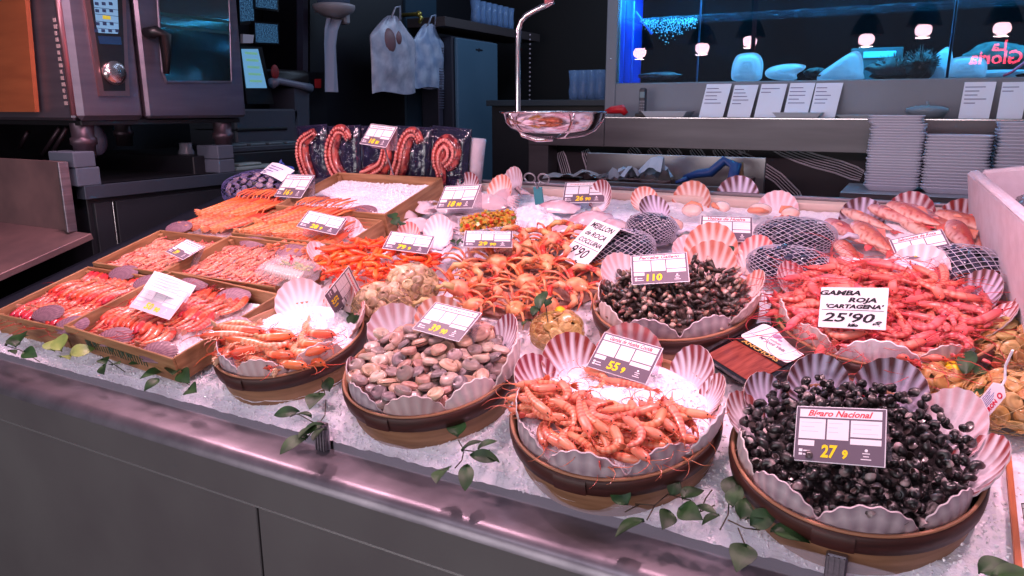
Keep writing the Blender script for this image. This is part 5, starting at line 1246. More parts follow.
crate(*CC, .078, 'wooden crate of small pink shrimp at the left edge of the display'); crate(*CD, .082, 'wooden crate of small pink shrimp in the second column of crates'); crate(*CE, .055, 'low wooden crate under the langoustines at the left rear')
crate(*CF, .085, 'wooden crate of langoustines right of the first langoustine rows'); crate(*CG, .10, 'wooden crate filled only with ice, below the octopus packs', .095)
def icefill(x0, x1, y0, y1, z, label, seed, n=900):
    b = MB(); rg = np.random.RandomState(seed); b.grid(lambda u, v: (x0+(x1-x0)*u, y0+(y1-y0)*v, z+.012*mn.noise(Vector((u*4+seed, v*4, 0)))+rg.uniform(-.0022, .0022)), 90, 60)
    o = b.build('crushed_ice', ICE, None, True); o.matrix_world = DM; tag(o, label, 'ice', kind='stuff')
    if n:
        o = chips(n, lambda r: (r.uniform(x0+.01, x1-.01), r.uniform(y0+.01, y1-.01), z+.004), seed, .002, .0055).build('ice_chips', ICECH); o.matrix_world = DM; tag(o, 'ice chips on the '+label, 'ice', kind='stuff')
e = .009
for (c, z, lab, n) in ((CA, .028, 'ice in the corner crate of red prawns', 0), (CB, .04, 'ice in the red prawn crate under the 50 90 card', 500), (CC, .03, 'ice in the left crate of small shrimp', 0), (CD, .035, 'ice in the second crate of small shrimp', 200), (CE, .02, 'ice under the left rear langoustines', 0), (CF, .05, 'ice in the crate of langoustines', 500), (CG, .065, 'smooth crushed ice in the wooden crate below the octopus packs', 2600)):
    icefill(c[0]+e+.004*(c is CB), c[1]-e-.01*(c is CB), c[2]+e+(.02 if c is CB else 0), c[3]-e-(.02 if c is CB else 0), z, lab, int(z*1000)+n, n)

# red prawns in rows
CRP = prawn_mat('crate_red_prawn', .16); rr_ = [prawn('red_prawn', L, .0105, cv, S(226, 84, 62), S(214, 136, 116), S(180, 24, 30), CRP, seed=80+k, antl=.8) for k, (L, cv) in enumerate(((.125, 1.2), (.12, 1.5), (.13, .95)))]
r = random.Random(12)
def row(protos, xs, y, z, rz, n, x0, x1, label, group, cat='prawn', jit=.08, rx=0, dz=0, s=1):
    for i in range(n):
        t = (i+.5)/n; k = r.randrange(len(protos)); inst(protos[k][0], at(x0+(x1-x0)*t+r.uniform(-.003, .003), y+xs*t+r.uniform(-.006, .006), z+dz*t+r.uniform(0, .005), rz+r.uniform(-jit, jit), rx+r.uniform(-.25, .25), 0, s), label, cat, group)
G = 'red prawns in rows in the corner crate'; LB = 'red prawn lying in a row in the front left corner crate'
row(rr_, 0, .185, .05, -1.1, 13, -2.03, -1.72, LB, G); row(rr_, 0, .115, .058, 1.75, 12, -2.03, -1.72, LB, G); row(rr_, 0, .03, .052, -1.2, 13, -2.03, -1.72, LB, G); row(rr_, 0, -.025, .05, 1.9, 10, -2.03, -1.72, LB, G)
G = 'red prawns in rows under the 50 90 card'; LB = 'dark backed red prawn lying in a row in the crate under the 50 90 card'
row(rr_, -.0, .16, .062, -1.15, 14, -1.60, -1.23, LB, G); row(rr_, -.0, .06, .066, -1.05, 15, -1.62, -1.25, LB, G); row(rr_, -.02, .12, .070, 1.9, 12, -1.62, -1.27, LB, G, rx=.1); row(rr_, -.02, -.02, .062, -1.0, 12, -1.62, -1.3, LB, G); row(rr_, -.02, .02, .07, 2.0, 9, -1.62, -1.4, LB, G)
# small pink shrimps
PSM = prawn_mat('small_pink_shrimp', .2); ps = [prawn('small_shrimp', .062, .0062, cv, S(232, 156, 134), S(214, 110, 96), S(196, 120, 100), PSM, seed=90+k, ant=False, nseg=14, detail=6, legs=(k == 0)) for k, cv in enumerate((.9, 1.8, 1.3))]
for (c, z, lab, gr, sd) in ((CC, .048, 'small pink shrimp laid in rows in the left crate beside the dark ledge', 'small shrimp in the left crate', 1), (CD, .052, 'small pink shrimp laid in rows in the second column crate', 'small shrimp in the second crate', 2)):
    nr = 7; n = 25
    for j in range(nr):
        yy = c[2]+.03+(c[3]-c[2]-.06)*(j+.5)/nr
        for i in range(n):
            xx = c[0]+.022+(c[1]-c[0]-.044)*(i+.5)/n
            if j == 0 and sd == 2 and r.random() < .3: continue
            inst(ps[r.randrange(3)][0], at(xx, yy+r.uniform(-.006, .006), z+r.uniform(0, .008), (-1.3 if j % 2 else 1.8)+r.uniform(-.3, .3), r.uniform(-.4, .4)), lab, 'shrimp', gr)
# langoustines
LGM = prawn_mat('langoustine', .13); la = [prawn('langoustine', .17, .0135, cv, S(232, 100, 52), S(224, 134, 92), S(220, 84, 56), LGM, seed=100+k, claws=True, antl=.7, fan=True) for k, cv in enumerate((.15, .35))]
row(la, .0, .72, .06, -PI/2-.35, 11, -2.03, -1.76, 'orange langoustine in the left rear row, tails pointing to the shoppers', 'langoustines in the left rear rows', 'langoustine', .07, s=1.05); row(la, .0, .82, .075, -PI/2-.3, 10, -2.02, -1.78, 'orange langoustine in the left rear row, tails pointing to the shoppers', 'langoustines in the left rear rows', 'langoustine', .07, s=1.05)
row(la, .0, .69, .078, -PI/2-.4, 11, -1.66, -1.36, 'orange langoustine in the second row, right of the left rear rows', 'langoustines in the second crate', 'langoustine', .07, s=1.05)
row(la, .0, .76, .09, -PI/2-.4, 8, -1.64, -1.40, 'orange langoustine in the second row, right of the left rear rows', 'langoustines in the second crate', 'langoustine', .07)
row(la, 0, .62, .07, -PI/2-.1, 7, -1.44, -1.24, 'orange langoustine under the 28 9 card', 'langoustines under the 28 9 card', 'langoustine', .1)
# plum shells edging the crates
sp_ = [(28, 318, 'first from the left along the front of the corner crate'), (52, 330, 'second along the front of the corner crate'), (105, 337, 'left one along the front of the 50 90 crate'), (148, 352, 'right one along the front of the 50 90 crate'),
       (115, 272, 'at the front left of the left crate of small shrimp'), (140, 282, 'at the front right of the left crate of small shrimp'), (185, 283, 'at the front left of the second shrimp crate'), (225, 296, 'at the front right of the second shrimp crate'),
       (172, 226, 'at the near end of the left rear langoustines'), (248, 240, 'at the front left of the second langoustine crate'), (285, 250, 'at the front right of the second langoustine crate'), (312, 200, 'at the front left of the ice crate'), (357, 210, 'at the front right of the ice crate')]
for px, py, lab in sp_:
    q = bed(px, py, .085); put_shell('plum', q.x, q.y-.005+(.03 if px < 60 else 0), .056, PI/2+.1, .3, .62, lab, face=-1, wide=1.7)

# ================================================================== NET BAGS
def net(name, cx, cy, cz, ax, rz, m, label, nu=16, turns=1.1, rad=.0011, knot=True, kd=1):
    t = empty(name, at(cx, cy, cz, rz)); tag(t, label, 'net bag')
    b = MB()
    def P(u, v): a_ = 2*PI*u; s_ = math.sin(PI*v)**.75; w = 1+.04*mn.noise(Vector((math.cos(a_)*2+cx*9, math.sin(a_)*2, v*4))); return Vector((-math.cos(PI*v)*ax[0]*w, math.cos(a_)*s_*ax[1]*w, math.sin(a_)*s_*ax[2]*w))
    K = 22
    for sg in (-1, 1):
        for i in range(nu):
            b.tube([P(i/nu+sg*turns*(.04+.92*k/K)*.5, .04+.92*k/K) for k in range(K+1)], rad, 3, cap=False)
    b.build('netting', m, t, True)
    if knot:
        b = MB(); e = Vector((kd*ax[0]*.97, 0, 0)); b.tube([e, e+Vector((kd*.018, 0, .004)), e+Vector((kd*.03, .004, .012)), e+Vector((kd*.055, .012, .0))], [.016, .007, .012, .016], 8, flat=.6); b.build('gathered_end', m, t, True)
    return t
def fill(protos, cx, cy, cz, ax, rz, n, label, cat, group, seed, sc=.86, cut=-.5, s0=1):
    rg = random.Random(seed); B = at(cx, cy, cz, rz)
    for i in range(n):
        zz = 1-2*(i+.5)/n
        if zz < cut: continue
        an = i*2.39996+seed; q = Vector((math.cos(an)*math.sqrt(1-zz*zz), math.sin(an)*math.sqrt(1-zz*zz), zz)); p = Vector([q[k]*ax[k]*sc for k in range(3)])
        nrm = Vector([q[k]/ax[k] for k in range(3)]).normalized(); R = nrm.to_track_quat('Z', 'Y').to_matrix().to_4x4() @ Euler((rg.uniform(-.4, .4), rg.uniform(-.4, .4), rg.uniform(0, 6.3))).to_matrix().to_4x4()
        inst(protos[rg.randrange(len(protos))][0], B @ Matrix.Translation(p) @ R @ Matrix.Scale(s0*rg.uniform(.92, 1.08), 4), label, cat, group)
def core(cx, cy, cz, ax, rz, m, nm, lab, k=.8):
    b = MB(); b.grid(lambda u, v: Vector((math.cos(2*PI*u)*math.sin(PI*v)*ax[0], math.sin(2*PI*u)*math.sin(PI*v)*ax[1], -math.cos(PI*v)*ax[2]))*k*(1+.08*mn.noise(Vector((u*9, v*9, cx)))), 28, 16, cu=True)
    o = b.build(nm, m, None, True); o.matrix_world = at(cx, cy, cz, rz); tag(o, lab, 'shellfish', kind='stuff')
# mussels
MM = mat('mussel_shell', vcol=True, rough=.22, rnd=.3, coat=.5)
def mussel(sd):
    o = None
    for sg in (1, -1):
        b = MB()
        def fn(u, v):
            a_ = 2*PI*u; wx = math.cos(a_); x = .03*wx; y = .0145*math.sin(a_)*(1-.45*wx*-1 if False else (.72+.38*wx)); z = sg*.0105*(1-v**2.6)*(.7+.3*wx*v); c = mixc(S(30, 30, 46), S(64, 62, 88), max(0, min(1, .5+.5*math.sin(v*16+sd))))
            return (x*v, y*v, z), c
        b.grid(fn, 16, 6, cu=True, flip=sg < 0)
        if sg > 0: o = b.build('mussel', MM, None, True, link=False)
        else: b.build('lower_valve', MM, o, True, link=False)
    return o, None
mu = [mussel(k) for k in range(3)]
NETW = mat('net_white', S(196, 188, 206), .5); NETB = mat('net_blue', S(96, 92, 150), .5); NETY = mat('net_ochre', S(190, 160, 110), .5)
MCORE = mat('mussel_core', S(22, 22, 30), .4, bump=.4)
for (px, py, h, ax, rz, lab, words, sd) in ((652, 229, .07, (.085, .055, .05), -.1, 'behind the folded handwritten mussel sign', 'rear left', 1), (620, 250, .075, (.105, .075, .06), .35, 'in front, partly under the handwritten mussel sign', 'front left', 2), (795, 236, .06, (.115, .065, .055), .05, 'the rear one of the pair behind the red prawns', 'rear middle', 3),
        (790, 266, .06, (.115, .062, .055), -.08, 'the front one of the pair behind the red prawns', 'front middle', 4), (968, 275, .075, (.115, .085, .07), -.45, 'alone in front of the foam box', 'right', 5)):
    q = bed(px, py, h); net('net_bag', q.x, q.y, h, ax, rz, NETW, 'white netted bag of dark mussels '+lab, 26, 1.1, .0009, kd=1 if sd != 2 else -1)
    fill(mu, q.x, q.y, h, ax, rz, 60, 'dark mussel inside the '+words+' net bag', 'mussel', 'mussels in the '+words+' net bag', sd, .83); core(q.x, q.y, h, ax, rz, MCORE, 'packed_mussels', 'dark packed mussels at the heart of the '+words+' net bag')
# cockles (two bags), brown
CKM = mat('cockle_shell', vcol=True, rough=.45, rnd=.2, rhue=.015, coat=.2)
ck = [clam('cockle', .0185, c1, c2, CKM, .9, .72, seed=30+k) for k, (c1, c2) in enumerate(((S(204, 170, 136), S(140, 104, 78)), (S(220, 190, 158), S(160, 124, 96)), (S(150, 120, 94), S(104, 78, 60))))]
CKC = mat('cockle_core', S(96, 74, 58), .5, bump=.4)
for (px, py, h, ax, rz, words, sd) in ((383, 305, .085, (.085, .075, .058), .3, 'front', 1), (412, 286, .095, (.075, .07, .06), .1, 'rear', 2)):
    q = bed(px, py, h); net('net_bag', q.x, q.y, h, ax, rz, NETY, 'ochre netted bag of round cockles, '+words+' one of the two behind the clam basket', 13, .9, .0008); fill(ck, q.x, q.y, h, ax, rz, 78, 'round brown cockle inside the '+words+' net bag', 'cockle', 'cockles in the '+words+' net bag', sd, .88); core(q.x, q.y, h, ax, rz, CKC, 'packed_cockles', 'packed cockles at the heart of the '+words+' bag')
# yellowish netted clams with lemon
YCM = mat('yellow_clam', vcol=True, rough=.35, rnd=.14, rhue=.015, coat=.4); yc = [clam('netted_clam', .021, c1, c2, YCM, .74, .36, seed=50+k) for k, (c1, c2) in enumerate(((S(206, 156, 92), S(160, 110, 60)), (S(190, 140, 84), S(146, 100, 58)), (S(214, 176, 116), S(170, 126, 76))))]
YCC = mat('yclam_core', S(130, 98, 62), .5, bump=.4); LEM = mat('lemon', S(250, 214, 40), .35, 0, S(240, 190, 20), 30, bump=.3, bscale=200)
for (px, py, h, ax, rz, n, words, sd) in ((557, 331, .055, (.068, .062, .048), .5, 44, 'with a lemon, between the clams and the barnacles', 1), (938, 380, .05, (.07, .05, .04), .2, 40, 'with yellow slice, behind the periwinkle basket', 2), (1012, 345, .06, (.075, .07, .055), .3, 46, 'at the right edge near the foam box', 3), (1012, 402, .055, (.085, .075, .055), .3, 52, 'at the right edge under the red and white tag', 4)):
    q = bed(px, py, h); net('net_bag', q.x, q.y, h, ax, rz, NETY, 'net bag of yellowish clams '+words, 12, .8, .0008, knot=sd != 1); fill(yc, q.x, q.y, h, ax, rz, n, 'yellowish clam in the net bag '+words, 'clam', 'yellowish clams '+words, sd, .86); core(q.x, q.y, h, ax, rz, YCC, 'packed_clams', 'packed clams inside the bag '+words)
def lemon(px, py, h, s_, lab):
    q = bed(px, py, h); b = MB(); b.lathe([(.0001, -.034), (.006, -.031), (.017, -.022), (.024, -.006), (.024, .006), (.017, .022), (.006, .031), (.0001, .035)], 20); o = b.build('lemon', LEM, None, True); o.matrix_world = at(q.x, q.y, h, .6, 1.3, .2, s_); tag(o, lab, 'lemon')
lemon(560, 312, .085, .6, 'small yellow lemon piece on top of the netted clams beside the green leaves'); lemon(952, 368, .08, .6, 'yellow lemon piece on the netted clams behind the periwinkles'); lemon(1018, 300, .09, .8, 'yellow lemon piece at the right edge in front of the mussel net')
# purple net of clams at the far left back
VCM = mat('violet_clam', vcol=True, rough=.4, rnd=.25, coat=.3); vc = [clam('small_clam', .0145, S(130, 112, 140), S(96, 84, 112), VCM, .8, .38, seed=70), clam('small_clam', .0155, S(176, 150, 164), S(112, 96, 120), VCM, .8, .38, seed=71)]
h = .075; q = bed(257, 188, h); ax = (.15, .09, .075); net('net_bag', q.x, q.y, h, ax, .45, NETB, 'blue-violet netted bag of small clams behind the left langoustines', 20, 1, .001); fill(vc, q.x, q.y, h, ax, .45, 110, 'small violet-grey clam inside the blue net bag', 'clam', 'small clams in the blue net bag', 7, .86); core(q.x, q.y, h, ax, .45, MCORE, 'packed_clams', 'packed clams at the heart of the blue net bag')
q = bed(277, 172, .14); b = MB(); b.grid(lambda u, v: ((u-.5)*.17, (v-.5)*.075, .012*math.sin(u*3)), 10, 4); o = b.build('bag_label', PAPER, None, True); o.matrix_world = at(q.x, q.y, .14, -.25, .35, .1); tag(o, 'white paper label tucked on the blue net bag', 'label')
b = MB(); rr = random.Random(4)
for k in range(3): b.box(-.05, .04-.02*k, .012-.014*k, .015-.014*k, .0135, .0142)
b.build('faint_print', mat('violet_ink', S(120, 100, 170), .6), o)
q = bed(286, 172, .1); b = MB(); b.grid(lambda u, v: (.07*(u-.5)+.02*mn.noise(Vector((u*5, v*5, 0))), .03*mn.noise(Vector((u*4, v*6, 3))), .13*v*(1-.7*abs(u-.4))), 12, 10); o = b.build('plastic_wrap', mat('blue_plastic_wrap', S(56, 80, 160), .25, alpha=.9), None, False); o.matrix_world = at(q.x, q.y, .03, .4); tag(o, 'blue plastic wrap sticking up behind the white label', 'wrap')

# ================================================================== OCTOPUS PACKS
def bpt(px, py, h): q = bed(px, py, h); return q
OY = 1.335
b = MB(); bl, br_ = bed(292, 170, .07), bed(478, 180, .05); x0_, x1_b = -2.03, -1.10
t = empty('foam_tray_box', at((x0_+x1_b)/2, OY+.03, 0)); tag(t, 'white foam board standing behind the octopus packs with rounded ends showing', 'foam board')
hw = (x1_b-x0_)/2
b = MB(); b.M = Matrix.Rotation(-.28, 4, 'X'); b.box(-hw, hw, -.012, .012, .0, .19, .006); b.build('board', FOAM, t, True)
b = MB(); b.M = Matrix.Rotation(-.28, 4, 'X'); b.box(-hw-.0, -hw+.03, -.03, .012, 0, .215, .012); b.build('board_end', FOAM, t, True)
b = MB(); b.tube([(hw-.02, -.03, 0), (hw-.0, .03, .20)], [.03, .033], 16); b.build('board_end', FOAM, t, True)
FILM = mat('dark_navy_film', S(24, 22, 44), .12, 0, S(40, 36, 66), 22, bump=.9, bscale=26, coat=1)
CFILM = mat('clear_film', S(20, 18, 40), .08, trans=0, alpha=.14, spec=1, coat=1)
OCT = mat('octopus_flesh', S(200, 84, 76), .25, 0, S(96, 18, 34), 34, coat=.6, bump=.4, bscale=90, nlo=.42, nhi=.6)
SUK = mat('octopus_sucker', S(216, 128, 120), .35, coat=.5)
packs = [(321, 'leftmost octopus pack', 'hook', 1), (352, 'second octopus pack from the left', 'loop', 2), (381, 'third octopus pack, behind the 18 80 card', 'j', 3), (413, 'fourth octopus pack from the left', 'hook2', 4), (446, 'rightmost octopus pack', 'blob', 5)]
for i, (px, lab, kind, sd) in enumerate(packs):
    ptop = bed(px, 150, .12); X_ = -1.94+.177*i+.02
    M = at(X_, OY-.055, .015, 0, -.32+PI/2-PI/2, .08*(i-2)*.5)
    t = empty('octopus_pack', M); tag(t, 'dark shiny vacuum pack, '+lab, 'vacuum pack')
    b = MB(); W2, H2 = .092, .25
    def fn(u, v, off=0):
        x = (u*2-1)*W2*(1-.05*math.sin(v*3)); z = v*H2; e_ = min(1, (1-abs(u*2-1))*4)*min(1, (1-v)*6, v*9+.2)
        return (x, -off*(.018*e_)-.004*mn.noise(Vector((u*9, v*12, sd)))*e_, z)
    b.grid(lambda u, v: fn(u, v, 1), 22, 30); b.grid(lambda u, v: Vector(fn(u, v, -.2))+Vector((0, .004, 0)), 8, 8, flip=True); b.build('film', FILM, t, True)
    b = MB(); b.box(-W2, W2, -.002, .003, H2-.008, H2+.004, .001); b.build('sealed_edge', FILM, t)
    b = MB(); b.grid(lambda u, v: ((u*2-1)*W2*.97, -.020-.034*math.sin(PI*u)**.6*math.sin(PI*min(1, v+.05))**.5-.007*mn.noise(Vector((u*7, v*9, sd*3)))-.003*mn.noise(Vector((u*25, v*25, sd*3))), v*H2), 34, 44); b.build('clear_film', CFILM, t, True)
    C_ = {'hook': [(.045, .22), (.01, .205), (-.03, .18), (-.04, .13), (-.03, .08), (-.01, .03), (.0, .01)], 'loop': [(.05, .19), (.03, .225), (-.01, .225), (-.045, .17), (-.05, .11), (-.03, .06), (.0, .03), (.03, .015)],
          'j': [(.06, .19), (.065, .14), (.05, .09), (.01, .065), (-.03, .05), (-.06, .045)], 'hook2': [(.055, .19), (.03, .225), (-.005, .215), (-.03, .16), (-.04, .1), (-.055, .05), (-.045, .01), (-.01, .005)], 'blob': [(-.01, .02), (-.02, .07), (-.035, .11), (-.03, .16), (.0, .19), (.03, .17), (.03, .13), (.0, .1)]}[kind]
    Q = []
    for j in range(len(C_)-1):
        for f in (0, .25, .5, .75):
            p0, p1, p2, p3 = (Vector((*C_[min(max(j+q, 0), len(C_)-1)], 0)) for q in (-1, 0, 1, 2)); w_ = .5*(2*p1+(p2-p0)*f+(2*p0-5*p1+4*p2-p3)*f*f+(3*p1-p0-3*p2+p3)*f**3); Q.append(Vector((w_.x, -.028, w_.y)))
    Q.append(Vector((C_[-1][0], -.028, C_[-1][1]))); N_ = len(Q); rad = [.014+.024*math.sin(PI*min(1, (k+2)/N_*.75)) for k in range(N_)]
    b = MB(); b.tube(Q, rad, 12, flat=.55, up=(0, 1, 0)); o = b.build('octopus_tentacle', OCT, None, True); o.matrix_world = M; tag(o, 'curled red octopus arm inside the '+lab, 'octopus')
    b = MB()
    for k in range(1, N_-1):
        d = (Q[k+1]-Q[k-1]).normalized(); s_ = Vector((d.z, 0, -d.x))
        for w_ in (-.3, .35): b.ball(Q[k]+s_*rad[k]*w_+Vector((0, -rad[k]*.68, 0)), (rad[k]*.22, rad[k]*.16, rad[k]*.22), 6, 4)
    b.build('suckers', SUK, o, True)

# ================================================================== CUTTLEFISH, SALAD TRAY, ICED FILLETS, SCISSORS
CUT = mat('cuttlefish_white', S(218, 196, 202), .28, 0, S(206, 178, 188), 9, coat=.4, sss=.3, sssr=(1, .6, .6), rnd=.04)
def cuttle(sd):
    b = MB(); rn = random.Random(sd); b.grid(lambda u, v: (.055*math.cos(2*PI*u)*v*(1+.12*math.sin(u*13+sd)), .04*math.sin(2*PI*u)*v*(1+.1*math.cos(u*9+sd)), .028*(1-v**2.2)+.004*mn.noise(Vector((u*6, v*3, sd)))), 30, 9, cu=True)
    b.grid(lambda u, v: (.055*math.cos(2*PI*u)*v*(1+.12*math.sin(u*13+sd)), .04*math.sin(2*PI*u)*v*(1+.1*math.cos(u*9+sd)), -.008*(1-v)), 30, 3, cu=True, flip=True); o = b.build('cuttlefish', CUT, None, True, link=False)
    b = MB()
    for k in range(6): a_ = -.7+.28*k; b.tube([(.05, .012*(k-2.5)*.6, .012), (.07, .018*(k-2.5)*.7, .012), (.085, .024*(k-2.5)*.8, .004)], [.005, .004, .0015], 5)
    b.build('arms', CUT, o, True, link=False); return o, [(-.03, 0, .008, .016), (0, 0, .01, .02), (.03, 0, .008, .016)]
cu = [cuttle(k) for k in range(3)]
for i, (px, py, h, rz, s_, wd) in enumerate(((415, 222, .05, .4, 1.1, 'leftmost'), (425, 206, .07, 2.2, 1.1, 'upper left'), (440, 222, .05, -.8, 1.15, 'front'), (455, 218, .055, 1.4, 1.0, 'right of the front one'), (452, 206, .085, 3.0, 1.1, 'middle'), (490, 200, .075, .3, 1.25, 'right rear, above the salad tray'), (505, 193, .06, 1.0, 1.1, 'rearmost'), (478, 196, .065, 2.6, 1.1, 'rear, beside the 18 90 card'), (468, 210, .06, -.3, 1.0, 'centre right'), (432, 232, .03, 1.9, .9, 'lower front'), (405, 213, .05, 2.9, .9, 'far left'))):
    q = bed(px, py, h); inst(cu[i % 3][0], at(q.x, q.y, h-.015, rz, .15, .1, s_), 'white cuttlefish in the pale heap left of the scissors, '+wd, 'cuttlefish', 'cuttlefish')
mound(-.96, 1.0, .15, .0, .05, 'ice under the white cuttlefish', 16)
for (px, py, kind, dg, tl, s_, wd) in ((497, 200, 'pink', 70, 1.0, 1.1, 'standing at the right rear of the cuttlefish'), (470, 188, 'redrim', 100, 1.0, .8, 'behind the cuttlefish'), (440, 240, 'pale', 90, 1.1, 1.0, 'in front of the cuttlefish, left of the 29 90 card'), (410, 240, 'pink', 95, 1.0, .8, 'behind the 79 9 card'), (598, 204, 'redrim', 60, 1.15, 1.0, 'beside the iced fillets, right of the 26 90 card'), (510, 192, 'cream', 60, 1.1, 1.1, 'left of the scissors')):
    q = bed(px, py, .03); put_shell(kind, q.x, q.y-.03, .01, math.radians(dg), tl, s_, wd)
# clear tray of chopped salad
q = bed(488, 223, .085); t = empty('clear_tray', at(q.x, q.y, .06, .55, .12)); tag(t, 'clear plastic heart-lidded tray of yellow, green and red chopped salad behind the crabs', 'tray')
CLR = mat('clear_plastic', S(235, 230, 240), .1, alpha=.22, spec=1)
b = MB(); b.box(-.1, .1, -.055, .055, 0, .004, .001)
for a in ((-.1, -.097, -.055, .055), (.097, .1, -.055, .055), (-.1, .1, -.055, -.052), (-.1, .1, .052, .055)): b.box(*a, .004, .035)
b.box(-.105, .105, -.06, -.055, .033, .036); b.box(-.105, .105, .055, .06, .033, .036); b.build('tray_shell', CLR, t)
VG = [mat('veg_yellow', S(186, 140, 50), .3, coat=.3), mat('veg_red', S(180, 44, 34), .3, coat=.3), mat('veg_green', S(120, 140, 50), .3, coat=.5), mat('veg_orange', S(190, 96, 40), .3, coat=.3)]
rg = random.Random(9); b = MB()
for k in range(420):
    b.mi = rg.choice((0, 0, 0, 1, 2, 3)); c = Vector((rg.uniform(-.09, .09), rg.uniform(-.045, .045), 0)); c.z = rg.uniform(.02, .035+.02*(1-abs(c.x)/.1)); R3 = Euler((rg.uniform(0, 6),)*3).to_matrix(); s_ = rg.uniform(.003, .006); i = [b.vert(c+R3 @ Vector(p)*s_) for p in ((-1, -1, -1), (1, -1, -1), (1, 1, -1), (-1, 1, -1), (-1, -1, 1), (1, -1, 1), (1, 1, 1), (-1, 1, 1))]
    for f in ((0, 3, 2, 1), (4, 5, 6, 7), (0, 1, 5, 4), (1, 2, 6, 5), (2, 3, 7, 6), (3, 0, 4, 7)): b.face(*[i[g_] for g_ in f])
o = b.build('chopped_salad', VG, None); o.matrix_world = t.matrix_world.copy(); tag(o, 'yellow, green and red chopped salad inside the clear tray', 'salad', kind='stuff')
# clear tray with anchovy fillets / peppers on the crates
q = bed(291, 278, .09); t = empty('clear_tray', at(q.x, q.y, .088, -.15)); tag(t, 'clear plastic tray of pale fillets with green garnish beside the small shrimp', 'tray')
b = MB(); w_, d_ = .105, .06
for (s0, z0_, s1, z1_) in ((.85, 0, 1, .03), (1, .03, 1.05, .031), (.97, .033, .9, .045), (.9, .045, 0.001, .047), (.85, 0, .001, 0)):
    A_ = [b.vert((w_*s0*c_[0], d_*s0*c_[1], z0_)) for c_ in [(math.copysign(abs(math.cos(2*PI*k/24))**.4, math.cos(2*PI*k/24)), math.copysign(abs(math.sin(2*PI*k/24))**.4, math.sin(2*PI*k/24))) for k in range(24)]]
    B_ = [b.vert((w_*s1*c_[0], d_*s1*c_[1], z1_)) for c_ in [(math.copysign(abs(math.cos(2*PI*k/24))**.4, math.cos(2*PI*k/24)), math.copysign(abs(math.sin(2*PI*k/24))**.4, math.sin(2*PI*k/24))) for k in range(24)]]
    for k in range(24): b.face(A_[k], A_[(k+1) % 24], B_[(k+1) % 24], B_[k])
b.build('tray_and_lid', mat('clear_lid', S(225, 222, 235), .1, alpha=.2, spec=1), t)
TM = t.matrix_world.copy(); FIL = mat('pale_fillet', S(214, 190, 176), .3, 0, S(190, 160, 150), 30, coat=.5)
b = MB(); b.tube([(0, -.028, 0), (0, -.01, .004), (0, .012, .003), (0, .03, 0)], [.003, .008, .007, .002], 8, flat=.5); fl = b.build('fillet', FIL, None, True, link=False)
for k in range(13): inst(fl, TM @ T(-.078+.013*k, -.018, .03, .5, .15), 'pale fish fillet in the row inside the clear tray', 'fillet', 'fillets in the clear tray')
b = MB()
for k in range(30): b.ball((rg.uniform(-.075, .08), rg.uniform(.015, .045), .03), (rg.uniform(.006, .012), .005, .004), 6, 4)
o = b.build('green_garnish', mat('olive_garnish', S(170, 150, 40), .4, 0, S(110, 130, 50), 40), None, True); o.matrix_world = TM; tag(o, 'olive-green garnish behind the fillets inside the clear tray', 'garnish', kind='stuff')
b = MB(); b.tube([(-.03, .03, .036), (-.022, .035, .046), (-.01, .02, .036)], [.004, .006, .002], 6); b.tube([(-.022, .035, .044), (-.03, .04, .056)], .002, 5); o = b.build('chili_pepper', mat('chili_red', S(214, 20, 30), .25), None, True); o.matrix_world = TM; tag(o, 'small red pepper inside the clear fillet tray', 'pepper')
# iced pink fillets
for i, (px, py, w2, rz, wd) in enumerate(((590, 214, .08, .3, 'right'), (570, 225, .08, -.1, 'front'), (556, 203, .09, .1, 'left'), (612, 222, .06, .7, 'rightmost, beside the mussel net'))):
    q = bed(px, py, .05); b = MB(); b.grid(lambda u, v: ((u-.5)*w2*2*(1-.25*abs(v-.5)), (v-.5)*.09, .028*math.sin(PI*u)*math.sin(PI*v)**.5+.004*mn.noise(Vector((u*6+i, v*6, 0)))), 20, 12)
    o = b.build('fish_fillet', mat('pink_fillet', S(206, 150, 164), .2, 0, S(236, 206, 214), 14, coat=.8, bump=.3, bscale=40), None, True); o.matrix_world = at(q.x, q.y, .03, rz); tag(o, 'pale pink wrapped fillet on ice by the 26 90 card, '+wd, 'fillet')
for i, (px, py) in enumerate(((545, 222), (530, 212))):
    q = bed(px, py, .04); mound(q.x, q.y, .07, .03, .03, ('nearer', 'farther')[i]+' heap of ice below the scissors', 40+i)
q = bed(539, 199, .05); t = empty('scissors', at(q.x, q.y, .055, 0)); tag(t, 'scissors stuck upright in the ice with grey loop handles', 'scissors')
SCM = mat('grey_handle', S(130, 130, 136), .3, .6)
for s_ in (-1, 1):
    b = MB(); b.tube([Vector((s_*(.028+.022*math.cos(2*PI*k/18)), 0, .075+.018*math.sin(2*PI*k/18)+.006*s_*0)) for k in range(19)], .0034, 6); b.tube([(s_*.012, 0, .062), (0, 0, .035)], .0034, 6); b.build('handle', SCM, t, True)
b = MB(); b.box(-.018, .018, -.004, .004, -.03, .042, .002); b.build('sheath', mat('teal_sheath', S(60, 130, 140), .35), t)
b = MB(); b.tube([(0, -.006, .04), (0, .006, .04)], .005, 10); b.build('pivot', STEEL, t)

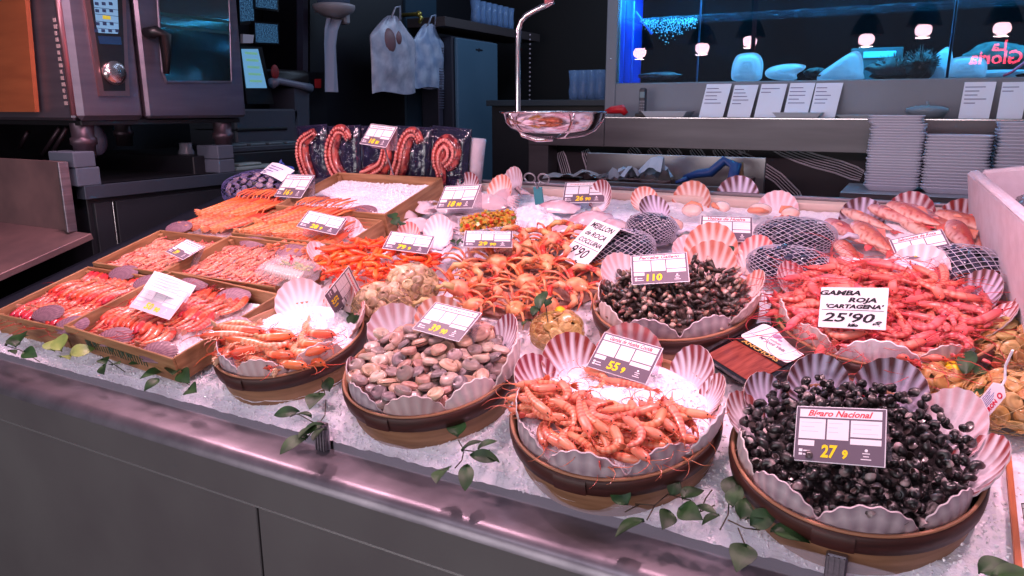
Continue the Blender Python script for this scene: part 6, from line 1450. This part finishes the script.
# ================================================================== SCALLOPS ON THE HALF SHELL
ADD = mat('scallop_meat', S(240, 214, 206), .25, 0, S(244, 190, 176), 12, coat=.6, sss=.2, rnd=.06)
sc_ = [(690, 196, 80, 1.1, 'pink', 1.2, 'back left', 1), (737, 193, 85, 1.15, 'brownrim', 1.25, 'back centre, dark-rimmed', 1), (780, 203, 100, 1.05, 'pale', 1.1, 'back right', 1), (665, 212, 140, .7, 'brownrim', .9, 'far left', 1), (650, 203, 120, .9, 'pink', .8, 'far left rear', 1), (712, 262, 95, 1.0, 'pink', 1.25, 'front, behind the barnacles', 1), (748, 262, 60, .9, 'pink', 1.0, 'front right', 1), (676, 232, 160, .4, 'tan', 1.0, 'left, under the card', 1), (770, 230, 60, .4, 'pink', 1.0, 'right of the card', 1), (698, 254, 120, .6, 'pale', .9, 'just below the card', 1)]
for (px, py, dg, tl, kind, s_, wd, f_) in sc_: q = bed(px, py, .03); put_shell(kind, q.x, q.y-.04, .012-(.06 if py < 205 and 670 < px else 0), math.radians(dg), tl, s_, 'among the open scallops, '+wd, face=f_)
for i, (px, py, s_, wd) in enumerate(((692, 212, 1.0, 'left rear'), (672, 228, 1.1, 'left'), (722, 208, .9, 'rear middle'), (760, 212, 1.1, 'right rear'), (690, 240, 1.1, 'lower left'), (765, 240, 1, 'lower right'), (740, 252, .9, 'front'), (790, 215, .9, 'far right'))):
    q = bed(px, py, .04); o = MB(); o.ball((0, 0, .012), (.034, .028, .018), 16, 8); o = o.build('scallop_meat', ADD, None, True); o.matrix_world = at(q.x, q.y, .035, i, .2, 0, s_); tag(o, 'creamy pink scallop meat, '+wd+' of the open scallops', 'scallop')
    b = MB(); b.tube([(-.03, .02, .012), (-.01, .036, .016), (.02, .03, .012), (.034, .01, .006)], [.004, .010, .009, .002], 8); b.build('coral', mat('scallop_coral', S(226, 140, 110), .3, coat=.5), o, True)
# ================================================================== RED MULLET
FM = mat('red_mullet', vcol=True, rough=.28, rnd=.12, rhue=.01, coat=.3, bump=.35, bscale=170)
def fish(sd):
    b = MB(); L = .2; N_ = 26; R1, P1, W1, Y1 = S(166, 34, 32), S(196, 78, 72), S(226, 176, 166), S(214, 120, 64)
    def fn(u, v):
        a_ = 2*PI*u; t = v; hgt = .030*(math.sin(PI*min(1, (t*.93+.05))**.75)**.8)*(1-.25*t)+.003; wid = hgt*.52; x = (t-.5)*L; y = hgt*math.cos(a_)-.004*math.sin(PI*t); z = wid*math.sin(a_)
        k = math.cos(a_); c = mixc(P1, R1, max(0, k)) if k > -.1 else mixc(P1, W1, min(1, -k*1.3)); st = max(0, 1-abs(k-.1)*6)*.6; c = mixc(c, Y1, st)
        c = mixc(c, R1, max(0, min(.8, 2.2*mn.noise(Vector((x*80, k*4, sd)))))); return (x, y, z), c
    b.grid(lambda u, v: fn(u, v), 18, N_, cu=True); o = b.build('red_mullet', FM, None, True, link=False)
    b = MB(); b.cc = S(220, 90, 84)
    for s_ in (-1, 1): b.tube([(L*.47, 0, 0), (L*.58, s_*.012, 0), (L*.66, s_*.03, 0)], [.006, .012, .002], 8, flat=.15, up=(0, 0, 1))
    b.build('tail_fin', FM, o, True, link=False)
    b = MB(); b.cc = S(226, 120, 100); i = [b.vert(p) for p in ((-.03, .026, .001), (-.01, .044, 0), (.01, .034, 0), (.03, .024, 0), (.03, .021, -.001), (-.03, .023, -.001))]; b.face(*i); b.build('dorsal_fin', FM, o, False, link=False)
    b = MB()
    for s_ in (-1, 1): b.cc = S(240, 200, 180); b.ball((-.076, .008, s_*.009), (.0055, .0055, .003), 10, 6); b.cc = S(16, 12, 16); b.ball((-.076, .008, s_*.0108), (.003, .003, .002), 8, 4)
    b.build('eye', FM, o, True, link=False)
    b = MB(); b.cc = S(232, 140, 124)
    for s_ in (-1, 1): b.tube([(-.05, -.004, s_*.012), (-.035, -.008, s_*.017), (-.018, -.01, s_*.018)], [.003, .008, .003], 6, flat=.3)
    b.build('pectoral_fin', FM, o, True, link=False); return o, None
fi = [fish(k) for k in range(3)]
FL = [(850, 254, -1.15, 'lower left, nearest the mussel nets'), (848, 232, -.9, 'left end'), (872, 236, -1.0, 'second in the left row'), (868, 220, -.75, 'upper left'), (897, 216, -.7, 'upper row, left of centre'), (914, 214, -.8, 'upper row, centre'), (930, 216, -.85, 'upper row, right of centre'), (945, 226, -.95, 'right of the card'), (962, 236, -1.3, 'before the right shell'), (982, 244, -1.5, 'right, nearest the foam box'), (893, 250, -1.0, 'under the card'), (970, 222, -.6, 'upper right end'), (925, 232, -.9, 'behind the card')]
for i, (px, py, rz, wd) in enumerate(FL): h = .045+.012*(i % 3); q = bed(px, py, h); inst(fi[i % 3][0], at(q.x, q.y, h, rz, .25*((i % 3)-1), 0, .98), 'red mullet on the right rear heap, '+wd, 'fish', 'red mullet')
mound(.47, 1.10, .2, -.01, .05, 'ice under the red mullet', 17)
for (px, py, kind, dg, tl, s_, wd) in ((862, 212, 'brownrim', 90, 1.1, 1.1, 'behind the red mullet at the left'), (910, 208, 'tan', 85, 1.1, 1.15, 'behind the red mullet in the middle'), (962, 216, 'redrim', 85, 1.1, 1.15, 'behind the red mullet at the right'), (992, 236, 'pale', 60, .9, .9, 'between the red mullet and the foam box'), (905, 280, 'cream', 90, .5, 1.1, 'between the mullet card and the red prawns'), (830, 272, 'pale', 60, .5, .8, 'left of the red prawn heap rear')):
    q = bed(px, py, .03); put_shell(kind, q.x, q.y-.03, .012-(.06 if py < 220 else 0), math.radians(dg), tl, s_, wd)
# papers at the rear of the red prawns
q = bed(902, 278, .09); b = MB(); b.grid(lambda u, v: ((u-.5)*.2, (v-.5)*.1+.02*math.sin(u*4), .012*math.sin(u*7)*math.cos(v*4)), 16, 8); o = b.build('paper_slip', PAPER, None, True); o.matrix_world = at(q.x-.02, q.y, .1, -.1, .12); tag(o, 'crumpled printed paper slip behind the handwritten red prawn sign', 'paper')
b = MB()
for k in range(6): b.grid(lambda u, v: ((u-.5)*.15, -.035+.013*k+v*.002+.02*math.sin((.5+(u-.5)*.75)*4), .0012+.012*math.sin((.5+(u-.5)*.75)*7)*math.cos((.15+.13*k)*4)), 10, 1)
b.build('fine_print', mat('violet_ink'), o); q = bed(943, 282, .08); b = MB(); b.grid(lambda u, v: ((u-.5)*.12, (v-.5)*.045, .01*math.sin(u*4)), 10, 4); o = b.build('paper_slip', PAPER, None, True); o.matrix_world = at(q.x, q.y, .085, -.2, .1); tag(o, 'narrow white paper slip beneath the mussel net at the right', 'paper')

# ================================================================== ANCHOVY PACK (black tray, printed sleeve)
q = bed(758, 357, .05); qa, qb = bed(728, 374, .05), bed(788, 342, .05); rA = math.atan2(qb.y-qa.y, qb.x-qa.x); AM = at(q.x, q.y, .04, rA, .08, 0, 1.0)
t = empty('anchovy_pack', AM); tag(t, 'black tray of anchovy fillets with white sleeve, lying on the ice behind the periwinkles', 'fish pack')
BT = mat('black_tray', S(22, 20, 26), .2, coat=.5)
def rrect(b, w, d, z, e=.2, n=32): return [b.vert((w*math.copysign(abs(math.cos(2*PI*k/n))**e, math.cos(2*PI*k/n)), d*math.copysign(abs(math.sin(2*PI*k/n))**e, math.sin(2*PI*k/n)), z)) for k in range(n)]
def loftr(name, L_, m, par, e=.3, cap0=True, cap1=True, sm=False):
    b = MB(); R = [rrect(b, w, d, z, e) for w, d, z in L_]
    for A_, B_ in zip(R, R[1:]):
        for k in range(32): b.face(A_[k], A_[(k+1) % 32], B_[(k+1) % 32], B_[k])
    if cap0: b.face(*R[0][::-1])
    if cap1: b.face(*R[-1])
    return b.build(name, m, par, sm)
loftr('tray_base', [(.088, .062, 0), (.098, .072, .022), (.106, .080, .0235), (.106, .080, .026), (.098, .072, .026), (.096, .070, .021)], BT, t)
b = MB(); b.box(-.093, .0, -.066, .066, .0212, .0232, .0008); b.build('fillet_window', mat('anchovy_red', S(150, 70, 56), .2, 0, S(112, 44, 38), 16, coat=.8, stretch=(1, 9, 1)), t)
b = MB(); b.box(-.004, .012, -.068, .068, .0235, .0262, .0008); b.build('dark_label_band', BT, t)
text_mesh('brand_lettering', 'ANCHOAS', .017, mat('gold_print', S(190, 150, 70), .4), t, Matrix.Translation((.004, 0, .0266)) @ Matrix.Rotation(-PI/2, 4, 'Z'), 0, .0004, .1)
loftr('white_label', [(.042, .068, .0258), (.042, .068, .0266)], CARD_W, t, .2).location = (.053, 0, 0)
text_mesh('label_print', 'Mª José Vela', .014, mat('dark_violet_ink', S(90, 60, 90), .5), t, Matrix.Translation((.042, 0, .0270)) @ Matrix.Rotation(-PI/2, 4, 'Z'), .2, .0003, .07)
text_mesh('label_print', 'anchoas', .009, CARD_R, t, Matrix.Translation((.054, .0, .0270)) @ Matrix.Rotation(-PI/2, 4, 'Z'), .2, .0002, .03)
b = MB(); b.disc((.075, -.045, .0269), .009, 18); b.build('round_seal', mat('violet_seal', S(170, 140, 180), .5), t); b = MB(); b.ball((.073, .012, .0267), (.009, .012, .0006), 12, 4); b.ball((.066, -.002, .0267), (.004, .006, .0006), 8, 4); b.build('crest', mat('violet_seal'), t)
AM2 = at(q.x-.03, q.y+.04, .012, rA, .08, 0, .93); t = empty('anchovy_pack', AM2); tag(t, 'second black anchovy tray with pale label, lying half under the first one behind it', 'fish pack')
loftr('tray_base', [(.088, .066, 0), (.098, .076, .016), (.106, .084, .0175), (.106, .084, .020), (.098, .076, .020)], BT, t); loftr('white_label', [(.09, .022, .0202), (.09, .022, .021)], CARD_W, t, .25).location = (.0, .046, 0)
b = MB(); b.disc((-.04, .05, .0214), .011, 18); b.build('round_seal', mat('dark_seal', S(110, 90, 110), .5), t)
# ================================================================== RED AND WHITE NET TAG, WOODEN STAKES
M, w, hh = pose([(996, 378), (1006, 392), (977, 432), (963, 421)], .09, .32)
M, w, hh = pose([(966, 414), (996, 380), (1008, 392), (978, 430)], .09, 2.9); t = empty('bag_tag', M); tag(t, 'white tag with red and blue print on the netted clams at the right edge', 'tag'); hh = w/2.9
b = MB(); b.prism([(-w/2, -hh/2), (w*.40, -hh/2), (w*.5, -hh*.12), (w*.5, hh*.12), (w*.40, hh/2), (-w/2, hh/2)], -.0012, 0); b.build('tag_plate', CARD_W, t)
text_mesh('red_print', 'PADRON', hh*.3, mat('tag_red', S(214, 30, 70), .5), t, Matrix.Translation((-.05*w, -hh*.28, .0003)), 0, .0006, w*.5); b = MB(); b.lathe([(hh*.09, 0), (hh*.17, 0), (hh*.17, .0005), (hh*.09, .0005)], 18); o = b.build('red_emblem', mat('tag_red'), t); o.location = (.32*w, -hh*.25, 0)
b = MB()
for k in range(6): b.box(-w*.38, w*(.28-.05*(k % 3)), hh*(.38-.09*k), hh*(.36-.09*k), 0, .0004)
b.build('blue_print', mat('tag_blue', S(90, 110, 190), .5), t)
b = MB(); b.tube([(w*.48, 0, 0), (w*.6, .006, -.004), (w*.8, .02, -.002), (w*1.2, .02, .01)], .0022, 6); b.build('tag_strap', CARD_W, t)
ST = mat('orange_stake', S(200, 110, 62), .5, 0, S(170, 84, 46), 10, stretch=(9, 1, 1))
a_, c_ = bed(1008, 455, .02), bed(1020, 580, .02)
b = MB(); b.M = DM; b.tube([(a_.x, a_.y, .018), (c_.x, c_.y-.03, .018)], .0065, 4, up=(.7, 0, .7)); tag(b.build('wooden_stick', ST), 'thin orange wooden stick lying on the ice right of the periwinkle basket', 'stick')
a_ = bed(1006, 318, .03); b = MB(); b.M = DM; b.tube([(a_.x, a_.y, .02), (a_.x+.004, a_.y+.06, .05)], .0075, 4, up=(.7, 0, .7)); tag(b.build('wooden_stick', ST), 'short orange wooden stick standing below the right mussel net', 'stick')

# ================================================================== IVY SPRIGS
LF = mat('ivy_leaf', S(46, 80, 40), .5, 0, S(26, 52, 28), 40, rnd=.3); LF2 = mat('pale_leaf', S(150, 165, 90), .45, 0, S(96, 126, 62), 30, rnd=.2); STM = mat('vine_stem', S(70, 56, 44), .6)
def leafm(kind):
    b = MB()
    def fn(u, v):
        w = .017*math.sin(PI*min(1, v*1.02))**.75*(1.25-.7*v) if kind else .011*math.sin(PI*v)**.8
        x = (u*2-1)*w; return (x, .045*v, .006*math.sin(PI*v)+abs(u*2-1)*.005*(1-v)+(.001 if 0 else 0))
    b.grid(fn, 6, 10); b.grid(lambda u, v: Vector(fn(u, v))-Vector((0, 0, .0005)), 6, 10, flip=True)
    return b.mesh('leaf', LF, True)
LM_ = [leafm(0), leafm(1)]
LMP = LM_[1].copy(); LMP.materials[0] = LF2
def sprig(label, stems, leaves, pale=False, name='ivy_sprig', h0=.03):
    """stems: pixel polylines; leaves: (px, py, picture angle, size, kind)"""
    p0 = bed(*stems[0][0], h0); t = empty(name, at(p0.x, p0.y, h0)); tag(t, label, 'leaves'); o0 = Vector((p0.x, p0.y, h0))
    for s_ in stems:
        P = [bed(*q_, h0+.006*(i % 2)) for i, q_ in enumerate(s_)]; b = MB(); b.tube([p-o0 for p in P], .0013, 5); b.build('stem', STM, t, True)
    for i, (px, py, an, sz, kd) in enumerate(leaves):
        h_ = h0+.004+.006*((i*7) % 3)
        p = bed(px, py, h_); e_ = bed(px+8*math.cos(math.radians(an)), py-8*math.sin(math.radians(an)), h_); rz = math.atan2(e_.y-p.y, e_.x-p.x)-PI/2
        o = bpy.data.objects.new('leaf', LMP if pale else LM_[kd]); COL.objects.link(o); o.parent = t; KIDS.setdefault(t, []).append(o)
        o.matrix_local = Matrix.Translation(p-o0) @ Euler((.25*math.sin(i*2.1)+.1, .5*math.sin(i*3.7), rz)).to_matrix().to_4x4() @ Matrix.Scale(sz*.82, 4)
sprig('ivy sprig hanging over the ice in front of the shrimp basket towards the periwinkles', [[(668, 494), (655, 505), (635, 504)], [(668, 494), (690, 500), (700, 512), (715, 505)], [(700, 512), (706, 498), (712, 490)], [(655, 505), (647, 520)], [(640, 504), (625, 512)]],
      [(655, 492, 110, 1.3, 1), (628, 506, 130, 1.4, 1), (645, 522, 200, 1.6, 1), (668, 512, 250, 1.3, 1), (680, 510, -30, 1.5, 1), (682, 500, 30, 1.4, 1), (695, 508, -20, 1.1, 0), (670, 496, 60, 1.0, 1)], h0=.03)
sprig('ivy sprig hanging down at the left foot of the periwinkle basket', [[(730, 490), (728, 515), (720, 530)], [(728, 520), (745, 528), (760, 530)], [(738, 528), (745, 545)]], [(731, 500, 80, 1.6, 1), (733, 508, 60, 1.3, 1), (720, 516, 200, 1.0, 1), (745, 520, -10, 1.5, 1), (750, 526, 20, 1.4, 1), (770, 532, -10, 1.7, 1), (746, 547, 250, 1.7, 1), (740, 520, 80, 1.2, 1)], h0=.035)
sprig('ivy sprig on the ice between the clam basket and the shrimp basket', [[(458, 440), (464, 450), (462, 460), (455, 468)], [(464, 450), (478, 452), (490, 450)]], [(458, 438, 95, 1.6, 1), (462, 452, 10, 1.3, 0), (470, 456, -5, 1.6, 0), (480, 458, -20, 1.3, 0), (449, 470, 250, 1.7, 1), (467, 466, 265, 1.7, 0), (478, 450, 20, 1.2, 0)], h0=.03)
sprig('ivy sprig hanging between the left ice basket and the clam basket over the metal clip', [[(326, 400), (325, 415), (318, 425), (305, 440)], [(318, 425), (300, 415), (286, 412)], [(325, 395), (322, 380)]], [(320, 395, 240, 1.8, 1), (330, 392, 80, 1.3, 1), (312, 418, 170, 1.7, 0), (300, 412, 190, 1.6, 0), (318, 428, 230, 1.7, 0), (325, 425, 200, 1.5, 0), (308, 438, 215, 2.0, 0), (328, 430, 240, 1.7, 0)], h0=.03)
sprig('dark ivy sprig below the corner of the 50 90 crate', [[(140, 358), (165, 372), (190, 385)], [(165, 372), (182, 360)]], [(165, 372, 200, 1.7, 1), (175, 370, 260, 1.8, 1), (182, 372, -60, 1.7, 1), (176, 362, 80, 1.5, 1), (190, 390, -30, 1.6, 1), (160, 380, 210, 1.3, 1), (143, 365, 180, 1.2, 0), (183, 366, 30, 1.4, 1)], h0=.02)
sprig('small ivy sprig lying on the ice below the middle of the 50 90 crate', [[(100, 355), (115, 365), (125, 372)]], [(103, 360, -60, 1.3, 1), (112, 366, -20, 1.2, 1), (104, 366, 260, 1.2, 1)], h0=.02)
sprig('pale yellow-green leaves leaning on the front of the corner crate', [[(62, 352), (60, 345)]], [(55, 352, 100, 2.0, 1), (62, 352, 60, 2.1, 1), (70, 356, 20, 1.8, 1), (60, 358, -20, 1.4, 1)], True, 'leaf_sprig', .03)
sprig('green and dark sprig at the far left end of the ice', [[(4, 345), (20, 350), (40, 362)]], [(6, 346, 20, 1.8, 1), (20, 345, 40, 1.6, 1), (25, 352, -20, 1.6, 1), (8, 352, -30, 1.4, 0), (16, 348, 160, 1.4, 1)], h0=.03)
sprig('green leaves behind the netted clams with lemon', [[(548, 322), (545, 300)]], [(533, 318, 60, 1.5, 0), (540, 312, 55, 2.0, 0), (545, 308, 80, 1.6, 0), (548, 306, 40, 1.4, 0), (532, 322, 230, 1.2, 0)], h0=.10)
sprig('green leaves at the corner of the ice crate', [[(398, 228), (395, 212)]], [(394, 220, 110, 1.5, 1), (397, 226, 80, 1.4, 1), (400, 226, 60, 1.2, 1)], h0=.08)
sprig('small green leaf standing among the open scallops below their card', [[(729, 255), (726, 246)]], [(731, 256, 115, 1.5, 0)], h0=.10)
sprig('green leaves left of the 29 90 card by the crabs', [[(455, 246), (460, 240)]], [(455, 244, 150, .9, 0), (458, 246, 40, 1.0, 0), (462, 244, 100, .9, 0)], h0=.08)
sprig('dark green leaves between the netted clams at the right edge', [[(966, 380), (975, 365)]], [(962, 372, 90, 1.6, 0), (966, 378, 70, 2.0, 0), (972, 376, 40, 1.4, 0), (990, 392, 200, 1.4, 0)], h0=.07)
sprig('green leaf tips at the foot of the periwinkle basket near the right corner', [[(985, 574), (1000, 578)]], [(978, 574, 10, 1.5, 1), (992, 578, -10, 1.5, 1)], h0=.03)
sprig('green leaves under the netted cockles by the sideways card', [[(350, 330), (356, 318)]], [(346, 326, 70, 1.6, 1), (354, 326, 60, 1.6, 1), (352, 318, 110, 1.2, 1), (372, 338, 0, 1.4, 1)], h0=.06)
sprig('green leaf beside the anchovy pack', [[(785, 330), (786, 324)]], [(780, 330, 70, 1.4, 0)], h0=.07)

# ================================================================== PENDANT LAMPS (above the picture, seen only as reflections)
b = MB(); b.lathe([(.028, .16), (.05, .15), (.085, .1), (.125, .0), (.122, .0), (.082, .096), (.048, .14), (.0001, .145)], 28)
ls = b.build('pendant_lamp', mat('dark_lamp_shade', S(40, 34, 38), .6), None, True, link=False)
b = MB(); b.ball((0, 0, -.03), (.058, .058, .05), 20, 12); b.build('diffuser', mat('lamp_diffuser', (1, .8, .85, 1), .4, emit=(1, .56, .66, 1), estr=30), ls, True, link=False)
b = MB(); b.tube([(0, 0, .15), (0, 0, .8)], .004, 6); b.build('cord', BLACK, ls, link=False)
for i, (lx, ly, lz) in enumerate(LAMPS): inst(ls, Matrix.Translation((lx, ly, lz)), ('first', 'second', 'third', 'fourth', 'fifth', 'sixth', 'seventh')[i]+' pink pendant lamp from the left above the fish counter', 'lamp')

# ---- an Empty stands at the base of its thing
bpy.context.view_layer.update()
for o in list(SC.objects):
    if o.type == 'EMPTY' and o.parent is None and o.matrix_world == Matrix() and KIDS.get(o):
        mn_ = Vector((1e9,)*3); mx_ = -mn_
        for c in KIDS[o]:
            for q in c.bound_box:
                p = c.matrix_local @ Vector(q)
                for k in range(3): mn_[k] = min(mn_[k], p[k]); mx_[k] = max(mx_[k], p[k])
        p = Vector(((mn_.x+mx_.x)/2, (mn_.y+mx_.y)/2, mn_.z)); o.location = p
        for c in KIDS[o]: c.matrix_local = Matrix.Translation(-p) @ c.matrix_local
